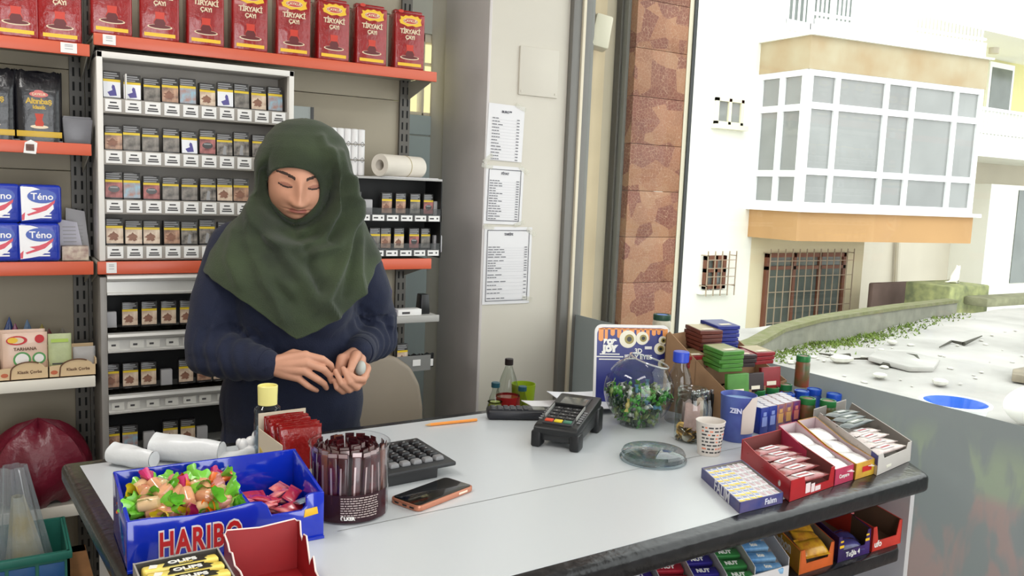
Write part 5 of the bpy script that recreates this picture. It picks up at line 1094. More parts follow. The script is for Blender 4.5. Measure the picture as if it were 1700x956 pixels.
g = G(); g.lathe([(0, .003), (.045, .003), (.05, .006)] + [(rb_ * sin(R(a)), .088 - rb_ * cos(R(a)) * 1.0) for a in range(40, 116, 6)], 44)
g.build('bowl_body', m_gl, bw)
g = G(); g.T = tilt; g.lathe([(rb_ * sin(R(a)), .088 - rb_ * cos(R(a))) for a in range(108, 148, 5)] + [(.050, .164), (.052, .168), (.048, .168)], 44); g.build('bowl_neck', m_gl, bw)
g = G(); g.T = tilt; g.tube([(.0505 * cos(R(a)), .0505 * sin(R(a)), .1675) for a in range(0, 361, 12)], .0024, 6); g.build('rim', MG('rim_glass', (236, 240, 240), 1.6, .05, 1.5, .08, .25), bw)
m_sm = [M('mini_green', (70, 150, 52), .25, coat=.5, n=(90, .4)), M('mini_silver', (196, 200, 196), .25, metal=.4, n=(90, .3)), M('mini_olive', (120, 140, 70), .3, coat=.4, n=(90, .4)), M('mini_gold', (196, 180, 96), .3, coat=.4, n=(90, .4)), M('mini_blue', (90, 140, 170), .3, coat=.4, n=(90, .4)), M('mini_dark', (46, 70, 50), .3, coat=.4, n=(90, .4))]
def mini(i):
    g = G(); g.ell((0, 0, 0), .0085, .0062, .0055, 10, 6)
    for s in (-1, 1): g.prism([(s * .007, -.002), (s * .016, -.006), (s * .0165, .006), (s * .007, .002)], -.001, .001, 'z')
    return g.mesh('mini_sweet', m_sm[i])
MM = [mini(i) for i in range(6)]; nm = ['bright green', 'silver', 'olive green', 'gold', 'blue', 'dark green']; cnt = 0
while cnt < 190:
    z = rs.uniform(.010, .094); r_ = math.sqrt(max(0, rb_ ** 2 - (z - .088) ** 2)) - .011; a = rs.uniform(0, 6.283); q = r_ * math.sqrt(rs.random())
    if z < .070 and q < r_ - .018: continue
    i = rs.choices(range(6), [5, 3, 3, 1, 1, 5])[0]; o = bpy.data.objects.new('mini_sweet', MM[i]); COL.objects.link(o); o.location = (1.385 + q * cos(a), 1.625 + q * sin(a), Z0 + z); o.rotation_euler = (rs.uniform(0, 6), rs.uniform(0, 6), rs.uniform(0, 6)); cnt += 1
    tag(o, 'small %s wrapped sweet in the round glass bowl' % nm[i], 'sweet', nm[i] + ' sweets in the glass bowl')
p = onZ(1085, 748, Z0 + .02); t = thing('glass_dish', 'clear round glass lid lying upside down in front of the bowl', 'lid', (p.x, p.y, Z0)); m_gl2 = MG('lid_glass', (226, 232, 234), 1.6, .03, 1.5, .05)
g = G(); g.lathe([(0, .004), (.05, .004), (.066, .003), (.069, .006), (.070, .016), (.0665, .022), (.055, .025), (.035, .0275), (0, .029)], 44); g.build('lid_body', m_gl2, t)
g = G(); g.lathe([(.069, .001), (.0735, .001), (.0735, .005), (.069, .006)], 44); g.build('rim', m_gl2, t)
g = G(); g.lathe([(.0, .0015), (.064, .0015)], 40); g.build('underside', MG('lid_shine', (214, 220, 224), 1.6, .05, 1.6, .10), t)
# ---------------------------------------------------------------- money jar, water bottle, cups
t = thing('money_jar', 'open glass jar holding banknotes and coins', 'jar', (1.412, 1.462, Z0)); J = MG('jar_glass', (238, 242, 238), 1.6, .02, 1.5, .02)
g = G(); g.lathe([(0, .003), (.034, .003), (.038, .008), (.0385, .078), (.037, .092), (.033, .1), (.0325, .104), (.035, .106), (.035, .112), (.0325, .114), (.035, .118), (.035, .124), (.033, .127), (.031, .124)], 36); g.build('jar_glass', J, t)
def note(cx, cy, w, z0, z1, ph, mat, lab, rad=.022):
    o = thing('banknote', lab, 'banknote', (1.412 + cx, 1.462 + cy, Z0 + z0)); g = G()
    f1 = lambda u, v: V((rad * cos(ph + w * u) * (1 - .12 * v), rad * sin(ph + w * u), (z1 - z0) * v + .004 * sin(9 * u)))
    g.surf(f1, 18, 5); g.surf(lambda u, v: f1(1 - u, v) * .985, 18, 5); g.build('note', mat, o); return o
note(-.006, -.004, 2.6, .034, .094, 3.2, M('note_pink', (206, 172, 170), .7, n=(70, .25)), 'pinkish folded banknote curled in the glass jar'); note(.010, -.002, 2.2, .030, .105, 4.0, M('note_beige', (196, 176, 160), .7, n=(60, .3)), 'beige folded banknote standing in the glass jar', .019); note(.002, .012, 2.4, .034, .09, .3, M('note_grey', (186, 170, 170), .7, n=(70, .3)), 'greyish banknote at the back of the glass jar', .016)
m_coin = [M('coin_gold', (176, 140, 76), .3, metal=.8, n=(90, .3)), M('coin_silver', (176, 172, 164), .3, metal=.8, n=(90, .3))]
CM = [G().cyl(.0115, -.0009, .0009, 18).mesh('coin', m) for m in m_coin]
for k in range(46):
    a = rs.uniform(0, 6.28); q = .025 * math.sqrt(rs.random()) if k % 2 else .0255; o = bpy.data.objects.new('coin', CM[k % 5 == 0]); COL.objects.link(o); o.location = (1.412 + q * cos(a), 1.462 + q * sin(a), Z0 + .008 + .0006 * k); o.rotation_euler = (rs.uniform(-.9, .9), rs.uniform(-.9, .9), 0)
    tag(o, ('silvery' if k % 5 == 0 else 'golden') + ' coin at the bottom of the glass jar', 'coin', ('silver' if k % 5 == 0 else 'gold') + ' coins in the jar')
t = thing('water_bottle', 'clear plastic bottle with a blue cap behind the money jar', 'bottle', (1.497, 1.60, Z0))
g = G(); g.lathe([(0, .002), (.03, .002), (.033, .006), (.032, .04), (.033, .08), (.032, .105), (.026, .128), (.018, .145), (.0165, .158)], 28); g.build('bottle_body', MG('pet_plastic', (232, 236, 240), 1.2, .04, 1.4, .03), t)
g = G(); g.lathe([(0, .184), (.019, .184), (.0205, .182), (.0205, .158), (.018, .156)], 28); g.build('cap', M('cap_blue', (44, 72, 190), .35), t)
p = onZ(1183, 748, Z0 + .01); t = thing('paper_cup', 'small paper cup printed with black and orange words', 'cup', (p.x, p.y + .012, Z0))
g = G(); g.lathe([(0, .004), (.024, .004), (.025, 0), (.0325, .075), (.0335, .077), (.032, .0775), (.0305, .074), (.0235, .006), (0, .006)], 32); g.build('cup', M('cup_paper', (214, 206, 198), .6), t)
g = G(); rr = random.Random(9)
for r_ in range(8):
    z = .008 + r_ * .0082; a = R(190)
    while a < R(345):
        w = R(rr.uniform(8, 22)); rad = .0252 + .0075 * z / .075 + .0005; mi = rr.choice((0, 0, 1)); n = 3
        for q in range(n):
            a0, a1 = a + w * q / n, a + w * (q + 1) / n; g.quad((rad * cos(a0), rad * sin(a0), z), (rad * cos(a1), rad * sin(a1), z), (rad * cos(a1), rad * sin(a1), z + .0034), (rad * cos(a0), rad * sin(a0), z + .0034), mi=mi)
        a += w + R(6)
g.build('printing', [M('cup_ink', (60, 58, 60), .6), M('cup_orange', (216, 130, 100), .6)], t)
t = thing('blue_cup', 'tall blue cup with a beige paper note stuck on it', 'cup', (1.527, 1.425, Z0)); g = G(); g.lathe([(0, .003), (.036, .003), (.037, 0), (.0425, .108), (.0435, .110), (.042, .1105), (.041, .108), (.036, .006), (0, .006)], 36); g.build('cup', M('cup_blue', (88, 108, 176), .4, n=(16, .35), c2=(60, 70, 140)), t)
g = G(); g.lathe([(0, .098), (.0405, .098)], 30); g.build('lid_film', M('pale_blue_film', (150, 180, 214), .35), t)
g = G()
def fn(u, v): a = R(238 + 66 * u); z = .022 + (.058 + .03 * min(1, u * 2.2)) * v; rad = .0375 + .0055 * z / .108 + .0012; return V((rad * cos(a), rad * sin(a), z))
g.surf(fn, 14, 6); g.build('paper_note', M('note_paper', (202, 190, 182), .75), t)
for k, ch in enumerate('ZEN'):
    a = R(206 + 11 * k); o = text(ch, .016, M('pale_lilac', (196, 200, 226), .5), t, Matrix.Rotation(a + pi / 2, 4, 'Z') @ TX(0, -.0432, .078), bold=.0006)
# ---------------------------------------------------------------- chocolate display
m_cg = M('choc_green', (74, 132, 50), .35, n=(30, .2)); m_cgo = M('choc_olive', (150, 150, 96), .35); m_crd = M('choc_red', (140, 28, 36), .35, n=(30, .2)); m_cdk = M('choc_dark', (44, 30, 32), .4); m_cbr = M('choc_brown', (104, 50, 40), .4, n=(30, .2)); m_cbl = M('choc_blue', (32, 44, 132), .35, n=(30, .2)); m_foil = M('foil_tan', (176, 160, 120), .3, metal=.4)
FLc, FRc, BLc = V((1.60, 1.53, 0)), V((1.90, 1.60, 0)), V((1.545, 1.715, 0)); T, w, d = fr3(FLc, FRc, BLc)
cd = thing('chocolate_display', 'brown card counter display carrying stacks of chocolate bars', 'display', (FLc.x, FLc.y, Z0))
g = G(); g.T = T; g.prism([(0, 0), (d, 0), (d, .205), (d - .01, .215), (d * .5, .15), (.0, .082)], 0, .003, 'x'); g.prism([(0, 0), (d, 0), (d, .19), (d * .5, .13), (.0, .075)], w - .003, w, 'x'); g.box(0, w, 0, .003, 0, .075).box(0, w, d - .003, d, 0, .205).box(0, w, d * .5, d * .5 + .003, .07, .15); g.build('carton', m_kr, cd)
g = G(); g.T = T; g.box(.003, w - .003, .003, d * .5, .062, .065).box(.003, w - .003, d * .5, d - .003, .125, .128); g.build('tier', m_kr, cd)
def bar_mesh(mi, edge, up=False):
    g = G(); W2, D2, H2 = .037, .042, .0052
    g.box(-W2, W2, -D2, D2, 0, H2 * 2, bev=.0015); g.top(-W2 + .004, W2 - .004, -D2 + .008, D2 - .004, H2 * 2 + .0004, 1); g.patch(-W2 + .003, W2 - .003, .002, H2 * 2 - .002, -D2 - .0004, 2); g.top(-.018, .018, -D2 + .012, -D2 + .028, H2 * 2 + .0008, 3)
    return g.mesh('chocolate_bar', [mi, edge, mi, M('bar_title', (226, 216, 196), .5)])
def col(mi, edge, u, v, z, n, cname, where, up, s=1.):
    me = bar_mesh(mi, edge); k0 = 0
    if up:
        mu_ = bar_mesh(mi, mi)
        o = bpy.data.objects.new('chocolate_bar', mu_); COL.objects.link(o); q = T @ V((u * w, v * d + .004, z)); o.location = V((FLc.x, FLc.y, Z0)) + V((q.x, q.y, q.z + .032 * s)); o.rotation_euler = (R(84), 0, R(-6)); o.scale = (s, s * .75, 1.2)
        tag(o, '%s chocolate bar standing upright in front of the %s stack' % (cname, where), 'chocolate bar')
    for k in range(n):
        o = bpy.data.objects.new('chocolate_bar', me); COL.objects.link(o); q = T @ V((u * w + rs.uniform(-.003, .003) - .006 * k * .4, v * d + .046 - .002 * k, z + .068 * (1 if up else 0) + .0115 * k)); o.location = V((FLc.x, FLc.y, Z0)) + q; o.rotation_euler = (R(4), 0, R(-8 + rs.uniform(-6, 6))); o.scale = (s, s, 1)
        tag(o, '%s chocolate bar, %s from the top of the %s stack' % (cname, ORD[n - 1 - k], where), 'chocolate bar', 'chocolate bars in the %s stack' % where)
col(m_cg, m_cgo, .15, .02, .0656, 5, 'green', 'green', True, .95); col(m_cdk, m_crd, .44, .03, .0656, 3, 'dark', 'dark red', True, .8); col(m_crd, m_foil, .70, .02, .0656, 3, 'crimson', 'crimson', True, .9)
col(m_crd, m_foil, .14, .50, .1285, 3, 'bright red', 'rear red', False, .95); col(m_cbr, m_foil, .38, .56, .166, 5, 'brown', 'brown', False, .95); col(m_cbl, m_cbl, .62, .56, .1285, 9, 'blue', 'blue', False, 1.)
# ---------------------------------------------------------------- gum jars
m_jr = M('jar_red', (150, 52, 44), .35, n=(26, .5), c2=(70, 90, 50)); m_lg = M('lid_green', (36, 112, 56), .35); m_lb = M('lid_blue', (34, 84, 196), .35); m_jb = M('jar_blue', (52, 92, 180), .35, n=(20, .4))
def make_jar(body, lid, h=.07, r_=.021):
    t = thing('gum_jar', '', 'gum jar'); g = G(); g.lathe([(0, 0), (r_ * .94, 0), (r_, .003), (r_, h - .022), (r_ * .9, h - .016), (r_ * .86, h - .014)], 24); g.build('jar_body', body, t)
    g = G(); g.lathe([(r_ * .95, h - .016), (r_ * .97, h - .015), (r_ * .97, h - .001), (r_ * .92, h), (r_ * .8, h), (r_ * .78, h - .002), (0, h - .002)], 24); g.build('lid', lid, t)
    g = G(); g.lathe([(0, h - .0012), (r_ * .6, h - .0012)], 18); g.build('lid_print', m_jr if lid is m_lg else M('lid_print_blue', (90, 130, 206), .4), t); return t
jb, jg = make_jar(m_jb, m_lb, .052), make_jar(m_jr, m_lg)
def put(src, first, px, py, h, lab, grp):
    p = onZ(px, py, Z0 + h); o = src if first else dup(src, (0, 0, 0)); o.location = (p.x, p.y, Z0); o['label'] = lab; o['group'] = grp; return o
for k, (px, py) in enumerate(((1253, 660), (1281, 657), (1307, 652), (1331, 648), (1352, 645), (1385, 653))): put(jb, k == 0, px, py, .052, 'gum jar with a blue lid, %s along from the blue cup' % ORD[k], 'blue lidded gum jars')
for k, (px, py, lab) in enumerate(((1231, 652, 'green lidded gum jar nearest the chocolate display corner'), (1258, 646, 'green lidded gum jar, second in the row under the chocolate bars'), (1281, 642, 'green lidded gum jar, third in the row under the chocolate bars'), (1303, 637, 'green lidded gum jar, fourth in the row under the chocolate bars'))):
    o = put(jg, k == 0, px, py, .07, lab, 'green lidded gum jars'); p = onZ(px, py, Z0 + .078)
for k, (px, py, lab) in enumerate(((1341, 660, 'green lidded gum jar in front of the blue lids, nearer the small boxes'), (1375, 664, 'green lidded gum jar in front of the blue lids, nearer the window'))): put(jg, False, px, py, .07, lab, 'green lidded gum jars')
tj = make_jar(M('jar_red2', (150, 52, 44), .35, n=(24, .6), c2=(60, 84, 44)), m_lg, .086, .0195); p = onZ(1331, 640, Z0 + .075); tj.location = (p.x + .01, p.y + .01, Z0 + .0702); tj['label'] = 'tall gum jar with green lid standing on top of the blue lids'
hj = make_jar(M('jar_pale', (206, 200, 180), .4, n=(30, .3)), M('lid_deep_green', (40, 72, 56), .4), .24, .026); hj.location = (1.63, 1.83, Z0); hj['label'] = 'tall tub with a dark green lid behind the stacks of chocolate bars'
# ---------------------------------------------------------------- small sweet boxes with white tops
mb = [M('box_blue', (36, 56, 150), .35, n=(40, .35)), M('box_gold', (190, 120, 60), .35, n=(50, .5), c2=(60, 60, 130)), M('box_red', (150, 40, 50), .35, n=(50, .5), c2=(50, 50, 120))]
def sbm(i):
    g = G(); g.box(-.0155, .0155, -.0105, .0105, 0, .066, bev=.001); g.top(-.0148, .0148, -.0099, .0099, .0663, 1); g.patch(-.0095, .0095, .018, .042, -.0108, 2); g.patch(-.006, .006, .044, .054, -.0109, 2)
    return g.mesh('small_sweet_box', [mb[i], M('box_top', (214, 210, 216), .4), (M('panel_pale', (130, 146, 206), .5), M('panel_tan', (206, 156, 96), .5), M('panel_rose', (206, 120, 110), .5))[i]])
SB = [sbm(i) for i in range(3)]; T2, _, _ = fr3((1.605, 1.425), (1.79, 1.448), (1.655, 1.56)); cn = ['blue', 'gold', 'red']
for r_ in range(4):
    for c in range(5):
        i = 0 if c < 2 else 1 if c < 4 else 2; q = T2 @ V((.016 + .034 * c, .012 + .0222 * r_, 0)); o = bpy.data.objects.new('small_sweet_box', SB[i]); COL.objects.link(o); o.location = (1.605 + q.x, 1.425 + q.y, Z0); o.rotation_euler = (0, 0, R(4))
        tag(o, 'small %s sweet box, column %s from the blue cup, %s row from the front' % (cn[i], ['nearest', 'next', 'third', 'fourth', 'farthest'][c], ORD[r_]), 'sweet box', 'small white topped sweet boxes')
# lighters and little clear bottles beside the jar
m_lt = M('lighter_black', (26, 26, 28), .3)
for k in range(9):
    x, y = 1.53 + .020 * (k % 5), 1.56 + .018 * (k // 5) + .004 * (k % 5); t = thing('lighter', 'black lighter with a metal top, %s of the cluster behind the money jar' % ORD[k], 'lighter', (x, y, Z0), 0, 'black lighters'); g = G(); g.box(-.007, .007, -.005, .005, 0, .072, bev=.002); g.build('body', m_lt, t); g = G(); g.box(-.0068, .001, -.004, .004, .072, .084, bev=.001); g.build('metal_hood', M('hood_silver', (206, 206, 206), .25, metal=.8), t)
m_cb = MG('mini_bottle', (226, 232, 236), 1.3, .05, 1.45, .04, .15)
for k in range(6):
    x, y = 1.497 + .0165 * (k % 3) , 1.515 + .019 * (k // 3) + .004 * (k % 3); t = thing('dropper_bottle', 'tiny clear bottle with pale yellow liquid, %s in the group beside the blue cup' % ORD[k], 'bottle', (x, y, Z0), 0, 'tiny clear bottles'); g = G(); g.lathe([(0, 0), (.0075, 0), (.0075, .05), (.004, .06), (.0035, .07), (0, .072)], 12); g.build('bottle', m_cb, t); g = G(); g.lathe([(0, .001), (.0065, .001), (.0065, .02), (0, .02)], 12); g.build('yellow_liquid', M('pale_yellow_liquid', (206, 196, 110), .3), t)
# ---------------------------------------------------------------- cartons along the front at the window end
m_wb = M('bright_white_card', (230, 230, 232), .4); m_pu = M('falim_blue', (58, 64, 122), .4, n=(30, .25), c2=(96, 84, 120))
t, T, w, d = carton('gum_box', 'flat blue box full of white and yellow gum packets at the front edge', 'box', (1.167, 1.068), (1.287, 1.071), (1.245, 1.249), Z0, .021, .021, m_pu, m_gc)
o = text('FALIM', .030, M('falim_white', (214, 214, 222), .5), t, T @ Matrix.Translation((-.0008, .085, .0105)) @ Matrix.Rotation(R(-90), 4, 'Z') @ FRONT, bold=.0004)
text('Falım', .016, M('falim_white', (214, 214, 222), .5), t, on_front(T, w, .085, .0105), bold=.0003)
gm = G(); gm.box(-.0068, .0068, -.0125, .0125, 0, .016, bev=.0015); gm.top(-.0055, .0055, -.0122, -.004, .0163, 1); gm.top(-.004, .004, .002, .009, .0163, 2); gm = gm.mesh('gum_packet', [m_wb, M('gum_yellow', (236, 206, 70), .4), M('gum_blue', (130, 150, 206), .4)])
gm2 = G(); gm2.box(-.0068, .0068, -.0125, .0125, 0, .016, bev=.0015); gm2.top(-.004, .004, -.009, .009, .0163, 1); gm2 = gm2.mesh('gum_packet', [m_wb, M('gum_rose', (196, 170, 176), .4)])
for r_ in range(7):
    for c in range(7):
        q = T @ V((.0115 + .0158 * c, .016 + .0268 * r_ - .0005 * r_, .0036)); o = bpy.data.objects.new('gum_packet', gm if c < 4 else gm2); COL.objects.link(o); o.location = V((1.167, 1.068, Z0)) + q; o.rotation_euler = (R(rs.uniform(-2, 2)), R(rs.uniform(-3, 3)), R(-20 + rs.uniform(-4, 4))); o.scale = (.98, .93, 1)
        tag(o, 'white gum packet with %s print in the flat blue box' % ('yellow and blue' if c < 4 else 'pale rose'), 'gum', 'yellow and blue gum packets' if c < 4 else 'pale rose gum packets')
m_rc = M('red_carton', (176, 26, 34), .35, n=(20, .2))
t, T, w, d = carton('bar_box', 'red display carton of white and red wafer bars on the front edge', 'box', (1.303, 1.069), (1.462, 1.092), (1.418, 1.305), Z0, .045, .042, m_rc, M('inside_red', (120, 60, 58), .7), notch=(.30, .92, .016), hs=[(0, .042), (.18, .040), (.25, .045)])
RT = (T, V((1.303, 1.069, Z0)))
g = G(); g.T = T; 
for x0, x1, z0, z1 in ((.055, .072, .006, .026), (.075, .088, .004, .022), (.09, .11, .004, .014)): g.patch(x0, x1, z0, z1, -.0008)
g.build('front_print', M('print_pale', (226, 206, 206), .5), t)
g = G(); g.T = T @ Matrix.Translation((-.0008, .05, .02)) @ Matrix.Rotation(R(90), 4, 'Y'); g.cyl(.006, 0, .0004, 16); g.build('round_print', m_white, t)
def wafer_mesh(name, mats, L_=.06, w2=.0155, h=.013):
    g = G()
    def fn(u, v):
        a = 2 * pi * u; e = 1 - abs(2 * v - 1) ** 8 * .92; return V((w2 * (abs(cos(a)) ** .6) * (1 if cos(a) > 0 else -1) * (.96 + .04 * e), L_ * (2 * v - 1), h * .5 + h * .5 * sin(a) * e))
    g.surf(fn, 20, 14, 0, True); g.quad((-.010, -L_ * .5, h + .0004), (.010, -L_ * .5, h + .0004), (.011, L_ * .35, h + .0004), (-.011, L_ * .35, h + .0004), mi=1); g.box(-.0028, .0028, -L_ * .4, L_ * .25, h, h + .0008, 2)
    for s in (-1, 1): g.box(-w2, w2, min(s * L_, s * (L_ + .006)), max(s * L_, s * (L_ + .006)), h * .5 - .0006, h * .5 + .0006, mi=0)
    return g.mesh(name, mats)
wm = wafer_mesh('wafer_bar', [M('wafer_wrap', (176, 90, 90), .25, coat=.5, n=(60, .5), c2=(110, 60, 58)), m_wb, M('wafer_red', (176, 50, 58), .4)])
for k in range(5):
    q = RT[0] @ V((.072 + .004 * (k % 2), .030 + .043 * k, .020 - .0015 * (k == 0))); o = bpy.data.objects.new('wafer_bar', wm); COL.objects.link(o); o.location = RT[1] + q; o.rotation_euler = (R(rs.uniform(-3, 3)), R(-4), R(-84 + rs.uniform(-5, 5))); o.scale = (1.05, .95, 1)
    tag(o, 'white and red wafer bar lying in the red carton, %s from the front' % ORD[k], 'wafer bar', 'wafer bars in the red carton')
m_mg = M('magenta_card', (190, 60, 92), .4, n=(20, .25)); m_ye = M('yellow_card', (222, 184, 60), .4, n=(26, .35), c2=(190, 130, 60))
t, T, w, d = carton('biscuit_box', 'magenta carton of white packets beside the red one', 'box', (1.464, 1.092), (1.534, 1.100), (1.575, 1.340), Z0, .05, .034, m_mg, M('inside_pale', (206, 186, 190), .7)); text('Canpare', .011, m_rw, t, on_front(T, w, .035, .016), bold=.0002); Q1 = (T, V((1.464, 1.092, Z0)))
t, T, w, d = carton('biscuit_box', 'yellow carton of shiny white packets next to the magenta one', 'box', (1.538, 1.098), (1.612, 1.106), (1.655, 1.352), Z0, .05, .034, m_ye, M('inside_pale', (206, 186, 190), .7)); Q2 = (T, V((1.538, 1.098, Z0)))
g = G(); g.T = T; g.patch(.026, .062, .012, .024, -.0008); g.build('red_print', m_red, t)
pk2 = packet_mesh('biscuit_packet', .027, .042, .009, M('white_foil', (232, 228, 228), .2, coat=.5, bump=(40, .3)))
for (Tq, Oq), nme in ((Q1, 'magenta'), (Q2, 'yellow')):
    for k in range(3):
        q = Tq @ V((.0365, .046 + .083 * k, .024 + .003 * k)); o = bpy.data.objects.new('biscuit_packet', pk2); COL.objects.link(o); o.location = Oq + q; o.rotation_euler = (R(2), R(rs.uniform(-5, 5)), R(-24)); o.scale = (.88, .90, .9); tag(o, 'white foil packet in the %s carton, %s from the front' % (nme, ORD[k]), 'packet', 'white packets in the %s carton' % nme)
m_dw = M('wafer_dark', (44, 52, 50), .3, coat=.4, n=(40, .4), c2=(80, 92, 90))
t, T, w, d = carton('wafer_box', 'white and blue carton of dark and white wafers at the counter corner', 'box', (1.606, 1.095), (1.776, 1.130), (1.752, 1.385), Z0, .06, .045, M('pale_carton', (196, 190, 184), .5), m_gc, hs=[(0, .045), (.08, .05), (.29, .06)], notch=(.14, .88, .032)); Q3 = (T, V((1.606, 1.095, Z0)))
g = G(); g.T = T; g.prism([(.0, .022), (.03, .022), (.03, .046), (.0, .043)], -.0008, 0, 'x'); g.prism([(.0, .018), (.03, .018), (.03, .046), (.0, .043)], w, w + .0008, 'x'); g.build('blue_corner', M('corner_blue', (40, 40, 120), .4), t)
g = G(); g.T = T; g.box(.045, .07, -.0008, 0, .008, .014, bev=.0002); g.build('front_print', M('print_ivory', (226, 222, 206), .5), t)
dm = wafer_mesh('dark_wafer', [m_dw, M('wafer_teal', (110, 128, 124), .3, coat=.3), m_tag], .058, .016, .012); wm3 = wafer_mesh('white_wafer', [M('wafer_pale', (214, 196, 190), .25, coat=.5, n=(50, .4)), m_wb, M('wafer_red', (176, 50, 58), .4)], .056, .015, .012)
for k in range(7):
    white = k < 4; q = Q3[0] @ V((.074, .03 + .036 * k, .030 + (.010 if not white else 0) + .002 * k)); o = bpy.data.objects.new('white_wafer' if white else 'dark_wafer', wm3 if white else dm); COL.objects.link(o); o.location = Q3[1] + q; o.rotation_euler = (R(rs.uniform(-3, 3)), R(-3), R(-80 + rs.uniform(-4, 4)))
    tag(o, '%s wafer in the pale carton at the counter corner, %s from the front' % ('white' if white else 'dark green', ORD[k]), 'wafer bar', 'wafers in the pale carton')
# ---------------------------------------------------------------- cartons on the front shelf
ZS = .7503
def shelfbox(xf0, xf1, lab, mo, mi, hb, hf, skew=.085, notch=None, d=.2, yf=None, hs=None):
    yf = yf or 1.062 + .0185 * xf0; return carton('sweet_box', lab, 'box', (xf0, yf), (xf1, yf + .002), (xf0 + skew, yf + d), ZS, hb, hf, mo, mi, notch=notch, hs=hs)
m_or = M('orange_card', (206, 96, 40), .4, n=(20, .25)); m_ms = M('missbon_yellow', (214, 164, 40), .4, n=(14, .35), c2=(150, 84, 40)); m_pr = M('violet_card', (66, 40, 110), .4, n=(16, .4), c2=(30, 24, 50)); m_uf = M('ufo_red', (206, 60, 48), .4, n=(18, .3)); m_in = M('inner_brown', (120, 92, 70), .8)
t, T, w, d = shelfbox(1.372, 1.478, 'yellow carton of banana yellow sweet packets on the front shelf', m_or, M('inside_grey', (186, 176, 168), .8), .105, .05, .10, (.12, .9, .02), .2); QM = (T, V((1.372, 1.062 + .0185 * 1.372, ZS)))
g = G(); g.T = T; g.prism([(.0, .0), (.2, .0), (.2, .1), (.1, .05), (.0, .05)], -.0012, 0, 'x'); g.build('printed_side', m_ms, t)
o = text('Missbon', .034, m_rw, t, T @ Matrix.Translation((-.0018, .10, .03)) @ Matrix.Rotation(R(-90), 4, 'Z') @ Matrix.Rotation(R(-6), 4, 'Y') @ FRONT, bold=.0008)
my = packet_mesh('yellow_packet', .03, .02, .010, M('yellow_foil', (222, 172, 40), .25, coat=.4, n=(50, .4), c2=(160, 96, 40)))
for k in range(6):
    q = QM[0] @ V((.053, .028 + .030 * k, .036 + .006 * k)); o = bpy.data.objects.new('yellow_packet', my); COL.objects.link(o); o.location = QM[1] + q; o.rotation_euler = (R(28), R(rs.uniform(-8, 8)), R(-12 + rs.uniform(-8, 8))); tag(o, 'yellow sweet packet in the yellow carton, %s from the front' % ORD[k], 'packet', 'yellow packets on the front shelf')
t, T, w, d = shelfbox(1.492, 1.600, 'empty looking violet carton between the yellow and the red one', m_pr, m_in, .115, .055, .09, (.1, .9, .022)); g = G(); g.T = T
for x0 in (.004, .09): g.patch(x0, x0 + .014, .03, .036, -.001); 
for x0 in (.006, .092): g.patch(x0, x0 + .01, .042, .046, -.001)
g.build('yellow_marks', m_yel, t); text('Tuğla 4', .015, m_rw, t, on_front(T, w, .05, .012), bold=.0003)
QV = (T, V((1.492, 1.062 + .0185 * 1.492, ZS))); mv = packet_mesh('violet_packet', .03, .02, .011, M('violet_foil', (84, 84, 150), .25, coat=.4, n=(40, .5), c2=(60, 40, 90)))
for k in range(2): q = QV[0] @ V((.05 + .01 * k, .028 + .03 * k, .018)); o = bpy.data.objects.new('violet_packet', mv); COL.objects.link(o); o.location = QV[1] + q; o.rotation_euler = (R(12), 0, R(-10 + 14 * k)); tag(o, 'violet packet lying at the %s of the violet carton' % ('front' if k == 0 else 'middle'), 'packet', None)
t, T, w, d = shelfbox(1.608, 1.712, 'red carton with one red packet nearest the window on the front shelf', m_uf, m_in, .115, .055, .06, (.12, .9, .022)); text('ufo', .02, m_rw, t, on_front(T, w, .02, .015), bold=.0005)
QU = (T, V((1.608, 1.062 + .0185 * 1.608, ZS)))
t = thing('red_packet', 'red sweet packet with white lettering leaning in the red carton', 'packet', QU[1] + QU[0] @ V((.035, .15, .06))); t.rotation_euler = (R(62), 0, R(-16)); 
o = bpy.data.objects.new('wrapper', packet_mesh('wrapper', .026, .034, .010, M('red_wrap', (186, 26, 34), .25, coat=.4, bump=(30, .3)))); COL.objects.link(o); o.parent = t
text('ufo', .022, m_rw, t, Matrix.Translation((0, .014, .0104)), bold=.0012); g = G(); g.prism([(-.012, -.02), (.014, -.018), (.012, -.004), (-.01, -.006)], .0098, .0106, 'z'); g.build('yellow_print', m_yel, t)
# slanted white gum rack with rows of small packs
m_rw2 = M('rack_white', (206, 202, 202), .5)
rkx = [.955, 1.03, 1.105, 1.18, 1.255]
t = thing('gum_rack', 'white card rack of gum rows on the front shelf beside the yellow carton', 'rack', (.94, 1.085, ZS)); OG = V((.94, 1.085, ZS)); SK = .078
def SL(x, y): return V((x + SK * y / .2, y, .012 + .05 * y / .2))
for k in range(6):
    g = G(); x = .0 + .075 * k
    if k == 5: x = .395
    a, b_, c, e = V((x, 0, 0)), V((x, 0, .045)), V((x + SK, .2, .098)), V((x + SK, .2, 0)); o_ = V((.0016, 0, 0))
    P1_ = [g.v(q) for q in (a, b_, c, e)]; P2_ = [g.v(q + o_) for q in (a, b_, c, e)]; g.f(P1_[::-1]); g.f(P2_)
    for i in range(4): g.f([P1_[i], P1_[(i + 1) % 4], P2_[(i + 1) % 4], P2_[i]])
    g.build('divider', m_rw2, t)
g = G(); g.quad(SL(0, 0), SL(.395, 0), SL(.395, .2), SL(0, .2)); g.box(0, .395, -.002, 0, 0, .03); g.quad((SK, .2, 0), (.395 + SK, .2, 0), (.395 + SK, .2, .10), (SK, .2, .10)); g.build('rack_card', m_rw2, t)
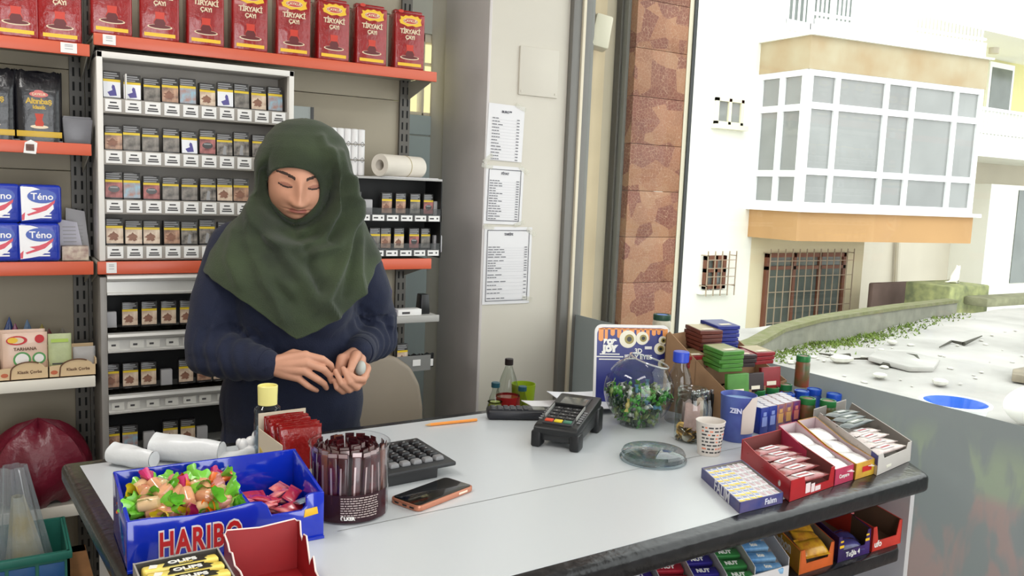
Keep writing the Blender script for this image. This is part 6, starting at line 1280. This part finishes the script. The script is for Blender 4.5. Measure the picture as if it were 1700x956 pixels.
gcol = [M('gum_violet', (66, 44, 130), .35, n=(40, .3)), M('gum_red2', (170, 40, 56), .35, n=(40, .3)), M('gum_navy', (52, 44, 130), .35, n=(40, .3)), M('gum_grn', (60, 130, 70), .35, n=(40, .3)), M('gum_ice', (150, 190, 220), .3, n=(40, .4), c2=(70, 130, 190))]
gnm = ['violet', 'red', 'navy', 'green', 'ice blue']
for c in range(5):
    first = None
    for k in range(6):
        q = OG + SL(.04 + .075 * c + (.006 if c == 4 else 0), .016 + .031 * k) + V((0, 0, .003)); lab = '%s gum pack, %s from the front in its rack row' % (gnm[c], ORD[k])
        if first is None:
            first = thing('gum_pack', lab, 'gum', q, R(-20), gnm[c] + ' gum packs in the white rack'); g = G(); g.box(-.03, .03, -.011, .011, 0, .012, bev=.002); g.build('pack', gcol[c], first); text('NUT' if c < 4 else 'ice', .013, m_rw, first, Matrix.Translation((.0, 0, .0124)), bold=.0006); first.rotation_euler = (R(14), 0, R(-20))
        else: dup(first, q, (R(14), 0, R(-20 + rs.uniform(-4, 4))), lab)
# blue bag far below
p = V((1.62, 1.16, .4203)); g = G()
def fn(u, v): a = 2 * pi * u; k = sin(pi * min(1, v * .9 + .1)) ** .6 * (1 + .1 * sin(5 * a)); return V((.08 * k * cos(a), .06 * k * sin(a), .26 * v))
g.surf(fn, 30, 12, 0, True); tag(g.build('blue_bag', M('blue_bag', (30, 54, 180), .35, bump=(20, .5)), None, p), 'bright blue bag on the lower shelf under the red carton', 'bag')
# ---------------------------------------------------------------- bottles on a ledge by the pillar, green bowl, chair
t = thing('side_table', 'small low table behind the counter by the pillar', 'table', (1.50, 2.48, 0)); G().box(-.16, .22, -.13, .16, .60, .625, bev=.003).build('table_top', m_cabin, t)
for x in (-.14, .2):
    for y in (-.11, .14): G().box(x - .012, x + .012, y - .012, y + .012, 0, .60).build('leg', m_upr, t)
m_pet = MG('soda_plastic', (236, 240, 236), 1.2, .03, 1.4, .02)
def bottle(x, y, h, r_, capm, liq, lz, lab, labelm=None, sleeve=None):
    t = thing('drink_bottle', lab, 'bottle', (x, y, .6253)); s = h
    pr = [(0, .003), (r_ * .8, .003), (r_, .012), (r_ * .94, s * .3), (r_, s * .5), (r_ * .96, s * .6), (r_ * .62, s * .78), (r_ * .36, s * .88), (.0115, s * .92), (.0115, s * .94)]
    g = G(); g.lathe(pr, 26); g.build('bottle_body', m_pet, t)
    g = G(); g.lathe([(0, .005)] + [(a * .93, min(b, lz)) for a, b in pr[1:7] if b <= lz + .03] + [(r_ * .85, lz), (0, lz)], 22); g.build('liquid', liq, t)
    g = G(); g.lathe([(.0115, s * .925), (.0145, s * .925), (.0145, s - .002), (.013, s), (0, s)], 22); g.build('cap', capm, t)
    if labelm: g = G(); g.lathe([(r_ * 1.01, s * .28), (r_ * 1.01, s * .56)], 26); g.build('label', labelm, t)
m_dc = M('cap_dark', (36, 26, 26), .4); m_tc = M('cap_teal', (34, 82, 96), .4)
bottle(1.512, 2.46, .294, .042, m_dc, M('red_juice', (150, 22, 26), .15, coat=.6), .16, 'large bottle with a dark cap, half full of red drink', M('red_label', (168, 26, 30), .4))
bottle(1.438, 2.42, .226, .030, m_tc, M('lime_juice', (176, 184, 70), .15, coat=.6), .16, 'small bottle of yellow-green drink with a teal cap', M('grey_label', (160, 164, 150), .4, n=(60, .4)))
bottle(1.523, 2.385, .213, .028, m_tc, M('rose_juice', (150, 90, 84), .15, coat=.6), .11, 'small bottle of pale red drink with a teal cap in front of the large one', M('pale_label', (190, 186, 190), .4, n=(60, .3)))
g = G(); g.lathe([(0, 0), (.03, 0), (.032, .004), (.043, .19), (.041, .19), (.03, .008), (0, .008)], 28); tag(g.build('green_beaker', M('lime_plastic', (150, 176, 30), .35), None, (1.60, 2.50, .6253)), 'lime green plastic beaker behind the small bottles', 'beaker')
g = G(); g.lathe([(0, 0), (.03, 0), (.032, .004), (.034, .10), (.032, .10), (.03, .006), (0, .006)], 20, (0, 0, 0)); tag(g.build('orange_pot', M('orange_plastic', (226, 120, 50), .4), None, (1.76, 2.10, .80)), 'orange pot on the window ledge behind the papers', 'pot'); bpy.data.objects['orange_pot'].location = (1.72, 2.12, .8203)
t = thing('ledge_table', 'narrow grey ledge table between counter and window', 'table', (1.75, 2.14, 0)); G().box(-.12, .15, -.1, .1, .80, .82, bev=.003).build('table_top', m_cabin, t)
for x in (-.1, .13):
    for y in (-.08, .08): G().box(x - .01, x + .01, y - .01, y + .01, 0, .80).build('leg', m_upr, t)
ch = thing('chair', 'taupe upholstered chair with a rounded back behind the counter', 'chair', (1.037, 2.455, 0), R(-6)); m_ch = M('taupe_vinyl', (142, 130, 114), .5, n=(6, .08))
pl = [(-.20, .0), (.19, .0), (.195, .22), (.185, .30), (.155, .36), (.10, .40), (.0, .415), (-.10, .40), (-.16, .36), (-.19, .29), (-.20, .20)]
g = G(); g.T = Matrix.Translation((0, .10, .53)) @ Matrix.Rotation(R(-8), 4, 'X'); g.prism(pl, 0, .055, 'y', bev=.018, seg=3); g.build('backrest', m_ch, ch)
g = G(); g.box(-.19, .21, -.17, .12, .42, .49, bev=.03, seg=3); g.build('seat', m_ch, ch)
for x in (-.18, .18):
    for y in (-.14, .1): g = G(); g.tube([(x, y, .42), (x * 1.08, y * 1.08, 0)], .013, 8); g.build('leg', m_upr, ch)
for x in (-.12, .12): g = G(); g.tube([(x, .1, .44), (x, .15, .56)], .012, 8); g.build('back_support', m_upr, ch)
# ================================================================ the woman behind the counter
m_skin = M('skin', (200, 146, 120), .5, n=(30, .06), spec=.35); m_lip = M('lips', (168, 100, 88), .45); m_brow = M('eyebrow_hair', (58, 42, 36), .8); m_lash = M('lash_line', (60, 44, 40), .7); m_lid_shade = M('eyelid_shaded', (164, 110, 92), .5); m_nail = M('nail', (226, 170, 154), .3)
PO, PR = V((.668, 2.16, 0)), R(-15); PM_ = Matrix.Translation(PO) @ Matrix.Rotation(PR, 4, 'Z'); PI_ = PM_.inverted()
def L2(px, py, y): return PI_ @ onY(px, py, y)
def proj(p):
    q = PM_ @ p - V((0, 0, CZ)); a, b, c = q.dot(V(CR)), q.dot(V(CU)), q.dot(V(CF)); return 850 + FL * a / c, 478 - FL * b / c
def capsule(g, a, b, ra, rb, n=14):
    a, b = V(a), V(b); d = (b - a)
    if d.length < 1e-6: g.ell(a, ra, ra, ra); return
    q = d.to_track_quat('Z', 'Y').to_matrix().to_4x4(); T = g.T; g.T = T @ Matrix.Translation(a) @ q; L_ = d.length
    pr = [(ra * cos(t), ra * sin(t)) for t in [R(-90 + 18 * k) for k in range(6)]] + [(rb * cos(t), L_ + rb * sin(t)) for t in [R(18 * k) for k in range(6)]]
    g.lathe([(abs(r_) if abs(r_) > 1e-6 else 0, z) for r_, z in pr], n); g.T = T
def chain(g, pts, rad):
    for i in range(len(pts) - 1): capsule(g, pts[i], pts[i + 1], rad[i], rad[i + 1])
def remesh(g, name, vox, smooth=6, sub=0, fac=.5):
    me = g.mesh('tmp', []); o = bpy.data.objects.new('tmp', me); COL.objects.link(o)
    r = o.modifiers.new('r', 'REMESH'); r.mode = 'VOXEL'; r.voxel_size = vox; s = o.modifiers.new('s', 'SMOOTH'); s.iterations = smooth; s.factor = fac
    if sub: k = o.modifiers.new('k', 'SUBSURF'); k.levels = k.render_levels = sub
    dg = bpy.context.evaluated_depsgraph_get(); dg.update(); m2 = bpy.data.meshes.new_from_object(o.evaluated_get(dg)); bpy.data.objects.remove(o); m2.name = name
    m2.polygons.foreach_set('use_smooth', [True] * len(m2.polygons)); return m2
per = thing('person', 'woman in a green headscarf and navy jumper standing behind the counter, working with her hands', 'person', PO, PR)
def pobj(name, me, mats, par=per):
    me.materials.clear()
    for m in mats: me.materials.append(m)
    o = bpy.data.objects.new(name, me); COL.objects.link(o); o.parent = par; return o
# ---- head: one dense surface with sculpted features
HO = V((.008, -.052, 1.508)); HT = Matrix.Translation(HO) @ Matrix.Rotation(R(3), 4, 'Y') @ Matrix.Rotation(R(20), 4, 'X')
def gs(d2, s): return math.exp(-d2 / (2 * s * s))
def headpt(u, v):
    th = 2 * pi * u - pi / 2; ph = pi * (v - .5); c = cos(ph)
    x, y, z = .074 * c * cos(th), .094 * c * sin(th), .113 * sin(ph)
    f = max(0, -y / .094)                                  # how far to the front
    if z < 0: q_ = (-z / .113) ** 2; k = 1 + .42 * q_ * (1 - q_); x *= k; y *= (1 - .10 * (-z / .113) ** 2) if y < 0 else (1 - .35 * (-z / .113) ** 2)
    d = 0.0
    d += .025 * gs(x * x, .0072 + .0035 * gs((z + .034) ** 2, .010)) * (gs((z + .033) ** 2, .011) + .78 * gs((z + .012) ** 2, .016) + .42 * gs((z - .010) ** 2, .013))      # nose
    d += .008 * (gs((x - .0135) ** 2, .0055) + gs((x + .013) ** 2, .006)) * gs((z + .036) ** 2, .008)
    d += .006 * gs((z - .026) ** 2, .010) * gs(x * x, .040)                                                            # brow ridge
    for s in (-1, 1):
        d -= .0125 * gs((x - s * .033) ** 2 + 1.3 * (z - .010) ** 2, .014)                                             # socket
        d += .0085 * gs((x - s * .034) ** 2 * .55 + 1.5 * (z - .008) ** 2, .0088)                                       # closed lid over the eye
        d += .005 * gs((x - s * .043) ** 2 + (z + .030) ** 2, .020)                                                    # cheek
    d += .0055 * gs(x * x, .020) * (gs((z + .0545) ** 2, .0042) + 1.15 * gs((z + .0650) ** 2, .0050)) - .004 * gs(x * x, .022) * gs((z + .0597) ** 2, .0020)      # lips
    d -= .003 * gs(x * x, .016) * gs((z + .0755) ** 2, .005); d += .006 * gs(x * x, .020) * gs((z + .094) ** 2, .013)    # chin
    d -= .0018 * (gs((x - .0255) ** 2, .005) + gs((x + .0255) ** 2, .005)) * gs((z + .058) ** 2, .010)
    return V((x, y - d * min(1, f * 1.6), z))
NU, NV = 190, 240; gh = G(); gh.T = HT; gh.surf(lambda u, v: headpt(u - .115 * sin(2 * pi * u), .004 + .992 * v), NU, NV, 0, True)
HI = HT.inverted()
for f in gh.bm.faces:
    c = HI @ f.calc_center_median(); ax = abs(c.x)
    if c.y > -.03: continue
    if ax < .021 * (1 - ((c.z + .0597) / .0125) ** 2 * .55) and -.0685 < c.z < -.0520 - .0022 * gs(ax * ax, .004): f.material_index = 1
    zb = .0265 + .004 * (1 - ((ax - .036) / .024) ** 2) + .0015 * (ax > .03) - .12 * max(0, .02 - ax)
    if .013 < ax < .057 and abs(c.z - zb) < .0034 * (1.15 - .6 * max(0, (ax - .04) / .017)): f.material_index = 2
    zl = .0035 - .0035 * (1 - ((ax - .034) / .0165) ** 2)
    if .018 < ax < .051 and abs(c.z - zl) < .0021: f.material_index = 3
    elif .018 < ax < .051 and zl < c.z < zl + .011 * max(0, 1 - ((ax - .034) / .018) ** 2): f.material_index = 4  # upper lid faces in a darker skin tone, lid shading put into the colour
head_me = gh.mesh('head', [])
# ears, neck, torso, arms and legs as one skin, hands finer
gb = G()
for s in (-1, 1): gb.T = HT; gb.ell((s * .071, .012, -.005), .012, .018, .030); gb.T = Matrix.Identity(4)
capsule(gb, (.006, -.02, 1.46), (0, .02, 1.30), .050, .058); gb.ell((0, .02, 1.20), .15, .09, .16); gb.ell((0, .02, 1.0), .135, .085, .16); gb.ell((0, .025, .88), .155, .10, .12)
SHR, SHL = V((-.158, .02, 1.315)), V((.158, .02, 1.315)); ELR, ELL = L2(345, 585, 2.17), L2(628, 556, 2.20)
WR, WL = L2(446, 606, 2.015), L2(595, 584, 2.035)
chain(gb, [SHR, ELR, WR], [.05, .04, .027]); chain(gb, [SHL, ELL, WL], [.05, .04, .026])
for s in (-1, 1): chain(gb, [V((s * .085, .03, .86)), V((s * .09, .02, .46)), V((s * .095, .04, .09))], [.085, .055, .04]); chain(gb, [V((s * .095, .04, .05)), V((s * .10, -.12, .03))], [.04, .03])
body_me = remesh(gb, 'body', .008, 5)
gq = G()
def P(*q): return L2(*q)
# her right hand: back of the hand towards us, fingers reaching to the other hand
mc = [P(507, 590, 1.975), P(509, 602, 1.968), P(504, 615, 1.97), P(494, 627, 1.98)]
for m, r_ in zip(mc, (.0125, .0125, .012, .011)): chain(gq, [WR, WR.lerp(m, .55), m], [.0215, .0175, r_])
capsule(gq, mc[0].lerp(WR, .25), mc[3].lerp(WR, .3), .0135, .0125); capsule(gq, WR.lerp(ELR, .22), WR, .027, .022)
FRH = [[mc[0], P(535, 596, 1.962), P(549, 606, 1.972), P(553, 618, 1.984)], [mc[1], P(537, 613, 1.955), P(547, 623, 1.966), P(550, 633, 1.976)], [mc[2], P(528, 630, 1.957), P(538, 637, 1.966), P(542, 644, 1.975)], [mc[3], P(512, 641, 1.968), P(520, 645.5, 1.973), P(526, 648, 1.98)]]
for f, s in zip(FRH, (1, 1.02, .98, .85)): chain(gq, f, [.0105 * s, .0092 * s, .0082 * s, .0068 * s])
chain(gq, [WR.lerp(mc[0], .25), P(487, 588, 2.004), P(522, 594, 2.0), P(547, 608, 2.0)], [.016, .0135, .0105, .008])
# her left hand: palm up, fingers curled round the small grey thing
ml = [P(608, 610, 1.995), P(606, 622, 1.99), P(601, 633, 1.992), P(593, 642, 2.0)]
pc = P(588, 606, 2.01)
for m, r_ in zip(ml, (.012, .012, .0115, .0105)): chain(gq, [WL, pc.lerp(m, .45), m], [.0205, .0165, r_])
capsule(gq, WL.lerp(ELL, .25), WL, .026, .021); capsule(gq, P(584, 600, 2.0), P(584, 625, 2.0), .015, .014)
FLH = [[P(610, 612, 1.985), P(603, 630, 1.958), P(591, 629, 1.944), P(578, 619, 1.948)], [P(606, 624, 1.985), P(592, 643, 1.955), P(581, 634, 1.944), P(570, 612, 1.952)], [P(600, 634, 1.988), P(580, 647, 1.958), P(567, 636, 1.948), P(557, 616, 1.958)], [P(590, 640, 1.995), P(569, 650, 1.968), P(559, 643, 1.96), P(555, 631, 1.966)]]
capsule(gq, P(568, 596, 1.995), P(563, 618, 1.99), .0145, .0125); capsule(gq, WL, P(569, 597, 1.995), .02, .0145)
for f, s in zip(FLH, (1, 1.02, .98, .86)): chain(gq, f, [.0102 * s, .0094 * s, .0084 * s, .0068 * s])
chain(gq, [WL.lerp(pc, .3), P(591, 590, 1.985), P(586, 602, 1.962), P(582, 614, 1.95)], [.0155, .0135, .0110, .0088])
hand_me = remesh(gq, 'hands', .0022, 5, fac=.45)
bm = bmesh.new(); bm.from_mesh(head_me); bm.from_mesh(body_me); bm.from_mesh(hand_me); me = bpy.data.meshes.new('body'); bm.to_mesh(me); bm.free()
mi = [p.material_index for p in me.polygons]
body = pobj('body', me, [m_skin, m_lip, m_brow, m_lash, m_lid_shade]); me.polygons.foreach_set('material_index', mi); me.polygons.foreach_set('use_smooth', [True] * len(me.polygons))
# small grey thing held in her left hand
a, b_ = P(600, 600, 1.975), P(597, 622, 1.972); g = G(); g.T = Matrix.Translation((a + b_) / 2) @ (b_ - a).to_track_quat('Z', 'Y').to_matrix().to_4x4(); g.ell((0, 0, 0), .0145, .0125, .019, 18, 10)
o = g.build('grey_object', M('pale_grey_plastic', (176, 180, 174), .4)); o.matrix_world = PM_; tag(o, 'small pale grey rounded object held in the woman\'s left hand', 'object')
# ---- navy jumper
gj = G()
gj.ell((0, .02, 1.235), .182, .118, .15, 24, 14); capsule(gj, (0, .015, 1.36), (0, .02, 1.25), .075, .12); gj.ell((0, .012, 1.09), .176, .122, .20, 24, 14); gj.ell((0, .015, .92), .186, .130, .19, 24, 14)
capsule(gj, (-.07, -.045, 1.18), (-.06, -.045, 1.16), .078, .078); capsule(gj, (.07, -.045, 1.18), (.06, -.045, 1.16), .078, .078)
gj.ell((0, .015, .82), .184, .128, .12, 24, 14)
chain(gj, [SHR + V((.02, 0, 0)), SHR.lerp(ELR, .5), ELR, ELR.lerp(WR, .5), WR.lerp(ELR, .05)], [.078, .070, .060, .054, .040])
chain(gj, [SHL - V((.02, 0, 0)), SHL.lerp(ELL, .5), ELL, ELL.lerp(WL, .5), WL.lerp(ELL, .05)], [.078, .068, .056, .050, .039])
jm = remesh(gj, 'jumper', .008, 7, 1)
def axd(p, a, b):
    d = b - a; t = max(0, min(1, (p - a).dot(d) / d.length_squared)); return t, (p - a - d * t).length
PN = [(v.co.copy(), v.normal.copy()) for v in jm.vertices]
for v, (p, n) in zip(jm.vertices, PN):
    dd = 0
    for A, B, C_, k in ((SHR, ELR, WR, .6), (SHL, ELL, WL, 1.)):
        t, r_ = axd(p, A, B); t2, r2 = axd(p, B, C_); ph = math.atan2(n.x, n.z)
        if r2 < .09: dd += k * .0050 * sin(30 * t2 + 2.2 * sin(ph + 1) + 6 * p.z) * gs((t2 - .35) ** 2, .4) * (r2 < .08)
        if r_ < .095: dd += k * .0042 * sin(17 * t + 2.5 * sin(2 * ph)) * t * t
    if abs(p.x) < .17 and p.z < 1.14: dd += .005 * sin(26 * p.x + 9 * p.z + 2 * sin(8 * p.z)) * (1.14 - p.z) * 4 * .5
    v.co = p + n * dd
m_jmp = M('navy_knit', (10, 21, 50), .85, n=(26, .18), bump=(420, .25), sheen=.08); pobj('jumper', jm, [m_jmp])
for A, B, nm_ in ((WR, ELR, 'cuff'), (WL, ELL, 'cuff')):
    d = (B - A).normalized(); q = d.to_track_quat('Z', 'Y').to_matrix().to_4x4(); g = G(); g.T = Matrix.Translation(A.lerp(B, .02)) @ q; g.lathe([(.030, .0), (.0385, .0), (.040, .006), (.0415, .03), (.036, .04)], 28); o = g.build(nm_, m_jmp, per)
# ---- trousers and shoes (behind the counter)
gt_ = G(); gt_.ell((0, .02, .80), .17, .118, .12, 20, 12)
for s in (-1, 1): chain(gt_, [V((s * .085, .03, .84)), V((s * .092, .02, .46)), V((s * .098, .04, .09))], [.098, .076, .066])
pobj('trousers', remesh(gt_, 'trousers', .012, 5, 0), [M('dark_trousers', (22, 24, 36), .8)])
for s in (-1, 1):
    g = G(); g.ell((s * .10, -.035, .035), .046, .13, .034, 18, 10); g.box(s * .10 - .04, s * .10 + .04, -.15, .085, .0, .016, bev=.006); g.build('shoe', M('black_shoe', (20, 20, 22), .4), per)
# ---- green headscarf
TAB = [(1.652, .004, .004, .004), (1.646, .040, .044, .046), (1.632, .068, .074, .078), (1.606, .094, .102, .104), (1.575, .110, .121, .118), (1.54, .119, .132, .127), (1.50, .121, .134, .128), (1.46, .121, .128, .126), (1.43, .126, .118, .122), (1.405, .146, .112, .118), (1.38, .166, .112, .120), (1.35, .186, .122, .128), (1.315, .206, .138, .138), (1.27, .222, .158, .148), (1.22, .229, .170, .152), (1.17, .228, .174, .152), (1.10, .222, .172, .15)]
def tab(z):
    for (z1, *p1), (z0, *p0) in zip(TAB, TAB[1:]):
        if z >= z0: t = (z - z0) / (z1 - z0); t = max(0, min(1, t)); return [a + (b - a) * t for a, b in zip(p0, p1)]
    return list(TAB[-1][1:])
HEM = [(-200, 1.22), (-180, 1.275), (-160, 1.262), (-140, 1.232), (-120, 1.190), (-104, 1.150), (-90, 1.118), (-76, 1.135), (-58, 1.168), (-40, 1.222), (-20, 1.290), (0, 1.318), (40, 1.27), (90, 1.22), (140, 1.24), (160, 1.26), (180, 1.275)]
def hem(a):
    a = (a + 180) % 360 - 180
    for (a0, h0), (a1, h1) in zip(HEM, HEM[1:]):
        if a0 <= a <= a1: t = (a - a0) / (a1 - a0); return h0 + (h1 - h0) * t
    return 1.25
FACE = [(489, 367), (476, 363), (464, 353), (454, 339), (446, 324), (443, 308), (444, 295), (450, 286), (461, 280), (477, 278), (494, 279), (510, 283), (523, 291), (530, 302), (533, 316), (531, 330), (524, 343), (514, 355), (503, 363)]
FOLD = [  # (picture polyline, height, width): creases of the cloth
    ([(548, 250), (556, 300), (556, 350), (535, 392), (498, 408)], .009, 5), ([(562, 255), (572, 310), (574, 370), (556, 410), (505, 424)], .010, 6), ([(533, 228), (545, 262), (549, 300)], .006, 5),
    ([(577, 300), (580, 360), (572, 420), (553, 470), (540, 500), (556, 528)], .011, 6), ([(584, 340), (592, 400), (592, 455), (600, 490)], .009, 6), ([(603, 372), (614, 405), (624, 430)], .007, 7),
    ([(428, 330), (432, 370), (452, 400), (490, 412)], .008, 7), ([(420, 350), (418, 400), (440, 450), (480, 480)], .008, 9), ([(395, 385), (385, 430), (400, 470)], .007, 9), ([(455, 395), (478, 430), (508, 470), (530, 510)], .009, 8), ([(440, 470), (460, 500), (470, 530)], .006, 7),
    ([(440, 285), (436, 310), (442, 345), (468, 378), (500, 384)], .006, 5), ([(536, 300), (540, 330), (528, 362), (500, 384)], .008, 5), ([(480, 270), (505, 274), (528, 286), (538, 306)], .003, 4)]
GRV = [([(466, 382), (500, 396), (530, 385)], .014, 8), ([(566, 300), (568, 360), (550, 398)], .007, 4), ([(508, 415), (520, 450), (535, 480)], .008, 6), ([(586, 380), (585, 440), (575, 490)], .006, 5), ([(430, 420), (450, 455), (480, 500)], .005, 7)]
def pld(q, pl):
    b = 1e9
    for (x0, y0), (x1, y1) in zip(pl, pl[1:]):
        dx, dy = x1 - x0, y1 - y0; t = max(0, min(1, ((q[0] - x0) * dx + (q[1] - y0) * dy) / (dx * dx + dy * dy))); b = min(b, (q[0] - x0 - t * dx) ** 2 + (q[1] - y0 - t * dy) ** 2)
    return b
def inface(q):
    r_ = False; n = len(FACE)
    for i in range(n):
        (x0, y0), (x1, y1) = FACE[i], FACE[(i + 1) % n]
        if (y0 > q[1]) != (y1 > q[1]) and q[0] < (x1 - x0) * (q[1] - y0) / (y1 - y0) + x0: r_ = not r_
    return r_
def scarf(u, v):
    a = 360 * u - 180; h = hem(a) + .0007 * sin(R(a) * 31) ; z = h + (1.652 - h) * v; A, bf, bb = tab(z); t = R(a); cs, sn = cos(t), sin(t)
    k = max(0, min(1, (1.42 - z) / .1)); ex = 2.0 + .35 * k
    bb_ = bf if sn < 0 else bb; r_ = ((abs(cs) / A) ** ex + (abs(sn) / bb_) ** ex) ** (-1 / ex)
    up = max(0, min(1, (z - 1.36) / .1)); cx_, cy_ = .020 * up, -.036 * up
    p = V((cx_ + r_ * cs, cy_ + r_ * sn, z)); out = V((cs, sn, .25)).normalized(); d = 0
    if sn < .35:
        q = proj(p)
        for pl, ht, w in FOLD: d += 1.9 * ht * gs(pld(q, pl), w)
        for pl, ht, w in GRV: d -= 1.9 * ht * gs(pld(q, pl), w)
    d += .0018 * sin(3 * t + 60 * z) * (z > 1.4) + .004 * sin(9 * t + 8 * z) * (z < 1.36) * (sn > 0)
    if sn < 0 and z > 1.34:
        q = proj(p); w = 1.0 if inface(q) else math.exp(-(math.sqrt(pld(q, FACE + FACE[:1])) / 21) ** 2)
        if w > .02:                                        # the cloth lies close round the face
            o_ = HI @ (PI_ @ V((0, 0, CZ))); e = (HI @ (p + out * d)) - o_; S = (.0785, .1025, .1225); o2 = V([o_[i] / S[i] for i in range(3)]); e2 = V([e[i] / S[i] for i in range(3)])
            tm = -o2.dot(e2) / e2.length_squared; disc = o2.dot(e2) ** 2 - e2.length_squared * (o2.length_squared - 1)
            if disc > 0: tm -= math.sqrt(disc) / e2.length_squared
            return (p + out * d).lerp(HT @ (o_ + e * tm), w)
    return p + out * d
gsf = G(); NU, NV = 200, 170; gsf.surf(scarf, NU, NV, 0, True); bmf = gsf.bm; bmf.normal_update()
bmf.verts.ensure_lookup_table(); kill = [v for v in bmf.verts if v.co.y < -.03 and v.co.z > 1.36 and inface(proj(v.co))]; bmesh.ops.delete(bmf, geom=kill, context='VERTS')
for v in bmf.verts:
    if v.is_boundary and v.co.z > 1.37 and v.co.y < -.02 and v.co.z < 1.58:
        q = proj(v.co); best = None
        for (x0, y0), (x1, y1) in zip(FACE, FACE[1:] + FACE[:1]):
            dx, dy = x1 - x0, y1 - y0; t = max(0, min(1, ((q[0] - x0) * dx + (q[1] - y0) * dy) / (dx * dx + dy * dy))); c = (x0 + t * dx, y0 + t * dy); dd = (c[0] - q[0]) ** 2 + (c[1] - q[1]) ** 2
            if best is None or dd < best[0]: best = (dd, c)
        v.co = PI_ @ onY(best[1][0], best[1][1], (PM_ @ v.co).y)
for it in range(8):                                     # even out the rim of the opening
    rim = [v for v in bmf.verts if v.is_boundary and v.co.z > 1.35 and v.co.y < -.02 and v.co.z < 1.6]
    nw = {v: v.co.lerp(sum((e.other_vert(v).co for e in v.link_edges if e.is_boundary), V()) / 2, .5) for v in rim}
    for v, c in nw.items(): v.co = c
for it in range(2):
    bmesh.ops.smooth_vert(bmf, verts=[v for v in bmf.verts if not v.is_boundary and v.co.z < 1.64], factor=.35, use_axis_x=True, use_axis_y=True, use_axis_z=True)
sm_ = gsf.mesh('headscarf', []); sm_.polygons.foreach_set('use_smooth', [True] * len(sm_.polygons))
so = pobj('headscarf', sm_, [M('green_scarf', (52, 64, 38), .85, n=(9, .22), c2=(34, 43, 27), bump=(300, .25), sheen=.12)]); md = so.modifiers.new('thickness', 'SOLIDIFY'); md.thickness = .0035; md.offset = -1
